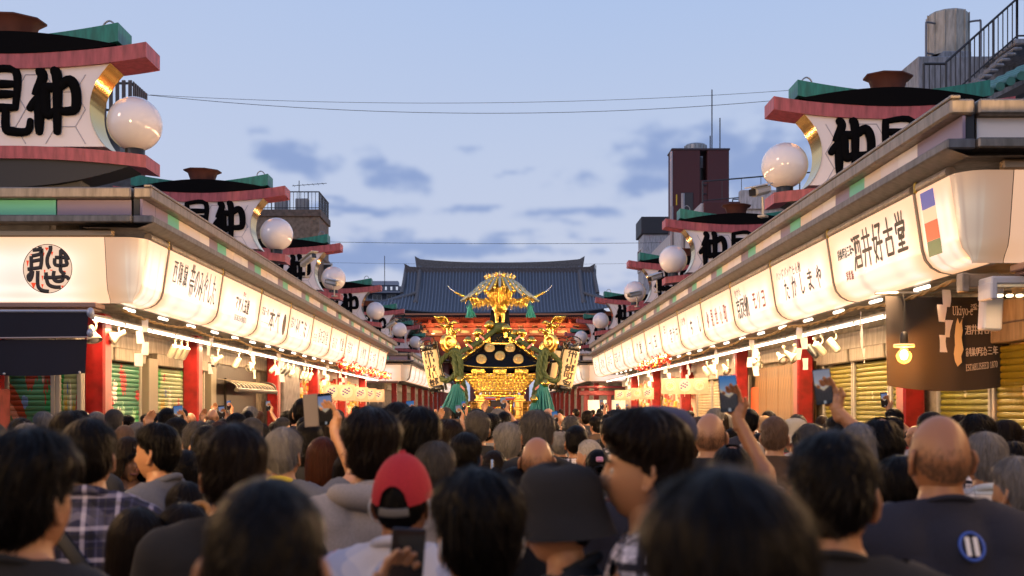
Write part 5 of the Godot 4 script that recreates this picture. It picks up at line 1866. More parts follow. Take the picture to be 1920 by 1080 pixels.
	(paint as Callable).call(0.635, 0.4, "酒井好古堂", Vector2(0.066, 0.115), 0.008, 0.005)
	(paint as Callable).call(0.64, 0.63, "創業明治三年", Vector2(0.058, 0.1), 0.006, 0.0045)
	(paint as Callable).call(0.68, 0.15, "浮世絵", Vector2(0.07, 0.085), 0.01, 0.0045)
	var est := latin("ESTABLISHED 1870", 0.075, false, true)
	obj("lettering", est, white, o, Transform3D(Basis(Vector3.BACK, 0.05).scaled(Vector3(0.4, 1.0, 0.3)), (wave as Callable).call(0.64, 0.76) + Vector3(0, 0, 0.025)))
	var uk := latin("Ukiyo-e", 0.085, false, true)
	obj("lettering", uk, white, o, Transform3D(Basis().scaled(Vector3(0.6, 1.2, 0.3)), (wave as Callable).call(0.53, 0.15) + Vector3(0, 0, 0.028)))
	q = MB.new()
	var fig := PackedVector2Array()
	for p in [[0.0, 0.0], [0.05, 0.05], [0.04, 0.12], [0.07, 0.2], [0.055, 0.27], [0.045, 0.34], [0.06, 0.42], [0.05, 0.5], [0.055, 0.56], [0.035, 0.52], [0.02, 0.5], [0.0, 0.57], [-0.02, 0.5], [-0.035, 0.36], [-0.03, 0.25], [-0.045, 0.15], [-0.03, 0.06]]:
		fig.append(Vector2(p[0], p[1]))
	q.prism(fig, 0.002, Transform3D(Basis(), (wave as Callable).call(0.575, 0.74) + Vector3(0, 0, 0.02)))
	obj("painted_figure", q, mat(0.62, 0.5, 0.3, 0.7), o)
	q = MB.new()
	q.tube([Vector3(-0.85, 0.03, 0), Vector3(0.85, 0.05, 0)], 0.016, 8)
	obj("rod", q, mat(0.3, 0.28, 0.25, 0.4, 0.5), o)
	var noren := thing("dark_curtain", "dark brown curtain beside the brown banner at the picture edge", "curtain", Vector3(6.75, 2.95, -12.6))
	cloth("cloth", 1.2, 0.85, 0.016, mat(0.035, 0.022, 0.02, 0.85, 0.0, "cloth"), noren, 0.0, 2.0)
	q = MB.new()
	q.tube([Vector3(-0.62, -0.28, 0.02), Vector3(0.62, -0.26, 0.02)], 0.01, 6)
	obj("seam_rod", q, mat(0.12, 0.1, 0.09, 0.5), noren)
	# bulb
	var bulb := thing("hanging_bulb", "lit clear light bulb on a black cord in front of the brown banner", "lamp", at(1695, 662, 12.22))
	q = MB.new()
	q.tube([Vector3(0, 0.1, 0), Vector3(0.004, 0.4, 0), Vector3(-0.01, 0.47, 0)], 0.005, 6)
	obj("cord", q, mat(0.01, 0.01, 0.01, 0.6), bulb)
	q = MB.new()
	q.lathe([Vector2(0.0, 0.17), Vector2(0.016, 0.17), Vector2(0.03, 0.145), Vector2(0.034, 0.075), Vector2(0.0, 0.07)], 16)
	obj("socket", q, mat(0.015, 0.013, 0.012, 0.5), bulb)
	q = MB.new()
	q.lathe([Vector2(0.0, 0.072), Vector2(0.078, 0.07), Vector2(0.082, 0.058), Vector2(0.078, 0.047), Vector2(0.0, 0.044)], 24)
	obj("collar", q, mat(0.6, 0.5, 0.32, 0.4), bulb)
	q = MB.new()
	q.lathe([Vector2(0.022, 0.045), Vector2(0.03, 0.03), Vector2(0.056, -0.005), Vector2(0.06, -0.03), Vector2(0.05, -0.06), Vector2(0.028, -0.08), Vector2(0.0, -0.086)], 24)
	var clear := StandardMaterial3D.new()
	clear.transparency = BaseMaterial3D.TRANSPARENCY_ALPHA
	clear.albedo_color = Color(1.0, 0.9, 0.7, 0.12)
	clear.roughness = 0.05
	obj("glass", q, clear, bulb)
	q = MB.new()
	q.ball(Vector3(0, -0.015, 0), Vector3(0.03, 0.04, 0.03), 14, 10)
	obj("filament", q, glow(1.0, 0.68, 0.28, 14.0), bulb)
	var l := OmniLight3D.new()
	l.name = "bulb_light"
	l.light_color = Color(1.0, 0.62, 0.26)
	l.light_energy = 1.8
	l.light_size = 0.03
	l.omni_range = 30.0
	l.omni_attenuation = 2.0
	l.shadow_enabled = true
	bulb.add_child(l)
	bulb.scale = Vector3.ONE * 1.45
	l.position = Vector3(0, -0.015, 0.0)
	# white lamp housing and rusty bracket at the east corner
	o = thing("white_lamp_box", "tall white box lamp hanging in front of the banner lettering", "lamp", at(1858, 570, 11.2))
	q = MB.new()
	q.box(Vector3(0, 0, 0), Vector3(0.2, 0.56, 0.16), 0.02, Basis(Vector3.BACK, -0.05))
	obj("housing", q, mat(0.72, 0.7, 0.72, 0.35), o)
	q = MB.new()
	q.box(Vector3(0.02, 0.285, 0.0), Vector3(0.1, 0.08, 0.1), 0.01)
	obj("bracket", q, mat(0.3, 0.28, 0.26, 0.4, 0.4), o)
	o = thing("iron_bracket", "rust stained white iron bracket under the corner of the east eaves", "bracket", at(1835, 527, 10.9))
	q = MB.new()
	q.box(Vector3(0.1, 0.0, 0), Vector3(0.5, 0.14, 0.12), 0.01)
	q.box(Vector3(-0.17, -0.02, 0.02), Vector3(0.07, 0.19, 0.15), 0.01)
	obj("beam", q, mat(0.45, 0.38, 0.32, 0.6, 0.2, "stain"), o)
	o = thing("white_light_frame", "white boxed light frame under the plain east end sign", "lamp", at(1893, 545, 10.7))
	q = MB.new()
	q.box(Vector3(0, 0.09, 0), Vector3(0.5, 0.08, 0.3), 0.015)
	q.box(Vector3(-0.22, -0.01, 0), Vector3(0.07, 0.18, 0.3), 0.015)
	obj("frame", q, mat(0.72, 0.7, 0.7, 0.4), o)
	for k in 4:
		q = MB.new()
		q.box(Vector3(-0.1 + k * 0.1, -0.05, 0.0), Vector3(0.06, 0.03, 0.06), 0.01)
		obj("bulb", q, glow(1.0, 0.8, 0.5, 4.0), o)
	area_light("frame_light", at(1893, 545, 10.7) + Vector3(0, -0.08, 0), Vector3.DOWN, Vector2(0.4, 0.1), 0.5, Color(1, 0.8, 0.55), Vector3.RIGHT)
	# fan boards
	fan_display(Vector3(4.62, 2.26, -26.5), -0.12, "white board with green leaf fans and a blue check print beside the beige shutters", 3, false)
	var fb := [[-5.0, 33.4, 2, true, "first cream board with blue check prints past the grey screen"], [-5.05, 35.4, 1, true, "second cream board with a single blue check print"], [-5.1, 37.6, 2, true, "third cream board with blue check prints, under the garland"], [-5.1, 40.2, 2, false, "cream board with two round green prints under the garland"], [-5.1, 43.0, 2, true, "last cream board with blue check prints before the gap"], [4.85, 36.0, 2, false, "cream board with round prints past the east fan display"], [4.85, 41.0, 2, true, "small check print board near the dark red booth"]]
	for w in fb:
		fan_display(Vector3(w[0], 2.2, -w[1]), 0.25 if w[0] < 0 else -0.2, w[4], w[2], w[3])
	garland(-1.0, 5.05, 33.5, 40.0, "red and yellow flower garland under the far light boxes of the west row")
	garland(-1.0, 5.0, 40.6, 48.5, "second red flower garland at the end of the west row")
	garland(1.0, 4.7, 29.5, 35.5, "red flower garland under the light boxes of the east row")
	# pink blossom sprays and red booth beyond
	o = thing("market_booth", "dark red booth frame with lit cream panels at the end of the east row", "booth", Vector3(5.6, 0, -54.0))
	for x in [-1.2, 0.0, 1.2]:
		q = MB.new()
		q.box(Vector3(x, 1.2, 0), Vector3(0.22, 2.4, 0.22), 0.02)
		obj("post", q, mat(0.2, 0.02, 0.025, 0.45), o)
	q = MB.new()
	q.box(Vector3(0, 2.45, 0), Vector3(3.0, 0.24, 0.3), 0.02)
	q.box(Vector3(0, 2.75, -0.1), Vector3(3.2, 0.1, 0.8), 0.02)
	obj("beam", q, mat(0.2, 0.02, 0.025, 0.45), o)
	for x in [-0.6, 0.6]:
		q = MB.new()
		q.box(Vector3(x, 1.75, -0.1), Vector3(0.95, 0.7, 0.05), 0.01)
		obj("lit_sign", q, glow(1.0, 0.72, 0.42, 0.9), o)


# ------------------------------------------------------------------ the portable shrine
func twisted(mb: MB, pts: Array, r: float, strands := 3) -> void:
	var path := smooth(pts, 8)
	var run := 0.0
	var runs := []
	for s in strands:
		runs.append([])
	for k in path.size():
		if k:
			run += (path[k] as Vector3).distance_to(path[k - 1])
		var d: Vector3 = (path[mini(k + 1, path.size() - 1)] - path[maxi(k - 1, 0)]).normalized()
		var e1 := d.cross(Vector3(0.3, 0.2, 0.93)).normalized()
		var e2 := e1.cross(d)
		for s in strands:
			var a := run / r * 0.95 + TAU * s / strands
			runs[s].append(path[k] + (e1 * cos(a) + e2 * sin(a)) * r * 0.5)
	for s in strands:
		mb.tube(runs[s], r * 0.62, 7)


func tassel(mb: MB, top: Vector3, bottom: Vector3, w0: float, w1: float, n: int) -> void:
	for k in n:
		var a := TAU * k / n * 3.0 + 0.3
		var rr := sqrt((k + 0.5) / n)
		var o := Vector3(cos(a) * rr, 0, sin(a) * rr)
		var sway := Vector3(rng.randfn() * 0.012, 0, 0)
		mb.tube(smooth([top + o * w0, top.lerp(bottom, 0.5) + o * lerpf(w0, w1, 0.65) + sway, bottom + o * w1 + sway * 2.0 + Vector3(0, rng.randf_range(-0.02, 0.02), 0)], 3), 0.011, 5)


func shrine() -> void:
	var o := thing("portable_shrine", "golden portable shrine with black lacquer roof and green ropes carried above the crowd", "portable shrine", Vector3(0.02, 0, -18.4))
	var gold := mat(1.0, 0.7, 0.17, 0.22, 1.0)
	gold = mat(0.96, 0.64, 0.14, 0.22, 1.0, "skin")
	gold.heightmap_enabled = true
	gold.heightmap_texture = noise_tex("skin")
	gold.heightmap_scale = 0.22
	var pale := mat(0.9, 0.58, 0.17, 0.34, 1.0)
	var black := mat(0.005, 0.005, 0.006, 0.2)
	black.metallic_specular = 0.25
	var green := mat(0.05, 0.085, 0.025, 0.7, 0.0, "fine")
	var teal := mat(0.005, 0.15, 0.16, 0.65)
	var silver := mat(0.3, 0.35, 0.32, 0.4, 0.6)
	var red := mat(0.5, 0.01, 0.015, 0.3)
	var half := func(v: float) -> float:
		return lerpf(0.17, 0.68, pow(v, 0.82))
	var high := func(v: float) -> float:
		return 2.84 - 0.45 * pow(v, 1.12)
	for side in 4:
		var b := Basis(Vector3.UP, side * PI / 2)
		var pts := []
		for k in 9:
			for j in 13:
				var v := k / 8.0
				var u := j / 6.0 - 1.0
				pts.append(b * Vector3(u * half.call(v), high.call(v) + 0.06 * v * pow(absf(u), 3.0), half.call(v)))
		var q := MB.new()
		q.sheet(pts, 12, 8, b * Vector3(0, 1, 1))
		pts = []
		for k in 3:
			for j in 13:
				var u := j / 6.0 - 1.0
				pts.append(b * Vector3(u * (0.68 + 0.01 * (1 - absi(k - 1))), 2.39 + 0.06 * pow(absf(u), 3.0) - 0.035 * k, 0.68 + 0.01 * (1 - absi(k - 1)) - 0.01 * k))
		q.sheet(pts, 12, 2, b * Vector3(0, 0, 1))
		obj("roof", q, black, o)
		var trim := MB.new()
		var run := []
		for j in 25:
			var u := j / 12.0 - 1.0
			run.append(b * Vector3(u * 0.67, 2.405 + 0.06 * pow(absf(u), 3.0), 0.685))
		trim.tube(run, 0.012, 6)
		obj("roof_trim", trim, gold, o)
		for w in [[-0.175, 2.745], [0.175, 2.745], [0.0, 2.605], [-0.31, 2.545], [0.31, 2.545]]:
			var v := 0.0
			while high.call(v) > w[1] and v < 1.0:
				v += 0.02
			var c := b * Vector3(w[0], w[1], half.call(v) + 0.03)
			var m := MB.new()
			m.lathe([Vector2(0, 0.018), Vector2(0.06, 0.016), Vector2(0.075, 0.02), Vector2(0.088, 0.012), Vector2(0.09, -0.01)], 26, Transform3D(b * Basis(Vector3.RIGHT, PI / 2 - 0.35), c))
			m.tube([c + b * Vector3(-0.05, -0.07, 0.01), c + b * Vector3(-0.055, -0.115, 0.04)], 0.014, 6)
			m.tube([c + b * Vector3(0.05, -0.07, 0.01), c + b * Vector3(0.055, -0.115, 0.04)], 0.014, 6)
			for k in 6:
				m.ball(c + b * Vector3(cos(TAU * k / 6) * 0.042, sin(TAU * k / 6) * 0.042, 0.022), Vector3.ONE * 0.014, 8, 6)
			obj("medallion", m, pale, o)
		# gilt cloud plates and bracket tiers under the eave
		for k in 3:
			var p := MB.new()
			p.box(b * Vector3(-0.36 + k * 0.36, 2.345, 0.675), Vector3(0.23, 0.075, 0.03), 0.012, b)
			for j in 5:
				p.ball(b * Vector3(-0.44 + k * 0.36 + j * 0.04, 2.31, 0.69), Vector3(0.022, 0.026, 0.015), 8, 6)
				p.ball(b * Vector3(-0.44 + k * 0.36 + j * 0.04, 2.37, 0.69), Vector3(0.022, 0.018, 0.015), 8, 6)
			obj("cloud_plate", p, gold, o)
		for tier in 7:
			var t := tier / 6.0
			var w: float = lerpf(0.62, 0.38, t)
			var y := lerpf(2.3, 2.03, t)
			var q2 := MB.new()
			q2.box(b * Vector3(0, y, w - 0.03), Vector3(w * 2.0, 0.018, 0.05), 0.004, b)
			var n := int(w * 2.0 / 0.062)
			for k in n:
				q2.box(b * Vector3((k - (n - 1) / 2.0) * 0.062, y - 0.02, w), Vector3(0.036, 0.026, 0.05), 0.006, b)
				q2.ball(b * Vector3((k - (n - 1) / 2.0) * 0.062 + 0.03, y - 0.012, w + 0.014), Vector3(0.012, 0.014, 0.012), 6, 4)
			obj("bracket_row", q2, gold, o).set_meta("kind", "stuff")
		# body below: pillars, lintels, panels
		for e in [-1.0, 1.0]:
			var pl := MB.new()
			pl.tube([b * Vector3(e * 0.19, 1.2, 0.33), b * Vector3(e * 0.19, 1.9, 0.33)], 0.036, 12)
			for y in [1.36, 1.5, 1.66, 1.82]:
				pl.lathe([Vector2(0.036, y - 0.02), Vector2(0.046, y - 0.012), Vector2(0.046, y + 0.012), Vector2(0.036, y + 0.02)], 12, Transform3D(Basis(), b * Vector3(e * 0.19, 0, 0.33)))
			obj("gilt_pillar", pl, gold, o)
			pl = MB.new()
			pl.box(b * Vector3(e * 0.3, 1.55, 0.36), Vector3(0.09, 0.8, 0.09), 0.012, b)
			for k in 5:
				pl.box(b * Vector3(e * 0.3, 1.3 + k * 0.14, 0.38), Vector3(0.13, 0.05, 0.11), 0.012, b)
			obj("corner_post", pl, pale, o)
			pl = MB.new()
			pl.box(b * Vector3(e * 0.43, 1.5, 0.45), Vector3(0.09, 0.7, 0.09), 0.02, b)
			for k in 7:
				pl.ball(b * Vector3(e * 0.43, 1.28 + k * 0.09, 0.49), Vector3(0.05, 0.035, 0.03), 10, 6)
			obj("carved_post", pl, mat(0.2, 0.1, 0.02, 0.35, 0.8), o)
		var li := MB.new()
		li.box(b * Vector3(0, 1.885, 0.36), Vector3(0.6, 0.034, 0.06), 0.006, b)
		li.box(b * Vector3(0, 1.73, 0.35), Vector3(0.34, 0.035, 0.05), 0.006, b)
		li.box(b * Vector3(0, 1.38, 0.36), Vector3(0.5, 0.035, 0.06), 0.006, b)
		obj("red_lintel", li, red, o)
		li = MB.new()
		li.box(b * Vector3(0, 1.94, 0.38), Vector3(0.68, 0.045, 0.07), 0.01, b)
		li.box(b * Vector3(0, 1.885, 0.385), Vector3(0.16, 0.05, 0.06), 0.015, b)
		li.box(b * Vector3(0, 1.73, 0.37), Vector3(0.17, 0.05, 0.06), 0.015, b)
		li.box(b * Vector3(0, 1.99, 0.39), Vector3(0.3, 0.05, 0.08), 0.015, b)
		for k in 9:
			li.ball(b * Vector3(-0.28 + k * 0.07, 1.985, 0.41), Vector3(0.03, 0.035, 0.03), 8, 6)
		li.box(b * Vector3(0, 1.33, 0.42), Vector3(0.66, 0.04, 0.1), 0.01, b)
		obj("gilt_lintel", li, gold, o)
		li = MB.new()
		li.box(b * Vector3(0, 1.55, 0.3), Vector3(0.36, 0.62, 0.03), 0.0, b)
		obj("door_panel", li, mat(0.03, 0.02, 0.02, 0.2), o)
		for k in 5:
			li = MB.new()
			li.box(b * Vector3(0.0 + 0.07 * sin(k * 2.3), 1.66 - k * 0.05, 0.335), Vector3(0.2 - 0.02 * k, 0.03, 0.025), 0.008, b)
			li.ball(b * Vector3(-0.09 + k * 0.045, 1.5, 0.34), Vector3(0.016, 0.03, 0.016), 8, 6)
			obj("mirror_ornament", li, [mat(0.75, 0.75, 0.85, 0.1, 1.0), gold, mat(0.7, 0.68, 0.7, 0.3), gold, mat(0.06, 0.02, 0.25, 0.3)][k], o)
		# corner: hip plates, curl, bird
		var d := (b * Vector3(1, 0, 1)).normalized()
		var hip := MB.new()
		hip.tube(smooth([d * 0.26 + Vector3.UP * 2.85, d * 0.6 + Vector3.UP * 2.66, d * 0.95 + Vector3.UP * 2.47, d * 1.1 + Vector3.UP * 2.5, d * 1.17 + Vector3.UP * 2.62], 4), 0.04, 8)
		obj("hip_ridge", hip, black, o)
		for k in 3:
			var p := MB.new()
			var a0: Vector3 = d * (0.42 + k * 0.2) + Vector3.UP * (2.82 - k * 0.11)
			p.tube([a0, a0 + d * 0.13 - Vector3.UP * 0.07], 0.048, 10)
			obj("gilt_plate", p, gold, o)
		var curl := MB.new()
		var run2 := []
		var rad := []
		var cc := d * 1.19 + Vector3.UP * 2.82
		var across := d if side < 4 else d
		for k in 30:
			var a := -PI * 0.5 + k * 0.3
			var r: float = lerpf(0.135, 0.02, k / 29.0)
			run2.append(cc + (across * cos(a) + Vector3.UP * sin(a)) * r + d.cross(Vector3.UP) * 0.02)
			rad.append(lerpf(0.05, 0.03, k / 29.0))
		curl.tube(run2, rad, 8)
		curl.lathe([Vector2(0, 0.03), Vector2(0.11, 0.025), Vector2(0.13, 0.0), Vector2(0.11, -0.025), Vector2(0, -0.03)], 24, Transform3D(Basis(Vector3.RIGHT, PI / 2), cc - Vector3(0, 0, 0.05)))
		obj("corner_curl", curl, pale, o)
		var bird := MB.new()
		var bc := cc + Vector3(0, 0.27, 0)
		var out := signf(d.x)
		bird.tube([cc + Vector3(-0.03, 0.1, 0), bc + Vector3(-0.03, -0.04, 0)], 0.018, 6)
		bird.tube([cc + Vector3(0.04, 0.1, 0), bc + Vector3(0.03, -0.04, 0)], 0.018, 6)
		bird.ball(bc, Vector3(0.09, 0.06, 0.06), 14, 8)
		for k in 5:
			bird.tube(smooth([bc + Vector3(0, 0.02, 0), bc + Vector3(out * 0.08, 0.1 + k * 0.012, (k - 2) * 0.03), bc + Vector3(out * (0.16 + 0.015 * k), 0.07 + k * 0.02, (k - 2) * 0.05), bc + Vector3(out * (0.22 + 0.02 * k), 0.06 + k * 0.028, (k - 2) * 0.05)], 4), [0.026, 0.026, 0.028, 0.028, 0.028, 0.026, 0.026, 0.024, 0.024, 0.02, 0.018, 0.014, 0.008], 6)
		bird.tube(smooth([bc + Vector3(-out * 0.05, 0.03, 0), bc + Vector3(-out * 0.11, 0.07, 0), bc + Vector3(-out * 0.14, 0.05, 0), bc + Vector3(-out * 0.2, 0.045, 0)], 4), [0.035, 0.034, 0.032, 0.03, 0.03, 0.03, 0.032, 0.032, 0.03, 0.024, 0.018, 0.01, 0.004], 8)
		for e in [-1.0, 1.0]:
			bird.tube(smooth([bc, bc + Vector3(-out * 0.05, 0.02, e * 0.12), bc + Vector3(out * 0.05, 0.03, e * 0.24)], 4), [0.05, 0.05, 0.045, 0.04, 0.035, 0.03, 0.022, 0.014, 0.005], 8, true, 0.35, Vector3.UP)
		for j in bird.v.size():
			bird.v[j] = bc + (bird.v[j] - bc) * Vector3(0.82, 0.88, 0.6)
		obj("corner_bird", bird, gold, o)
	# crest box, knobs
	var q := MB.new()
	q.box(Vector3(0, 2.92, 0), Vector3(0.36, 0.19, 0.36), 0.012)
	q.box(Vector3(0, 3.1, -0.05), Vector3(0.3, 0.2, 0.26), 0.01)
	obj("crest_box", q, black, o)
	q = MB.new()
	q.box(Vector3(0, 3.03, 0), Vector3(0.42, 0.04, 0.42), 0.01)
	q.box(Vector3(0, 2.83, 0), Vector3(0.46, 0.04, 0.46), 0.01)
	for e in [-1.0, 1.0]:
		q.box(Vector3(e * 0.19, 2.92, 0.19), Vector3(0.07, 0.2, 0.07), 0.012)
		q.box(Vector3(e * 0.24, 2.85, 0.2), Vector3(0.12, 0.1, 0.1), 0.02)
	for k in 7:
		q.ball(Vector3(-0.07 + k * 0.024, 2.94 - 0.02 * absf(k - 3.0) + 0.03 * sin(k * 2.0), 0.185), Vector3.ONE * 0.013, 8, 6)
	obj("crest_fitting", q, gold, o)
	for w in [[-0.17, 3.14, 0.22, 0.085], [0.1, 3.08, 0.3, 0.08], [0.24, 3.0, 0.28, 0.07], [-0.36, 3.0, 0.32, 0.085], [0.36, 3.0, 0.32, 0.085], [-0.53, 2.86, 0.5, 0.07], [0.53, 2.86, 0.5, 0.07], [-0.36, 3.0, -0.32, 0.085], [0.36, 3.0, -0.32, 0.085]]:
		q = MB.new()
		var c := Vector3(w[0], w[1], w[2])
		q.ball(c, Vector3.ONE * (w[3] as float), 20, 12)
		q.lathe([Vector2(w[3] * 1.05, -0.014), Vector2(w[3] * 1.12, 0.0), Vector2(w[3] * 1.05, 0.014)], 20, Transform3D(Basis(), c))
		q.tube([c - Vector3(0, w[3] * 0.8, 0), c - Vector3(0, w[3] * 2.0, 0)], w[3] * 0.5, 8)
		obj("gilt_bell", q, gold, o)
	# rear board behind the bird's legs
	q = MB.new()
	q.prism(PackedVector2Array([Vector2(-0.2, 3.0), Vector2(0.2, 3.0), Vector2(0.155, 3.44), Vector2(-0.155, 3.44)]), 0.08, Transform3D(Basis(), Vector3(0, 0, -0.25)))
	obj("black_board", q, black, o)
	phoenix(o, gold, silver, pale)
	# ropes
	q = MB.new()
	for e in [-1.0, 1.0]:
		twisted(q, [Vector3(0, 3.12, 0.2), Vector3(e * 0.16, 3.0, 0.28), Vector3(e * 0.4, 2.82, 0.46), Vector3(e * 0.66, 2.66, 0.72), Vector3(e * 0.76, 2.62, 0.86)], 0.042)
		twisted(q, [Vector3(e * 0.7, 2.6, 0.84), Vector3(e * 0.75, 2.68, 0.88), Vector3(e * 0.73, 2.45, 0.92), Vector3(e * 0.66, 2.16, 0.9), Vector3(e * 0.6, 1.9, 0.88), Vector3(e * 0.48, 1.6, 0.85), Vector3(e * 0.46, 1.4, 0.82)], 0.046)
		twisted(q, [Vector3(e * 0.82, 2.62, 0.84), Vector3(e * 0.7, 2.66, 0.92), Vector3(e * 0.64, 2.42, 0.94), Vector3(e * 0.64, 2.1, 0.9)], 0.046)
		twisted(q, [Vector3(e * 0.8, 2.66, 0.8), Vector3(e * 0.98, 2.5, 0.82), Vector3(e * 1.02, 2.28, 0.84), Vector3(e * 0.88, 2.18, 0.9), Vector3(e * 0.72, 2.3, 0.92), Vector3(e * 0.76, 2.5, 0.9)], 0.044)
		twisted(q, [Vector3(e * 0.62, 2.2, 0.7), Vector3(e * 0.56, 1.9, 0.72), Vector3(e * 0.6, 1.5, 0.74)], 0.04)
	q.ball(Vector3(0.0, 3.1, 0.2), Vector3(0.13, 0.09, 0.1), 16, 10)
	obj("green_rope", q, green, o)
	q = MB.new()
	for w in [[-0.3, 2.9, 0.38], [0.3, 2.9, 0.38], [-0.5, 2.75, 0.56], [0.5, 2.75, 0.56], [-0.62, 2.06, 0.92], [0.62, 2.06, 0.92]]:
		for k in 3:
			q.lathe([Vector2(0.056, -0.006), Vector2(0.062, 0.0), Vector2(0.056, 0.006)], 14, Transform3D(Basis(Vector3.BACK, 0.7 * signf(w[0])), Vector3(w[0], w[1] + k * 0.014, w[2])))
	obj("pink_cord", q, mat(0.6, 0.25, 0.25, 0.6), o)
	for w in [[-0.7, 2.12, 0.94, -0.88, 1.42, 0.9, 0.06, 0.2], [-0.66, 2.1, 0.9, -0.62, 1.5, 0.95, 0.04, 0.1], [0.7, 2.12, 0.94, 0.72, 1.42, 0.92, 0.06, 0.19], [0.6, 1.95, 0.9, 0.55, 1.4, 0.92, 0.04, 0.12]]:
		q = MB.new()
		tassel(q, Vector3(w[0], w[1], w[2]), Vector3(w[3], w[4], w[5]), w[6], w[7], 64)
		obj("tassel", q, teal, o)
	for w in [[-0.67, 2.19, 0.98, 0.07], [0.74, 2.14, 0.98, 0.07], [-0.56, 1.76, 0.98, 0.06], [0.56, 1.88, 0.98, 0.068]]:
		q = MB.new()
		var c := Vector3(w[0], w[1], w[2])
		q.lathe([Vector2(0.0, w[3]), Vector2(w[3] * 0.5, w[3] * 0.9), Vector2(w[3], w[3] * 0.3), Vector2(w[3] * 1.12, 0.0), Vector2(w[3] * 0.95, -w[3] * 0.2), Vector2(w[3] * 0.7, -w[3] * 0.8), Vector2(0, -w[3])], 18, Transform3D(Basis(Vector3.RIGHT, 0.3), c))
		obj("gilt_bell", q, gold, o)
	# carrying beams
	for e in [-0.55, 0.55]:
		q = MB.new()
		q.box(Vector3(e, 1.36, 0), Vector3(0.13, 0.13, 4.6), 0.02)
		obj("carrying_beam", q, mat(0.16, 0.075, 0.025, 0.4, 0.0, "wood"), o)
	for e in [-1.5, 1.5]:
		q = MB.new()
		q.box(Vector3(0, 1.5, e), Vector3(3.0, 0.12, 0.12), 0.02)
		obj("cross_beam", q, mat(0.16, 0.075, 0.025, 0.4, 0.0, "wood"), o)
	q = MB.new()
	q.box(Vector3(0, 1.22, 0), Vector3(1.0, 0.14, 1.0), 0.02)
	obj("base", q, black, o)
	paper_lantern(at(811, 690, 17.6), 0.2, "雷中青年部", "glowing paper lantern with five black kanji leaning out on the west side of the shrine")
	paper_lantern(at(1066, 690, 17.6), -0.2, "雷中部町会", "glowing paper lantern with five black kanji leaning out on the east side of the shrine")
	paper_lantern(at(1048, 690, 18.5), -0.16, "", "second lantern half hidden behind the leaning east lantern")


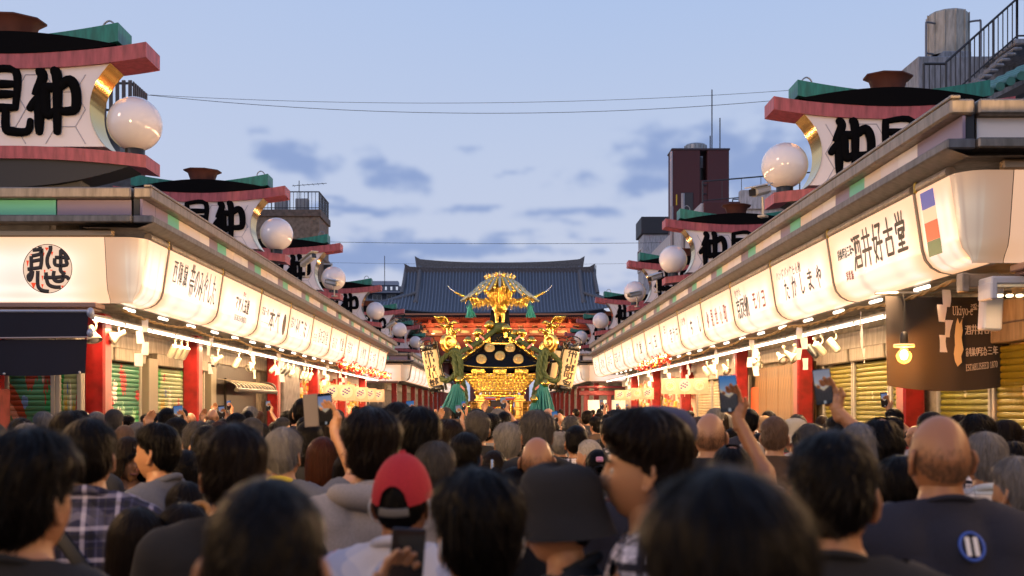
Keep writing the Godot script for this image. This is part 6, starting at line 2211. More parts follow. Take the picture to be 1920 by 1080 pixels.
func phoenix(o: Node3D, gold: Material, silver: Material, pale: Material) -> void:
	var q := MB.new()
	q.lathe([Vector2(0.0, 3.3), Vector2(0.06, 3.31), Vector2(0.1, 3.38), Vector2(0.125, 3.46), Vector2(0.12, 3.52), Vector2(0.15, 3.65), Vector2(0.17, 3.8), Vector2(0.12, 3.92), Vector2(0.0, 3.96)], 22, Transform3D(), 1.0, 0.85)
	for k in 60:  # scale-like feathers
		var a := k * 2.4
		var y := 3.34 + 0.18 * fmod(k * 0.37, 1.0)
		var r := 0.07 + 0.3 * (y - 3.34)
		q.ball(Vector3(cos(a) * r, y, sin(a) * r * 0.85), Vector3(0.022, 0.03, 0.018), 6, 5)
	obj("phoenix_body", q, gold, o)
	for e in [-0.045, 0.045]:
		q = MB.new()
		q.tube([Vector3(e * 1.2, 3.36, 0.03), Vector3(e, 3.16, 0.04), Vector3(e, 3.06, 0.05)], [0.038, 0.026, 0.03], 8)
		for k in 5:
			q.ball(Vector3(e, 3.3 - k * 0.05, 0.045), Vector3(0.03, 0.012, 0.028), 8, 5)
		obj("phoenix_leg", q, gold, o)
	q = MB.new()
	for k in 46:  # hanging gilt strips below the fan
		var a := lerpf(-1.9, 1.9, k / 45.0)
		var r := 0.185 + 0.02 * sin(k * 3.0)
		var y0 := 3.84 + 0.03 * sin(k * 2.0)
		q.tube([Vector3(sin(a) * r * 1.25, y0, cos(a) * r * 1.1), Vector3(sin(a) * r, 3.66, cos(a) * r), Vector3(sin(a) * r * 0.72, 3.49 + 0.03 * sin(k * 1.7), cos(a) * r * 0.75)], [0.016, 0.014, 0.007], 5)
	obj("phoenix_plumage", q, gold, o).set_meta("kind", "stuff")
	for k in 13:
		var a := lerpf(-1.75, 1.75, k / 12.0)
		var sn := sin(a)
		var cs := cos(a)
		q = MB.new()
		q.tube(smooth([Vector3(sn * 0.21, 3.985 - 0.05 * absf(sn), cs * 0.12), Vector3(sn * 0.33, 3.92 - 0.06 * absf(sn), cs * 0.26), Vector3(sn * 0.48, 3.85 - 0.14 * absf(sn), cs * 0.36), Vector3(sn * 0.68, 3.77 - 0.2 * absf(sn), cs * 0.44)], 4), [0.02, 0.021, 0.022, 0.023, 0.024, 0.024, 0.025, 0.025, 0.025, 0.025, 0.024, 0.022, 0.014], 9)
		obj("tail_feather", q, silver, o)
		q = MB.new()
		for j in 5:  # gilt flames in between
			var a2 := a + 0.14
			var t := 0.1 + j * 0.2
			var p := Vector3(sin(a2) * lerpf(0.2, 0.62, t), lerpf(3.98 - 0.05 * absf(sin(a2)), 3.77 - 0.2 * absf(sin(a2)), pow(t, 1.2)), cos(a2) * lerpf(0.13, 0.42, t))
			q.ball(p, Vector3(0.032, 0.04, 0.03), 8, 6)
			q.tube([p, p + Vector3(sin(a2) * 0.02, -0.07, 0.01)], [0.016, 0.004], 5)
		obj("gilt_flame", q, gold, o).set_meta("kind", "stuff")
		q = MB.new()
		var top := Vector3(sn * 0.22, 4.0 - 0.06 * absf(sn), cs * 0.12)
		for j in 3:
			q.tube([top, top + Vector3((j - 1) * 0.034 + sn * 0.03, 0.085 if j == 1 else 0.06, 0)], [0.018, 0.004], 5)
		obj("finial", q, [silver, gold][k % 2], o)
		q = MB.new()
		q.ball(top + Vector3(0, 0.0, 0.015), Vector3.ONE * 0.014, 8, 6)
		obj("red_bead", q, mat(0.55, 0.03, 0.01, 0.2), o)
	for e in [-1.0, 1.0]:
		q = MB.new()
		q.tube(smooth([Vector3(e * 0.12, 3.56, 0.02), Vector3(e * 0.34, 3.58, 0.05), Vector3(e * 0.5, 3.61, 0.05), Vector3(e * 0.64, 3.665, 0.02), Vector3(e * 0.79, 3.74, 0.0)], 5), [0.03, 0.034, 0.038, 0.04, 0.042, 0.042, 0.042, 0.04, 0.04, 0.038, 0.036, 0.034, 0.032, 0.03, 0.028, 0.025, 0.022, 0.02, 0.018, 0.016, 0.014], 8, true, 0.5, Vector3.BACK)
		for k in 26:
			var x := 0.2 + 0.3 * fmod(k * 0.37, 1.0)
			var p := Vector3(e * x, 3.55 + 0.12 * fmod(k * 0.61, 1.0) - 0.05, 0.05 + 0.12 * fmod(k * 0.23, 1.0))
			q.ball(p, Vector3(0.024, 0.03, 0.02), 7, 5)
			q.tube([p, p + Vector3(e * 0.01, -0.08, 0.01)], [0.014, 0.003], 5)
		obj("phoenix_wing", q, gold, o)
		q = MB.new()
		q.tube(smooth([Vector3(e * 0.78, 3.735, 0.0), Vector3(e * 0.84, 3.78, 0.0), Vector3(e * 0.91, 3.85, 0.0)], 4), [0.015, 0.015, 0.014, 0.013, 0.011, 0.009, 0.006, 0.004, 0.002], 6)
		for k in 3:
			q.tube(smooth([Vector3(e * 0.1, 3.5, 0.05), Vector3(e * 0.18, 3.47 - k * 0.01, 0.08 - 0.05 * k), Vector3(e * (0.3 - 0.05 * k), 3.42, 0.1 - 0.06 * k)], 3), [0.02, 0.02, 0.018, 0.016, 0.013, 0.01, 0.003], 6, true, 0.35, Vector3.UP)
		obj("silver_feather", q, mat(0.7, 0.72, 0.78, 0.15, 1.0), o)
		q = MB.new()
		var tp := Vector3(e * 0.52, 3.61, 0.05)
		q.tube([tp, tp - Vector3(0, 0.14, 0)], 0.009, 6)
		for k in 2:
			var ring := []
			for j in 13:
				ring.append(tp + Vector3((k - 0.5) * 0.06 + cos(TAU * j / 12) * 0.026, -0.14 + sin(TAU * j / 12) * 0.02, 0.0))
			q.tube(ring, 0.008, 5, false)
		q.ball(tp - Vector3(0, 0.15, 0), Vector3(0.034, 0.028, 0.034), 10, 6)
		tassel(q, tp - Vector3(0, 0.16, 0), tp - Vector3(0, 0.31, 0), 0.03, 0.05, 44)
		obj("small_tassel", q, mat(0.005, 0.2, 0.2, 0.6), o)


func paper_lantern(p: Vector3, tilt: float, words: String, label: String) -> void:
	var o := thing("paper_lantern", label, "lantern", p)
	var b := Basis(Vector3.BACK, tilt)
	var xf := Transform3D(b, Vector3.ZERO)
	var q := MB.new()
	var prof := []
	for k in 25:
		var y := lerpf(-0.3, 0.3, k / 24.0)
		prof.append(Vector2(0.128 - 0.3 * pow(absf(y) / 0.3, 8.0) * 0.03 + 0.0016 * (k % 2), y))
	q.lathe(prof, 28, xf)
	var paper := glow(1.0, 0.6, 0.24, 0.62).duplicate()
	paper.albedo_color = lin(0.4, 0.26, 0.12)
	obj("paper", q, paper, o)
	var black := mat(0.008, 0.008, 0.008, 0.25)
	for e in [-1.0, 1.0]:
		q = MB.new()
		q.lathe([Vector2(0.1, e * 0.3 - 0.012), Vector2(0.124, e * 0.3 - 0.012), Vector2(0.124, e * 0.38), Vector2(0.1, e * 0.38), Vector2(0.1, e * 0.3)], 24, xf)
		for k in 5:
			q.box(xf * Vector3(cos(k * 1.256) * 0.1, e * 0.395, sin(k * 1.256) * 0.1), Vector3(0.035, 0.05, 0.02), 0.004, b)
		obj("hoop", q, black, o)
	q = MB.new()
	q.tube(smooth([xf * Vector3(-0.115, 0.34, 0), xf * Vector3(-0.115, 0.48, 0), xf * Vector3(0, 0.53, 0), xf * Vector3(0.115, 0.48, 0), xf * Vector3(0.115, 0.34, 0)], 4), 0.011, 6)
	q.tube(smooth([xf * Vector3(-0.06, 0.36, 0.08), xf * Vector3(-0.05, 0.45, 0.08), xf * Vector3(0.05, 0.45, 0.08), xf * Vector3(0.06, 0.36, 0.08)], 4), 0.009, 6)
	q.tube([xf * Vector3(-signf(tilt) * -0.15, 0.42, -0.03), xf * Vector3(signf(tilt) * 0.15, -0.4, -0.03)], 0.022, 8)
	q.tube([xf * Vector3(signf(tilt) * 0.15, 0.1, -0.05), xf * Vector3(signf(tilt) * 0.5, -0.02, -0.2)], 0.024, 8)
	obj("frame", q, black, o)
	for k in words.length():
		var g := MB.new()
		lettering(g, words[k], Transform3D(), Vector2(0.15, 0.105), Vector2.ZERO, 0.0125)
		for j in g.v.size():  # wrapped round the paper
			var a := (g.v[j].x - 0.075) / 0.128 - tilt * 0.6
			g.v[j] = xf * Vector3(sin(a) * (0.1315 + g.v[j].z), 0.175 - k * 0.115 + g.v[j].y, cos(a) * (0.1315 + g.v[j].z))
			g.n[j] = xf.basis * Vector3(sin(a), 0, cos(a))
		obj("lettering", g, mat(0.012, 0.008, 0.005, 0.5), o)
	var l := OmniLight3D.new()
	l.name = "lantern_light"
	l.light_color = Color(1.0, 0.7, 0.4)
	l.light_energy = 0.12
	l.light_size = 0.1
	l.omni_range = 20.0
	l.omni_attenuation = 2.0
	l.shadow_enabled = true
	o.add_child(l, true)
	l.position = Vector3(0, -0.1, 0.22)


# ------------------------------------------------------------------ people
# A body faces -Z, stands on y = 0 and is 1.72 m tall. Bones are [from, to, radius, radius].
const HEAD := Vector3(0, 1.605, -0.015)
var bodies := {}
var hairs := {}
var hats := {}
var weave := FastNoiseLite.new()


func field(bones: Array, lo: Vector3, cell: float, n: Vector3i, blend: float) -> PackedFloat32Array:
	var d := PackedFloat32Array()
	d.resize(n.x * n.y * n.z)
	d.fill(1.0)
	for bone in bones:
		var a: Vector3 = bone[0]
		var b: Vector3 = bone[1]
		var ra: float = bone[2]
		var rb: float = bone[3]
		var reach := maxf(ra, rb) + 0.06
		var p0 := Vector3i((a.min(b) - Vector3.ONE * reach - lo) / cell).max(Vector3i.ZERO)
		var p1 := Vector3i((a.max(b) + Vector3.ONE * reach - lo) / cell + Vector3.ONE).min(n - Vector3i.ONE)
		var ab := b - a
		var inv := 1.0 / maxf(ab.length_squared(), 1e-9)
		for z in range(p0.z, p1.z + 1):
			for y in range(p0.y, p1.y + 1):
				var base := (z * n.y + y) * n.x
				for x in range(p0.x, p1.x + 1):
					var p := lo + Vector3(x, y, z) * cell
					var h := clampf((p - a).dot(ab) * inv, 0.0, 1.0)
					var e := (p - a - ab * h).length() - lerpf(ra, rb, h)
					var o := d[base + x]
					var k := maxf(blend - absf(o - e), 0.0)
					d[base + x] = minf(o, e) - k * k / (4.0 * blend)
	return d


func nets(bones: Array, cell: float, blend: float) -> MB:
	var lo := Vector3.INF
	var hi := -Vector3.INF
	for b in bones:
		var r := Vector3.ONE * (maxf(b[2], b[3]) + cell * 3.0)
		lo = lo.min((b[0] as Vector3).min(b[1]) - r)
		hi = hi.max((b[0] as Vector3).max(b[1]) + r)
	var n := Vector3i((hi - lo) / cell) + Vector3i.ONE * 2
	var d := field(bones, lo, cell, n, blend)
	var mb := MB.new()
	var at_cell := {}
	var sx := 1
	var sy := n.x
	var sz := n.x * n.y
	var corners := [0, sx, sy, sx + sy, sz, sx + sz, sy + sz, sx + sy + sz]
	for z in n.z - 1:
		for y in n.y - 1:
			for x in n.x - 1:
				var i := z * sz + y * sy + x
				var first := d[i] < 0.0
				var mixed := false
				for c in corners:
					if (d[i + c] < 0.0) != first:
						mixed = true
						break
				if not mixed:
					continue
				var sum := Vector3.ZERO
				var count := 0
				for e in [[0, 1], [2, 3], [4, 5], [6, 7], [0, 2], [1, 3], [4, 6], [5, 7], [0, 4], [1, 5], [2, 6], [3, 7]]:
					var va := d[i + corners[e[0]]]
					var vb := d[i + corners[e[1]]]
					if (va < 0.0) != (vb < 0.0):
						var t := va / (va - vb)
						var pa := Vector3(e[0] & 1, (e[0] >> 1) & 1, e[0] >> 2)
						var pb := Vector3(e[1] & 1, (e[1] >> 1) & 1, e[1] >> 2)
						sum += pa.lerp(pb, t)
						count += 1
				var g := Vector3(d[i + 1] - d[i] + d[i + 7 - 7 + sx + sy] - d[i + sy], d[i + sy] - d[i] + d[i + sx + sy] - d[i + sx], d[i + sz] - d[i] + d[i + sx + sz] - d[i + sx]).normalized()
				at_cell[i] = mb.put(lo + (Vector3(x, y, z) + sum / count) * cell, g)
	for i in at_cell:
		for ax in 3:
			var s1: int = [sx, sy, sz][ax]
			var s2: int = [sy, sz, sx][ax]
			var s3: int = [sz, sx, sy][ax]
			if (d[i] < 0.0) != (d[i + s1] < 0.0):
				if at_cell.has(i - s2) and at_cell.has(i - s3) and at_cell.has(i - s2 - s3):
					mb.face(at_cell[i], at_cell[i - s2], at_cell[i - s2 - s3])
					mb.face(at_cell[i], at_cell[i - s2 - s3], at_cell[i - s3])
	return mb


func bump(x: float, c: float, w: float) -> float:
	return exp(-(x - c) * (x - c) / (w * w))


func head_point(az: float, th: float) -> Vector3:  # az 0 is the face (-Z), th 0 the crown
	var p := Vector3(sin(th) * sin(az) * 0.0735, cos(th) * 0.117, -sin(th) * cos(az) * 0.097)
	var front := maxf(0.0, cos(az)) * sin(th)
	var y := p.y
	var x := p.x
	if y < 0.0:
		var k := clampf(-y / 0.117, 0.0, 1.0)
		p.x *= 1.0 - 0.3 * k * k
		if p.z > 0.0:
			p.z *= 1.0 - 0.42 * k
		p.z -= 0.012 * k * front
	if front > 0.0:
		p.z += 0.006 * front * front
		p.z -= front * (0.026 * bump(x, 0, 0.011) * bump(y, -0.026, 0.017) + 0.012 * bump(x, 0, 0.009) * bump(y, 0.0, 0.024) + 0.005 * bump(absf(x), 0.028, 0.025) * bump(y, 0.03, 0.012))
		p.z += front * 0.01 * bump(absf(x), 0.031, 0.014) * bump(y, 0.008, 0.012)
		p.z -= front * (0.008 * bump(x, 0, 0.02) * bump(y, -0.058, 0.007) + 0.008 * bump(x, 0, 0.018) * bump(y, -0.072, 0.006) + 0.011 * bump(x, 0, 0.02) * bump(y, -0.1, 0.014))
		p.z -= front * 0.005 * bump(absf(x), 0.045, 0.02) * bump(y, -0.022, 0.022)
	return p


func add_head(mb: MB) -> void:
	var nu := 64
	var nv := 48
	var pts := []
	for k in nv + 1:
		var th := PI * (0.004 + 0.992 * k / nv)
		for j in nu + 1:
			var u := float(j) / nu * 2.0 - 1.0
			var az := PI * (signf(u) * pow(absf(u), 1.25))  # closer spaced on the face
			pts.append(HEAD + head_point(az, th))
	mb.sheet(pts, nu, nv, Vector3.UP, Vector2.ONE, HEAD)
	for s in [-1.0, 1.0]:  # ears: rim, lobe and bowl
		var c := HEAD + Vector3(s * 0.076, -0.006, 0.014)
		var u := Vector3(s * 0.55, 0, 0.83).normalized()
		var w := Vector3(-s * 0.05, 0.97, 0.2).normalized()
		var rim := []
		var rad := []
		for k in 17:
			var a := deg_to_rad(lerpf(-105.0, 185.0, k / 16.0))
			rim.append(c + u * (0.0165 * cos(a) * (1.0 if a > 0.0 else 0.8)) + w * (0.03 * sin(a)))
			rad.append(0.0042 + 0.0018 * sin(PI * k / 16.0))
		mb.tube(smooth(rim, 2), rad[8], 7)
		mb.ball(c - u * 0.002, Vector3(0.0155, 0.029, 0.0045), 14, 10, Basis(u, w, u.cross(w).normalized()))
		mb.ball(c - w * 0.027 - u * 0.004, Vector3(0.0075, 0.0095, 0.0075), 10, 6)
		mb.ball(c - u * 0.013 + w * 0.0, Vector3(0.006, 0.009, 0.007), 10, 6)


func hand_bones(w: Vector3, along: Vector3, palm: Vector3, thumb_side: Vector3, curl: float) -> Array:
	# wrist, direction of the fingers, direction the palm faces, direction of the thumb
	var out := []
	for k in 4:
		var t := (k - 1.5) * -0.019
		var root := w + along * 0.045 + thumb_side * t
		var knuckle := w + along * (0.088 - 0.004 * absf(k - 1.2)) + thumb_side * t * 1.08
		out.append([root, knuckle, 0.0125, 0.0105])
		var l: float = [0.075, 0.083, 0.077, 0.06][k]
		var a1 := along * cos(curl) + palm * sin(curl)
		var a2 := along * cos(curl * 2.0) + palm * sin(curl * 2.0)
		var m := knuckle + a1 * l * 0.52
		out.append([knuckle, m, 0.0098, 0.0086])
		out.append([m, m + a2 * l * 0.5, 0.0086, 0.0072])
	out.append([w, w + along * 0.05 + thumb_side * 0.012, 0.022, 0.02])
	out.append([w + along * 0.02, w + along * 0.06 - thumb_side * 0.016, 0.018, 0.014])
	var tb := w + along * 0.03 + thumb_side * 0.026
	var t1 := tb + (along * 0.6 + thumb_side * 0.65 + palm * 0.3).normalized() * 0.038
	out.append([w + along * 0.012 + thumb_side * 0.014, tb, 0.017, 0.014])
	out.append([tb, t1, 0.013, 0.0105])
	out.append([t1, t1 + (along * 0.85 + thumb_side * 0.1 + palm * 0.35).normalized() * 0.032, 0.0102, 0.0078])
	return out


func body_parts(kind: String) -> Array:
	# [skin mesh, top mesh, trousers mesh, arm hints]
	if bodies.has(kind):
		return bodies[kind]
	var slim := 0.92 if kind.begins_with("woman") else 1.0
	var wide := 1.1 if kind.contains("broad") else 1.0
	var b := []
	for s in [-1.0, 1.0]:
		b.append([Vector3(s * 0.085, 0.95, 0.01), Vector3(0, 0.98, 0.01), 0.115 * slim * wide, 0.115 * slim * wide])
		b.append([Vector3(s * 0.085, 1.12, 0), Vector3(s * 0.1 * wide, 1.28, 0.0), 0.105 * slim * wide, 0.105 * slim * wide])
		b.append([Vector3(s * 0.1 * wide, 1.28, 0.0), Vector3(s * 0.12 * wide, 1.37, 0.01), 0.105 * slim * wide, 0.085 * wide])
		b.append([Vector3(s * 0.05, 1.455, 0.012), Vector3(s * 0.175 * slim * wide, 1.395, 0.006), 0.046, 0.055 * wide])
		b.append([Vector3(s * 0.09, 0.93, 0), Vector3(s * 0.1, 0.5, -0.01), 0.088, 0.058])
		b.append([Vector3(s * 0.1, 0.5, -0.01), Vector3(s * 0.1, 0.1, 0.02), 0.056, 0.04])
		b.append([Vector3(s * 0.1, 0.05, 0.04), Vector3(s * 0.12, 0.035, -0.15), 0.042, 0.034])
	b.append([Vector3(0, 1.05, 0), Vector3(0, 1.36, 0.01), 0.12 * slim * wide, 0.1 * wide])
	b.append([Vector3(0, 1.4, 0.015), Vector3(0, 1.56, -0.012), 0.06 * slim, 0.053 * slim])
	var arms := []
	for s in [-1.0, 1.0]:
		var sh := Vector3(s * 0.19 * slim * wide, 1.385, 0.005)
		var el := Vector3(s * 0.245 * wide, 1.1, 0.02)
		var wr := Vector3(s * 0.22 * wide, 0.87, -0.07)
		var up := Vector3(-s * 0.05, -1, -0.25).normalized()
		var palm := Vector3(-s, 0, 0)
		var thumb := Vector3(0, -0.2, -1).normalized()
		var curl := 0.3
		if (kind.contains("raised") and s > 0) or kind.contains("both"):
			el = Vector3(s * 0.3, 1.5, -0.2)
			wr = Vector3(s * 0.16, 1.72, -0.31)
			if kind.contains("high"):
				el = Vector3(0.175, 1.6, -0.18)
				wr = Vector3(0.08, 1.83, -0.26)
			if kind.contains("across"):
				el = Vector3(0.17, 1.58, -0.2)
				wr = Vector3(-0.03, 1.8, -0.28)
			up = (wr - el).normalized().lerp(Vector3.UP, 0.5).normalized()
			palm = Vector3(-s * 0.35, 0, 0.93)
			palm = (palm - up * palm.dot(up)).normalized()
			thumb = up.cross(palm).normalized()
			if thumb.x * s < 0.0:
				thumb = -thumb
			curl = 0.42
		if kind.contains("hold") and s < 0:
			el = Vector3(-0.3, 1.2, -0.14)
			wr = Vector3(-0.16, 1.42, -0.22)
			up = (wr - el).normalized().lerp(Vector3.UP, 0.5).normalized()
			palm = Vector3(0.3, 0, 0.9)
			palm = (palm - up * palm.dot(up)).normalized()
			thumb = up.cross(palm).normalized() * -1.0
			curl = 0.45
		if kind.contains("touch") and s < 0:
			el = Vector3(-0.36, 1.15, 0.06)
			wr = Vector3(-0.22, 1.36, -0.08)
			up = Vector3(-0.47, 0.1, -0.87).normalized()
			palm = Vector3(0.1, -1, 0)
			palm = (palm - up * palm.dot(up)).normalized()
			thumb = palm.cross(up).normalized()
			curl = 0.4
		b.append([sh, el, 0.052 * slim * wide, 0.042 * slim])
		b.append([el, wr, 0.041 * slim, 0.028 * slim])
		arms.append([sh, el, wr, up, palm, thumb, curl])
	var skin := nets(b, 0.0165, 0.03)
	var top := MB.new()
	var legs := MB.new()
	var long := kind.contains("long")
	# clothes follow the body: pushed out a little, folded, and cut clean at neck, cuff and hem
	var keep_top := PackedFloat32Array()
	var keep_leg := PackedFloat32Array()
	var shell := PackedVector3Array()
	for k in skin.v.size():
		var p := skin.v[k]
		var f := 0.5 + 0.5 * weave.get_noise_3d(p.x * 6.0, p.y * 3.0, p.z * 6.0) + 0.35 * weave.get_noise_3d(p.x * 14.0, p.y * 5.0 + 9.0, p.z * 14.0)
		shell.append(p + skin.n[k] * (0.011 + 0.021 * f * (1.0 if p.y > 0.9 else 0.6)))
		var t := 1.5
		for a in arms:
			var ab: Vector3 = a[1] - a[0]
			var h: float = (p - a[0]).dot(ab) / ab.length_squared()
			var bc: Vector3 = a[2] - a[1]
			var h2: float = (p - a[1]).dot(bc) / bc.length_squared()
			var near1: float = (p - a[0] - ab * clampf(h, 0, 1)).length()
			var near2: float = (p - a[1] - bc * clampf(h2, 0, 1)).length()
			if minf(near1, near2) < 0.07:
				if near2 < near1:
					t = minf(t, ((0.93 if long else -0.25) - h2) * bc.length())
				elif not long:
					t = minf(t, (0.62 - h) * ab.length())
		if absf(p.x) < 0.14:
			t = minf(t, (1.478 + 0.55 * p.z - 0.1 * absf(p.x)) - p.y)
		keep_top.append(minf(t, p.y - 0.84) if absf(p.x) < 0.2 or p.y > 0.84 or not long else t)
		keep_leg.append(minf(0.95 - p.y, p.y - 0.075) if absf(p.x) < 0.19 else -0.02)
	cut(skin, shell, keep_top, top, 0.0)
	cut(skin, shell, keep_leg, legs, -0.004)
	add_head(skin)
	for a in arms:
		var hb := hand_bones(a[2], a[3], a[4], a[5], a[6])
		hb.append([a[2] - a[3] * 0.03, a[2] + a[3] * 0.01, 0.028 * slim, 0.024])
		skin.join(nets(hb, 0.0055, 0.011))
	bodies[kind] = [skin.mesh(), top.mesh(), legs.mesh(), arms]
	return bodies[kind]


func cut(src: MB, shell: PackedVector3Array, keep: PackedFloat32Array, out: MB, push: float) -> void:
	var made := {}
	for k in range(0, src.i.size(), 3):
		var ids := [src.i[k], src.i[k + 1], src.i[k + 2]]
		var poly := []
		for j in 3:
			var a: int = ids[j]
			var b: int = ids[(j + 1) % 3]
			if keep[a] >= 0.0:
				if not made.has(a):
					made[a] = out.put(shell[a] + src.n[a] * push, src.n[a])
				poly.append(made[a])
			if (keep[a] >= 0.0) != (keep[b] >= 0.0):
				var key := Vector2i(mini(a, b), maxi(a, b))
				if not made.has(key):
					var t := keep[key.x] / (keep[key.x] - keep[key.y])
					made[key] = out.put(shell[key.x].lerp(shell[key.y], t) + src.n[key.x] * push, src.n[key.x].lerp(src.n[key.y], t).normalized())
				poly.append(made[key])
		for j in range(2, poly.size()):
			out.face(poly[0], poly[j - 1], poly[j])


# hair: [lower edge at the nape, at the sides, at the brow, thickness on top, at the sides, unruliness, strand length, bare crown, hang]
const HAIR := {
	"short": [-0.066, 0.002, 0.066, 0.026, 0.007, 0.35, 0.3, 0.0, 0.0],
	"messy": [-0.07, -0.002, 0.05, 0.034, 0.009, 0.9, 0.34, 0.0, 0.0],
	"thick": [-0.07, 0.0, 0.058, 0.042, 0.008, 0.75, 0.4, 0.0, 0.0],
	"crop": [-0.062, 0.006, 0.066, 0.013, 0.005, 0.12, 0.08, 0.0, 0.0],
	"fade": [-0.06, 0.002, 0.066, 0.022, 0.004, 0.25, 0.14, 0.0, 0.0],
	"thin": [-0.075, -0.005, 0.07, 0.012, 0.012, 0.3, 0.22, 0.34, 0.0],
	"ring": [-0.055, -0.005, 0.0, 0.003, 0.005, 0.1, 0.08, 0.95, 0.0],
	"bob": [-0.13, -0.12, 0.03, 0.026, 0.024, 0.2, 0.6, 0.0, 0.05],
	"long": [-0.32, -0.3, 0.05, 0.024, 0.022, 0.3, 0.7, 0.0, 0.2],
	"curly": [-0.12, -0.09, 0.03, 0.04, 0.042, 1.7, 0.3, 0.0, 0.02],
	"tied": [-0.085, -0.03, 0.062, 0.018, 0.016, 0.2, 0.5, 0.0, 0.0],
}


func hair_point(h: Array, az: float, s: float, lift: float) -> Vector3:
	var side := absf(sin(az))
	var back := maxf(0.0, -cos(az))
	var face := maxf(0.0, cos(az))
	var low: float = h[1]
	low = lerpf(low, h[0], pow(back, 0.6))
	low = lerpf(low, h[2], pow(face, 0.55) if h[8] < 0.04 else pow(face, 1.1))
	if h[8] < 0.04:  # round the ear
		low += 0.026 * bump(az if az > 0 else -az, 1.72, 0.26)
	var end := acos(clampf(low / 0.117, -0.85, 1.0))
	if h[8] > 0.0:
		end = minf(end, 1.75)
	var th := end * minf(s, 1.0)
	var p := head_point(az, maxf(th, 0.004))
	var nn := Vector3(p.x / 0.0054, p.y / 0.0137, p.z / 0.0094).normalized()
	var t := lerpf(h[3], h[4], smoothstep(0.5, 0.98, th / 1.6))
	t *= 1.0 - 0.8 * smoothstep(0.72, 1.0, s) * (1.0 if h[8] <= 0.0 else 0.0)
	p += nn * (t + lift)
	if h[8] > 0.0 and low < p.y:  # hangs straight below the widest part
		var drop := (p.y - low) * smoothstep(0.62, 1.0, s) * (1.0 - 0.15 * face)
		if s > 0.62:
			var q := head_point(az, maxf(end * 0.9, 0.01))
			p = Vector3(p.x * lerpf(1.0, 0.98, (s - 0.62) / 0.38), p.y - drop, p.z)
			if back > 0.3 and p.y < -0.1:
				p.z = maxf(p.z, q.z * 0.9 + 0.02)
	return HEAD + p


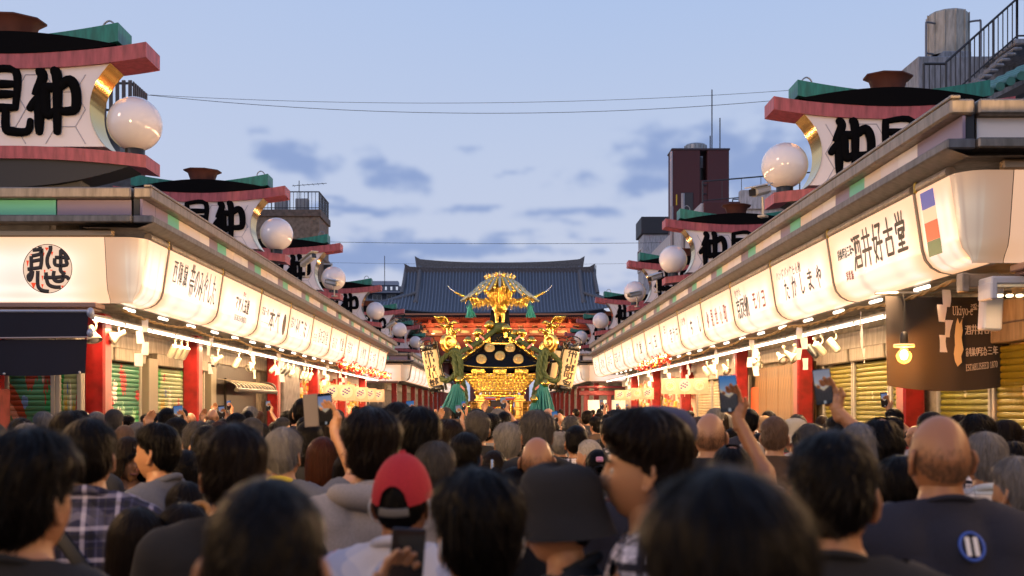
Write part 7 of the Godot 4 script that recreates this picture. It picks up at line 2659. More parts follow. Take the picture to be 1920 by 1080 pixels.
func hair_mesh(style: String, variant: int) -> ArrayMesh:
	var key := "%s%d" % [style, variant]
	if hairs.has(key):
		return hairs[key]
	var h: Array = HAIR[style]
	var r := RandomNumberGenerator.new()
	r.seed = hash(key)
	var whorl := r.randf_range(-0.5, 0.5)
	var nn := FastNoiseLite.new()
	nn.seed = variant * 17 + style.length()
	nn.frequency = 1.0
	var mb := MB.new()
	var nu := 56
	var nv := 26
	var pts := []
	var from: float = 0.0 if h[7] < 0.3 else h[7] * 0.62
	for k in nv + 1:
		for j in nu + 1:
			var az := TAU * j / nu - PI
			var s := lerpf(from, 1.0, float(k) / nv)
			var a := TAU * (j % nu) / nu
			var clump: float = nn.get_noise_3d(cos(a) * 3.5 + s, sin(a) * 3.5, s * 1.6) * 0.016 * h[5] * smoothstep(0.0, 0.25, s) + nn.get_noise_3d(cos(a) * 9.0, sin(a) * 9.0 + s * 2.0, s * 2.5) * 0.006 * h[5] * smoothstep(0.0, 0.25, s)
			pts.append(hair_point(h, az, s, clump * (1.0 - 0.7 * smoothstep(0.8, 1.0, s))))
	if style != "ring":
		mb.sheet(pts, nu, nv, Vector3.UP, Vector2.ONE, HEAD)
	for k in mb.c.size():
		var tone := 0.8 + 0.35 * nn.get_noise_3d(mb.v[k].x * 90, mb.v[k].y * 30, mb.v[k].z * 90)
		mb.c[k] = Color(tone, tone, tone)
	var count: int = {"ring": 1700, "crop": 3200, "fade": 3000, "thin": 2200}.get(style, 2900)
	for k in count:
		var az := r.randf_range(-PI, PI)
		var s0 := lerpf(from, 1.0, sqrt(r.randf()) * 0.98)
		var reach: float = h[6] * r.randf_range(0.5, 1.2)
		var drift: float = (r.randf_range(-0.25, 0.25) + whorl * 0.4) * (0.4 + h[5])
		var rise: float = 0.002 + 0.009 * h[5] * r.randf() + 0.004 * r.randf()
		if h[5] > 0.2 and r.randf() < 0.07:
			rise += r.randf_range(0.006, 0.02)
		if style in ["ring", "crop"]:
			rise = 0.001 + 0.003 * r.randf()
		var w := r.randf_range(0.0007, 0.0019) * (1.2 if h[5] > 0.6 else 1.0)
		if style == "ring":
			w *= 0.45
		var tone := r.randf_range(0.4, 2.0) if r.randf() < 0.75 else r.randf_range(2.0, 4.5)
		var tilt := r.randf_range(-0.7, 0.7)
		var run := []
		var steps := 4 if h[6] > 0.15 else 2
		for j in steps + 1:
			var t := float(j) / steps
			var s := s0 + reach * t
			var wob := sin(t * 7.0 + k) * 0.25 * maxf(0.0, h[5] - 0.9)
			var over := maxf(0.0, s - 1.0)
			var p := hair_point(h, az + drift * t + wob, minf(s, 1.0), rise * (0.3 + t) + nn.get_noise_3d(cos(az) * 3.5 + s, sin(az) * 3.5, s * 1.6) * 0.016 * h[5] * 0.8)
			if over > 0.0:
				p += Vector3(0, -over * 0.06, 0) * (0.4 if h[8] <= 0.0 else 1.0)
			run.append(p)
		var out := ((run[0] as Vector3) - HEAD).normalized()
		for j in steps:
			var p0: Vector3 = run[j]
			var p1: Vector3 = run[j + 1]
			var d := (p1 - p0)
			if d.length() < 1e-5:
				continue
			var sd := d.cross(out).normalized()
			var w0 := w * (1.0 - float(j) / steps * 0.85)
			var w1 := w * (1.0 - float(j + 1) / steps * 0.85)
			var up := sd.cross(d.normalized()).normalized()
			if up.dot(out) < 0.0:
				up = -up
			up = (up + sd * tilt).normalized()
			mb.quad(p0 - sd * w0, p1 - sd * w1, p1 + sd * w1, p0 + sd * w0, up, Color(tone, tone, tone))
	if style == "tied":
		for k in 260:
			var a := r.randf() * TAU
			var rr := r.randf_range(0.4, 1.0)
			var c := HEAD + Vector3(0, -0.01, 0.125)
			var p := c + Vector3(cos(a) * 0.03 * rr, sin(a) * 0.03 * rr, -0.03)
			var run := smooth([p, c + Vector3(cos(a) * 0.045 * rr, sin(a) * 0.045 * rr, 0.012), c + Vector3(cos(a + 1.0) * 0.03, sin(a + 1.0) * 0.03, 0.035)], 3)
			mb.tube(run, 0.0045, 4, false)
	hairs[key] = mb.mesh()
	return hairs[key]


func hair_mat(tone: String) -> StandardMaterial3D:
	var key := "hair " + tone
	if mats.has(key):
		return mats[key]
	var c: Color = {
		"black": Color(0.0045, 0.0034, 0.003), "dark": Color(0.011, 0.0066, 0.0045), "brown": Color(0.042, 0.017, 0.008), "russet": Color(0.04, 0.0115, 0.006), "salt": Color(0.06, 0.054, 0.05), "grey": Color(0.17, 0.16, 0.155), "white": Color(0.4, 0.36, 0.32), "stubble": Color(0.14, 0.085, 0.055),
	}[tone]
	var m := StandardMaterial3D.new()
	m.albedo_color = c.linear_to_srgb()
	m.vertex_color_use_as_albedo = true
	m.roughness = 0.45
	m.metallic_specular = 0.22
	mats[key] = m
	return m


func hat_mesh(kind: String) -> ArrayMesh:
	if hats.has(kind):
		return hats[kind]
	var mb := MB.new()
	var pts := []
	var nu := 48
	match kind:
		"cap":
			for k in 15:
				for j in nu + 1:
					var az := TAU * j / nu - PI
					var low := 0.012 + 0.022 * cos(az)
					# the arch left open above the strap at the back
					var gap := absf(wrapf(az - PI, -PI, PI))
					if gap < 0.5:
						low += 0.052 * sqrt(1.0 - pow(gap / 0.5, 2.0))
					var end := acos(clampf(low / 0.117, -0.9, 0.95))
					var p := head_point(az, maxf(end * k / 14.0, 0.004))
					pts.append(HEAD + p * 1.17 + Vector3(0, 0.012, 0))
			mb.sheet(pts, nu, 14, Vector3.UP, Vector2.ONE, HEAD)
			mb.lathe([Vector2(0.0, 0.008), Vector2(0.009, 0.006), Vector2(0.011, 0.0)], 12, Transform3D(Basis(), HEAD + Vector3(0, 0.149, 0.0)))
			pts = []
			for k in 7:
				for j in 17:
					var az := lerpf(-0.95, 0.95, j / 16.0)
					var t := k / 6.0
					pts.append(HEAD + Vector3(sin(az) * (0.088 + 0.006 * t), 0.04 - 0.02 * az * az - 0.012 * t, -cos(az) * (0.11 + 0.0 * t) - 0.075 * t * cos(az * 1.4)))
			mb.sheet(pts, 16, 6, Vector3.UP)
		"bucket":
			for k in 9:
				for j in nu + 1:
					var az := TAU * j / nu - PI
					var rr: float = [0.0, 0.045, 0.075, 0.094, 0.102, 0.106, 0.115, 0.128, 0.14][k]
					var yy: float = [0.152, 0.148, 0.136, 0.112, 0.075, 0.04, 0.016, -0.01, -0.034][k]
					var wob := 1.0 + 0.02 * sin(az * 3.0 + k) + 0.012 * sin(az * 7.0 + k * 2.0)
					pts.append(HEAD + Vector3(sin(az) * rr * 0.92 * wob, yy + 0.006 * sin(az * 2.0 + 1.0), -cos(az) * rr * 1.1 * wob))
			mb.sheet(pts, nu, 8, Vector3.UP, Vector2.ONE, HEAD + Vector3(0, -0.03, 0))
		"flat":
			for k in 9:
				for j in nu + 1:
					var az := TAU * j / nu - PI
					var rr: float = [0.0, 0.05, 0.09, 0.115, 0.123, 0.118, 0.1, 0.09, 0.09][k]
					var yy: float = [0.15, 0.148, 0.138, 0.115, 0.085, 0.06, 0.045, 0.04, 0.015][k]
					pts.append(HEAD + Vector3(sin(az) * rr * 0.95, yy + 0.012 * sin(az * 2.0) * rr * 8.0, -cos(az) * rr * 1.12))
			mb.sheet(pts, nu, 8, Vector3.UP, Vector2.ONE, HEAD + Vector3(0, 0.04, 0))
		"soft":
			for k in 9:
				for j in nu + 1:
					var az := TAU * j / nu - PI
					var t := k / 8.0
					var end := acos(clampf((0.01 + 0.02 * cos(az)) / 0.117, -0.9, 0.9))
					var p := head_point(az, maxf(end * t, 0.004)) * (1.19 + 0.03 * sin(az * 3.0 + 2.0 * t))
					pts.append(HEAD + p + Vector3(0, 0.008, 0))
			mb.sheet(pts, nu, 8, Vector3.UP, Vector2.ONE, HEAD)
			pts = []
			for k in 5:
				for j in 13:
					var az := lerpf(-1.0, 1.0, j / 12.0)
					pts.append(HEAD + Vector3(sin(az) * 0.088, 0.03 - 0.01 * k * 0.25 - 0.02 * az * az, -cos(az) * 0.108 - 0.065 * k / 4.0 * cos(az * 1.4)))
			mb.sheet(pts, 12, 4, Vector3.UP)
	hats[kind] = mb.mesh()
	return hats[kind]


func cloth_mat(kind: String) -> StandardMaterial3D:
	var key := "cloth " + kind
	if mats.has(key):
		return mats[key]
	var plain := {
		"black": Color(0.011, 0.011, 0.013), "navy": Color(0.013, 0.015, 0.032), "charcoal": Color(0.035, 0.034, 0.036), "grey": Color(0.2, 0.19, 0.19), "greyblue": Color(0.11, 0.12, 0.16), "white": Color(0.62, 0.58, 0.55), "palegrey": Color(0.4, 0.36, 0.34), "beige": Color(0.42, 0.26, 0.12),
		"khaki": Color(0.05, 0.045, 0.036), "indigo": Color(0.025, 0.035, 0.1), "red": Color(0.5, 0.022, 0.035), "olive": Color(0.07, 0.07, 0.03), "pink": Color(0.36, 0.13, 0.15), "brown": Color(0.08, 0.045, 0.025), "teal": Color(0.02, 0.09, 0.1), "cream": Color(0.55, 0.48, 0.36),
	}
	var m := StandardMaterial3D.new()
	m.roughness = 0.9
	if plain.has(kind):
		m.albedo_color = (plain[kind] as Color).linear_to_srgb()
		m.albedo_texture = noise_tex("cloth")
		m.uv1_triplanar = true
		m.uv1_scale = Vector3.ONE * 6.0
	else:
		var im := Image.create(128, 128, false, Image.FORMAT_RGBA8)
		for y in 128:
			for x in 128:
				var c := Color8(26, 28, 58)
				if kind == "plaid":
					for a in [x, y]:
						if a % 64 < 9:
							c = c.lerp(Color8(214, 208, 226), 0.62)
						elif absi(a % 64 - 30) < 2:
							c = c.lerp(Color8(120, 120, 150), 0.45)
						elif absi(a % 64 - 44) < 1:
							c = c.lerp(Color8(120, 110, 50), 0.5)
						elif absi(a % 64 - 20) < 5:
							c = c.darkened(0.35)
				elif kind == "happi":  # white squares, each broken by a few dark bars
					var u := Vector2i(x % 43, y % 43)
					c = Color8(18, 18, 34)
					if absi(u.x - 21) < 15 and absi(u.y - 21) < 15:
						c = Color8(214, 208, 214)
						if (absi(u.x - 21) == 3 or absi(u.y - 18) < 2) and (u.x + u.y) % 11 > 3:
							c = Color8(40, 40, 62)
				elif kind == "patchwork":
					var cell := Vector2i(x / 26, y / 19)
					var pick := (cell.x * 7 + cell.y * 5 + cell.x * cell.y) % 6
					c = [Color8(62, 160, 190), Color8(205, 196, 186), Color8(206, 96, 40), Color8(150, 148, 152), Color8(180, 200, 214), Color8(214, 208, 200)][pick]
					if x % 26 == 0 or y % 19 == 0:
						c = Color8(120, 116, 116)
				elif kind == "stripe":
					c = Color8(196, 186, 184)
					if y % 18 < 7:
						c = Color8(158, 116, 82) if (y / 18) % 2 == 0 else Color8(126, 120, 140)
				elif kind == "print":
					c = Color8(200, 196, 200)
					if sin(x * 0.1 + 2.0 * sin(y * 0.09)) > 0.4:
						c = Color8(150, 160, 190)
					if sin(x * 0.07 + y * 0.05 + 1.0) * sin(y * 0.06 - x * 0.04) > 0.72:
						c = Color8(60, 128, 186) if (x + y) % 23 < 15 else Color8(190, 60, 50)
				im.set_pixel(x, y, c)
		m.albedo_texture = ImageTexture.create_from_image(im)
		m.uv1_triplanar = true
		var k: float = {"plaid": 5.0, "happi": 6.6, "patchwork": 2.6, "stripe": 3.6, "print": 3.0}[kind]
		m.uv1_scale = Vector3.ONE * k
	mats[key] = m
	return m


func skin_mat(k: int) -> StandardMaterial3D:
	var c: Color = [Color(0.48, 0.235, 0.12), Color(0.4, 0.18, 0.085), Color(0.52, 0.27, 0.15)][k % 3]
	var m := mat(c.r, c.g, c.b, 0.45, 0.0, "skin")
	m.subsurf_scatter_enabled = true
	m.subsurf_scatter_strength = 0.06
	return m


func person(head: Vector3, yaw: float, body: String, style: String, tone: String, top: String, label: String, hat := "", hat_cloth := "black", group := "") -> Node3D:
	# head is the top of the head; the person stands on the ground below it
	var k := clampf(head.y / 1.735, 0.84, 1.09)
	var o := thing("person", label, "person", Vector3(head.x, 0, head.z), deg_to_rad(yaw), group)
	o.scale = Vector3.ONE * k
	var parts := body_parts(body)
	var pick := absi(hash(label + str(head.x)))
	obj("body", parts[0], skin_mat(pick), o)
	obj("top", parts[1], cloth_mat(top), o)
	obj("trousers", parts[2], cloth_mat(["black", "navy", "khaki", "charcoal", "indigo"][pick % 5]), o)
	if style:
		obj("hair", hair_mesh(style, pick % 3), hair_mat(tone), o)
	if hat:
		obj("hat", hat_mesh(hat), cloth_mat(hat_cloth), o)
	return o


func eyes(o: Node3D) -> void:
	for s in [-1.0, 1.0]:
		var q := MB.new()
		q.ball(HEAD + Vector3(s * 0.031, 0.006, -0.0705), Vector3.ONE * 0.0115, 14, 10)
		var e := obj("eye", q, mat(0.4, 0.35, 0.31, 0.3), o)
		q = MB.new()
		q.ball(HEAD + Vector3(s * 0.031, 0.006, -0.0775), Vector3(0.006, 0.0055, 0.0055), 10, 8)
		obj("iris", q, mat(0.02, 0.012, 0.008, 0.1), e)
		q = MB.new()
		q.tube(smooth([HEAD + Vector3(s * 0.014, 0.03, -0.096), HEAD + Vector3(s * 0.032, 0.035, -0.092), HEAD + Vector3(s * 0.05, 0.03, -0.078)], 3), 0.0035, 5)
		obj("eyebrow", q, mat(0.01, 0.008, 0.006, 0.8), o)
	var lip := MB.new()
	lip.tube(smooth([HEAD + Vector3(-0.022, -0.064, -0.086), HEAD + Vector3(0, -0.0645, -0.1005), HEAD + Vector3(0.022, -0.064, -0.086)], 3), 0.004, 6)
	obj("lips", lip, mat(0.32, 0.11, 0.085, 0.4), o)


func phone(p: Vector3, b: Basis, label: String, hue: int, case_open := false) -> void:
	var o := thing("smartphone", label, "phone", p)
	var q := MB.new()
	q.box(Vector3.ZERO, Vector3(0.074, 0.152, 0.0085), 0.004, b)
	obj("body", q, mat(0.02, 0.02, 0.024, 0.25), o)
	if not tex.has("view%d" % hue):  # what the screen shows: a bright sky over a dark street
		var im := Image.create(32, 64, false, Image.FORMAT_RGBA8)
		for y in 64:
			for x in 32:
				var c: Color = [Color8(110, 135, 200), Color8(40, 120, 205), Color8(150, 152, 170), Color8(14, 14, 18)][hue]
				c = c.lerp(Color8(205, 200, 205), clampf(y / 34.0, 0, 1))
				var edge := 34 - absi(x - 16) * 0.7  # dark eaves run in from both sides
				if y > edge:
					c = Color8(214, 190, 160) if y < edge + 5 else Color8(70, 52, 46).lerp(Color8(24, 20, 20), clampf((y - edge - 5) / 18.0, 0, 1))
				if y > 42:
					c = Color8(28, 22, 20).lerp(Color8(64, 50, 42), 0.5 + 0.5 * sin(x * 1.1 + y * 0.5) * sin(y * 0.8))
				if hue == 3:
					c = Color8(20, 21, 25)
				elif y > 57:
					c = Color8(14, 14, 16) if absi(x - 16) > 2 else Color8(170, 170, 176)
				if y < 5 and hue == 0:
					c = Color8(10, 10, 14)
				im.set_pixel(x, y, c)
		tex["view%d" % hue] = ImageTexture.create_from_image(im)
	var m := StandardMaterial3D.new()
	m.albedo_color = Color(0.02, 0.02, 0.02)
	m.roughness = 0.1
	m.emission_enabled = true
	m.emission = Color.WHITE
	m.emission_texture = tex["view%d" % hue]
	m.emission_operator = BaseMaterial3D.EMISSION_OP_MULTIPLY
	m.emission_energy_multiplier = 0.5
	q = MB.new()
	var z := 0.0048
	q.quad(b * Vector3(-0.034, -0.073, z), b * Vector3(0.034, -0.073, z), b * Vector3(0.034, 0.073, z), b * Vector3(-0.034, 0.073, z), b.z)
	obj("screen", q, m, o)
	if case_open:
		q = MB.new()
		q.box(b * Vector3(-0.075, 0.0, 0.0), Vector3(0.07, 0.155, 0.005), 0.003, b * Basis(Vector3.UP, 0.25))
		obj("case_flap", q, mat(0.12, 0.1, 0.1, 0.6), o)


func phone_in_hand(o: Node3D, body: String, side: int, label: String, hue: int, case_open := false) -> void:
	var a: Array = body_parts(body)[3][side]
	var xf := o.transform
	var w: Vector3 = a[2] + a[3] * 0.1 + a[4] * 0.024 - (a[5] as Vector3) * 0.012
	var n := (xf.basis * (a[4] as Vector3)).normalized()  # the screen looks back at its owner
	n = (n + (xf.basis * Vector3(0, 0, 1.6))).normalized()
	var up := ((xf.basis * (a[3] as Vector3)).normalized() + Vector3(0, 2.2, 0)).normalized()
	up = (up - n * up.dot(n)).normalized()
	phone(xf * (w + (a[3] as Vector3) * 0.02), Basis(up.cross(n), up, n), label, hue, case_open)


func on_back(body: String, x: float, y: float) -> float:  # how far back the clothed surface lies there
	var best := 0.0
	var vs: PackedVector3Array = (body_parts(body)[1] as ArrayMesh).surface_get_arrays(0)[Mesh.ARRAY_VERTEX]
	for p in vs:
		if absf(p.x - x) < 0.02 and absf(p.y - y) < 0.02:
			best = maxf(best, p.z)
	return best


func collar(o: Node3D, r: float, m: Material, called := "collar") -> void:
	var q := MB.new()
	var ring := []
	for k in 25:
		var a := TAU * k / 24.0
		var z := 0.012 + 0.071 * sin(a)
		ring.append(Vector3(0.074 * cos(a), 1.474 + 0.5 * z, z))
	q.tube(ring, r, 7, false)
	obj(called, q, m, o)


func crowd() -> void:
	weave.seed = 3
	weave.frequency = 1.0
	weave.fractal_octaves = 3
	# bearing, height of the head's top in the picture's bearings, head width, turn, body, hair, tone, top, label, hat, hat cloth
	var known := [
		[40, 822, 178, -12, "man", "messy", "black", "black", "person with big tousled dark head cut by the edge, before the plaid shirt"],
		[165, 790, 104, 10, "man long", "short", "black", "plaid", "person in navy and white plaid shirt with black bag strap across the back"],
		[128, 775, 74, -5, "man", "short", "black", "charcoal", "person with round dark head just beyond the plaid shirt, below the first red pillar"],
		[48, 797, 58, 0, "man", "short", "grey", "black", "grey haired person at the picture edge under the green mural shutter"],
		[114, 846, 98, -70, "woman", "bob", "dark", "black", "woman in profile looking towards the pillars between the tousled head and the plaid shirt"],
		[238, 822, 66, -140, "woman", "long", "dark", "black", "person whose face is turned back to the camera beside the plaid shirt"],
		[300, 798, 80, 72, "man long", "short", "black", "greyblue", "person in grey blue jacket seen in profile, facing the turned back face"],
		[345, 848, 74, 0, "woman", "bob", "black", "black", "person with smooth black bob in front of the grey blue jacket"],
		[436, 808, 126, 14, "man", "messy", "dark", "black", "person with full dark hair and a bright ear, behind the big dark near head"],
		[352, 905, 94, 35, "woman", "tied", "dark", "charcoal", "person with hair tied in a bun with a beige scrunchie"],
		[345, 950, 116, 25, "man long", "short", "dark", "beige", "short person in beige jacket below the hair bun"],
		[255, 985, 120, 10, "woman long", "bob", "dark", "white", "person in white shirt low in front of the plaid shirt"],
		[495, 897, 272, 0, "man", "crop", "black", "black", "very near person with smooth dark head, low in the middle of the west half"],
		[530, 806, 76, -8, "man raised", "short", "grey", "greyblue", "grey haired person with yellow neck strap holding up a phone in an open case"],
		[605, 823, 65, 0, "woman", "bob", "russet", "charcoal", "person with shiny red brown bob"],
		[655, 850, 70, -10, "woman", "long", "dark", "black", "person with long dark hair behind the grey hoodie"],
		[697, 780, 104, 12, "man long", "thick", "dark", "palegrey", "person with brown black hair in a pale grey hoodie"],
		[782, 772, 84, -4, "man", "messy", "black", "black", "person with shaggy black head beyond the red cap"],
		[752, 862, 128, -10, "man", "crop", "black", "print", "person in bright red baseball cap and white patterned shirt", "cap", "red"],
		[815, 832, 86, 0, "man", "short", "salt", "black", "person with greying dark hair close behind the red cap"],
		[900, 897, 178, 16, "man hold", "messy", "black", "black", "near person with dark head holding a dark phone beside the red cap"],
		[1062, 885, 140, 76, "woman long", "crop", "black", "black", "person in black bucket hat with face turned aside", "bucket", "black"],
		[1222, 787, 141, 76, "man touch", "thick", "dark", "happi", "man with thick dark hair in profile, in navy jacket with white square pattern"],
		[1236, 775, 114, 5, "man", "short", "black", "navy", "person in broad navy blue flat cap beyond the man in profile", "flat", "indigo"],
		[1370, 900, 352, 4, "man", "short", "black", "black", "largest and nearmost dark head, low beside the man in profile"],
		[1560, 815, 178, -14, "man broad", "fade", "black", "black", "person with close cut black hair and a bright ear in black shirt"],
		[1690, 860, 102, -8, "man long", "short", "black", "khaki", "person with black hair in dark khaki collared jacket beside the bald man"],
		[1766, 770, 128, 0, "man broad", "ring", "stubble", "navy", "bald man in navy shirt with a round blue mark and two white bars"],
		[1850, 815, 82, -6, "man", "short", "grey", "patchwork", "grey haired person in blue, white and orange patchwork shirt"],
		[1914, 862, 100, 22, "man", "short", "grey", "indigo", "grey haired person cut by the picture edge beside the bald man"],
		[1828, 998, 116, 0, "woman", "curly", "russet", "black", "person with curly red brown hair low in front of the bald man"],
		[1655, 780, 84, 0, "man", "thin", "black", "charcoal", "person with thinning black hair beside the bald man"],
		[1612, 800, 84, -5, "man raised across", "short", "grey", "greyblue", "person in grey soft cap holding up a phone before the olive shutter", "soft", "greyblue"],
		[1493, 790, 46, 35, "woman", "crop", "dark", "white", "person in small white bucket hat by the red pillar", "bucket", "cream"],
		[1452, 783, 58, -15, "man", "fade", "stubble", "brown", "person with shaved brown head behind the raised arm"],
		[1331, 770, 70, -12, "man", "ring", "stubble", "black", "bald person by the dark red post, beyond the navy cap"],
		[1338, 840, 68, 10, "man", "short", "dark", "black", "person in pale yellow soft cap behind the man in profile", "soft", "beige"],
		[1374, 832, 88, 0, "man raised high", "thin", "black", "stripe", "person in striped sleeve stretching up an arm with a phone"],
		[1408, 824, 66, -10, "man", "crop", "white", "black", "white haired person under the raised arm"],
		[895, 773, 50, 4, "man", "short", "salt", "black", "person with combed grey brown hair just before the shrine doors"],
		[873, 815, 68, 0, "man", "short", "black", "black", "person with plain round black head below the combed grey brown hair"],
		[952, 798, 55, 0, "man", "messy", "grey", "charcoal", "person with rough silver grey hair in front of the shrine"],
		[1007, 776, 62, 0, "man", "messy", "salt", "black", "person with long streaky grey hair before the east rope of the shrine"],
		[1007, 815, 78, 0, "man broad", "ring", "stubble", "black", "person with shaved tan head and large ears in the middle of the crowd"],
		[926, 846, 62, 0, "woman", "tied", "dark", "black", "person with pinned up hair and a silver clip"],
		[965, 880, 78, 0, "woman", "long", "black", "black", "person with flat long black hair beside the black bucket hat"],
		[1081, 800, 50, 0, "man", "fade", "black", "happi", "person with dark crop in a patterned festival coat"],
		[1108, 824, 54, 48, "man", "crop", "white", "black", "person with cropped white hair looking aside"],
		[1050, 806, 44, 0, "man", "thin", "grey", "black", "balding person with thin grey hair before the east tassel"],
		[1122, 844, 56, 0, "woman", "tied", "black", "charcoal", "person with a pink hair clip beside the man in profile"],
		[842, 792, 52, 0, "man", "messy", "dark", "navy", "person with loose dark hair below the west lantern"],
		[745, 758, 62, 0, "man", "short", "black", "charcoal", "tall person with round black head under the check print boards"],
		[690, 766, 58, 0, "man", "short", "black", "black", "person with black head beside the tall one under the boards"],
		[568, 749, 38, 0, "man", "short", "black", "navy", "tall person beside the phone with open case"],
		[628, 776, 46, 0, "woman", "long", "dark", "grey", "person with straight dark hair before the cream boards"],
		[579, 792, 54, 0, "woman", "bob", "black", "black", "person with black bob behind the red brown bob"],
		[663, 792, 44, 0, "woman", "long", "brown", "khaki", "person with long brown hair beyond the hoodie"],
		[441, 786, 32, 0, "man", "ring", "stubble", "black", "bald person beside the hooped awning"],
		[412, 792, 46, 0, "woman", "bob", "brown", "white", "person with grey brown hair by the dark panelling"],
		[472, 786, 44, 0, "man", "short", "salt", "beige", "person with streaky grey hair under the hooped awning"],
		[370, 796, 56, 0, "man", "messy", "salt", "black", "person with greying hair below the second red pillar"],
		[330, 786, 48, 0, "man", "short", "black", "grey", "person with black hair before the spotted shutter"],
		[232, 797, 46, 0, "man", "crop", "stubble", "brown", "person with tan shaved head under a dark band by the first pillar"],
		[1906, 832, 72, 0, "man", "short", "black", "black", "person with black hair at the picture edge above the grey head"],
		[1836, 782, 60, 10, "man", "messy", "black", "charcoal", "person with black hair beside the olive shutter, above the patchwork shirt"],
		[1745, 775, 50, -30, "man", "short", "dark", "white", "person half hidden behind the bald man under the brown banner"],
		[1522, 800, 54, 0, "man", "messy", "salt", "navy", "person with streaky hair between the white bucket hat and the grey cap"],
		[1160, 770, 38, 0, "man", "short", "black", "black", "person beyond the navy cap holding up a phone near the booth", "", ""],
	]
	var spots: Array[Vector2] = []
	var made := {}
	for w in known:
		var z: float = 360.0 / w[2]
		var p := at(w[0], w[1], z)
		var o := person(p, w[3], w[4], w[5], w[6], w[7], w[8], w[9] if w.size() > 9 else "", w[10] if w.size() > 10 else "black")
		made[w[0]] = o
		spots.append(Vector2(p.x, p.z))
		if z < 4.6:
			collar(o, 0.016 if w[4].contains("long") or w[7] in ["print", "patchwork"] else 0.008, cloth_mat(w[7]))
	details(made)
	# the rest of the crowd
	var places := ["by the first pillars", "under the west signs", "mid street before the shrine", "close around the shrine", "under the east signs", "beyond the shrine westward", "beyond the shrine eastward"]
	var looks := [["short", "black", "short black hair"], ["messy", "dark", "rough dark hair"], ["thick", "black", "thick black hair"], ["bob", "black", "a black bob"], ["bob", "brown", "a brown bob"], ["long", "dark", "long dark hair"], ["short", "salt", "greying hair"], ["messy", "grey", "grey hair"], ["crop", "black", "cropped hair"], ["thin", "salt", "thinning hair"], ["ring", "stubble", "a bald head"], ["tied", "dark", "tied up hair"], ["short", "dark", "dark brown hair"], ["fade", "black", "a close black cut"]]
	var wears := ["black", "navy", "charcoal", "grey", "white", "khaki", "indigo", "olive", "red", "beige", "brown", "teal", "happi", "greyblue"]
	var used := {}
	var r := RandomNumberGenerator.new()
	r.seed = 77
	var grid := []
	var z := 5.6
	while z < 17.2:
		var x := -4.6
		while x < 4.3:
			grid.append(Vector2(x + r.randf_range(-0.22, 0.22), -z + r.randf_range(-0.25, 0.25)))
			x += 0.76
		z += 0.82
	z = 20.2
	while z < 46.0:
		for k in 4:
			grid.append(Vector2(r.randf_range(-4.6, 4.3), -z))
		z += 1.9
	for side in [-1.0, 1.0]:
		for k in 3:
			grid.append(Vector2(side * (0.85 + 0.1 * (k % 2)), -17.4 - k * 0.75))
	for g in grid:
		var free := true
		for s in spots:
			if s.distance_to(g) < 0.42:
				free = false
		if absf(g.x) > 0.0275 * -g.y * 18.0 + 0.3 or (absf(g.x) < 0.7 and g.y < -17.0 and g.y > -20.0):
			free = false
		if not free:
			continue
		spots.append(g)
		var place := 3 if Vector2(g.x, g.y + 18.4).length() < 3.2 else (5 if g.x < 0 else 6) if g.y < -19.0 else 0 if g.x < -3.0 and g.y > -13.0 else 1 if g.x < -1.5 else 4 if g.x > 1.5 else 2
		var look: Array = looks[r.randi() % looks.size()]
		var wear: String = wears[r.randi() % wears.size()]
		for tries in 40:
			if not used.has(look[2] + wear + str(place)):
				break
			look = looks[r.randi() % looks.size()]
			wear = wears[r.randi() % wears.size()]
		used[look[2] + wear + str(place)] = true
		var height := r.randf_range(1.58, 1.75) - (0.06 if look[0] in ["bob", "long", "tied"] else 0.0)
		if g.y > -9.0:
			height = minf(height, 1.67)
		var woman: bool = look[0] in ["bob", "long", "tied"]
		var pose := "woman" if woman else "man"
		var raised: bool = r.randf() < 0.13 and g.y < -8.0
		if raised:
			pose = "man both" if r.randf() < 0.4 else "man raised"
		elif r.randf() < 0.4:
			pose += " long"
		var o := person(Vector3(g.x, height, g.y), r.randf_range(-40, 40) if r.randf() < 0.82 else r.randf_range(-90, 90), pose, look[0], look[1], wear, "person with %s in %s %s, %s%s" % [look[2], {"happi": "patterned", "greyblue": "grey blue"}.get(wear, wear), "coat" if wear == "happi" else "clothes", places[place], " arm raised" if raised else ""])
		if r.randf() < 0.09 and look[0] in ["short", "crop", "fade", "thin"]:
			var kind: String = ["soft", "bucket", "cap", "flat"][r.randi() % 4]
			var hue: String = ["beige", "navy", "white", "olive", "red", "charcoal"][r.randi() % 6]
			obj("hat", hat_mesh(kind), cloth_mat(hue), o)
			o.set_meta("label", String(o.get_meta("label")).replace("person with", "person in %s %s hat, with" % [hue, kind]).replace(" clothes", ""))
		if raised:
			phone_in_hand(o, pose, 1, "small phone raised by person with %s in %s, %s" % [look[2], wear, places[place]], r.randi() % 3)


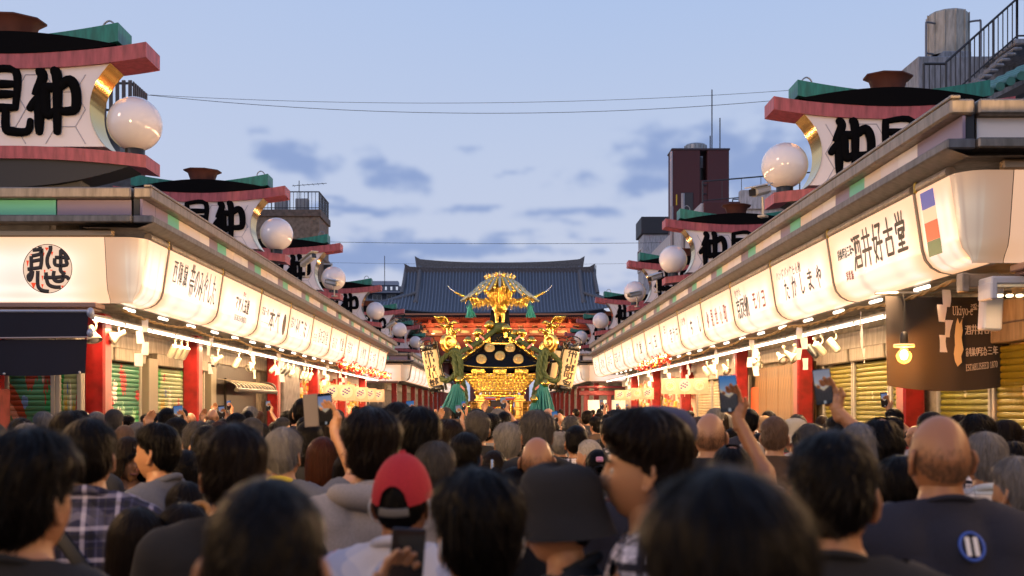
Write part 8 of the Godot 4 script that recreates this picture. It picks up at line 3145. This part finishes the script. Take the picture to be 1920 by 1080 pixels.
func details(made: Dictionary) -> void:
	var ink := mat(0.008, 0.008, 0.009, 0.6)
	var q := MB.new()
	var strap := []
	for w in [[-0.13, 1.44], [-0.06, 1.37], [0.0, 1.29], [0.07, 1.19], [0.14, 1.08], [0.2, 0.98]]:
		strap.append(Vector3(w[0], w[1], on_back("man long", w[0], w[1]) + 0.004))
	q.tube(smooth(strap, 4), 0.022, 8, true, 0.22, Vector3.BACK)
	q.box(strap[3] + Vector3(0, 0, 0.006), Vector3(0.05, 0.03, 0.012), 0.004, Basis(Vector3.BACK, -0.9))
	obj("bag_strap", q, ink, made[165])
	q = MB.new()
	q.tube(smooth([HEAD + Vector3(-0.04, 0.03, 0.13), HEAD + Vector3(0, -0.02, 0.15), HEAD + Vector3(0.045, 0.02, 0.14), HEAD + Vector3(0.02, 0.05, 0.12), HEAD + Vector3(-0.04, 0.03, 0.13)], 4), 0.014, 8)
	obj("scrunchie", q, mat(0.3, 0.15, 0.05, 0.8), made[352])
	collar(made[530], 0.012, mat(0.62, 0.5, 0.02, 0.6), "neck_strap")
	phone_in_hand(made[530], "man raised", 1, "phone with a lit picture of the street, held up in an open grey case", 0, true)
	phone_in_hand(made[1374], "man raised high", 1, "phone with a bright blue screen at the end of the raised arm", 1)
	phone_in_hand(made[1612], "man raised across", 1, "phone with a pale grey screen held up before the olive shutter", 2)
	phone_in_hand(made[900], "man hold", 0, "dark phone held low beside the red cap", 3)
	# hood
	q = MB.new()
	var path := smooth([Vector3(-0.1, 1.44, -0.05), Vector3(-0.115, 1.48, 0.03), Vector3(-0.06, 1.48, 0.1), Vector3(0.02, 1.475, 0.115), Vector3(0.09, 1.48, 0.08), Vector3(0.115, 1.46, 0.0), Vector3(0.1, 1.42, -0.06)], 5)
	var rr := []
	for k in path.size():
		rr.append(0.024 + 0.02 * sin(PI * k / (path.size() - 1.0)))
	q.tube(path, rr, 12)
	obj("hood", q, cloth_mat("palegrey"), made[697])
	# cap strap
	q = MB.new()
	var ring := []
	for k in 9:
		var az := PI + lerpf(-0.52, 0.52, k / 8.0)
		var p := head_point(az, acos((0.0 + 0.022 * cos(az)) / 0.117))
		ring.append(HEAD + p * 1.18 + Vector3(0, 0.012, 0))
	q.tube(ring, 0.013, 6, true, 0.25, Vector3.BACK)
	obj("cap_strap", q, mat(0.12, 0.11, 0.1, 0.6), made[752])
	for o in [made[752], made[900]]:
		q = MB.new()
		for s in [-1.0, 1.0]:
			q.tube(smooth([HEAD + Vector3(s * 0.082, 0.02, 0.03), HEAD + Vector3(s * 0.088, -0.01, 0.035), HEAD + Vector3(s * 0.078, -0.045, 0.01), HEAD + Vector3(s * 0.062, -0.055, -0.04)], 4), 0.0028, 5)
		obj("mask_loop", q, mat(0.7, 0.7, 0.7, 0.7), o)
		q = MB.new()
		var pts := []
		for k in 9:
			for j in 15:
				var az := lerpf(-0.95, 0.95, j / 14.0)
				pts.append(HEAD + head_point(az, lerpf(1.72, 2.45, k / 8.0)) * 1.06)
		q.sheet(pts, 14, 8, Vector3.FORWARD)
		obj("face_mask", q, mat(0.66, 0.66, 0.68, 0.8), o)
	# round mark on the navy shirt
	var zz := on_back("man broad", 0.02, 1.395)
	var c := Vector3(0.018, 1.395, zz + 0.004)
	var lean := Basis(Vector3.RIGHT, -0.42)
	ring = []
	for k in 29:
		ring.append(c + lean * Vector3(cos(TAU * k / 28) * 0.03, sin(TAU * k / 28) * 0.036, 0.002))
	q = MB.new()
	q.tube(ring, 0.0042, 6, false)
	obj("round_mark", q, mat(0.03, 0.09, 0.42, 0.6), made[1766])
	for e in [-0.0095, 0.0105]:
		q = MB.new()
		q.box(c + lean * Vector3(e, 0, 0.002), Vector3(0.012, 0.05, 0.003), 0.001, lean)
		obj("white_bar", q, mat(0.7, 0.68, 0.66, 0.6), made[1766])
	q = MB.new()
	q.box(HEAD + Vector3(-0.01, 0.05, 0.115), Vector3(0.022, 0.07, 0.014), 0.006, Basis(Vector3.RIGHT, -0.4))
	obj("hair_clip", q, mat(0.6, 0.58, 0.55, 0.2, 0.9), made[926])
	q = MB.new()
	q.box(HEAD + Vector3(0.0, 0.07, 0.105), Vector3(0.05, 0.04, 0.02), 0.008, Basis(Vector3.RIGHT, -0.5))
	obj("hair_clip", q, mat(0.6, 0.25, 0.36, 0.4), made[1122])
	for k in [1222, 1062, 300, 238, 114, 1108]:
		eyes(made[k])
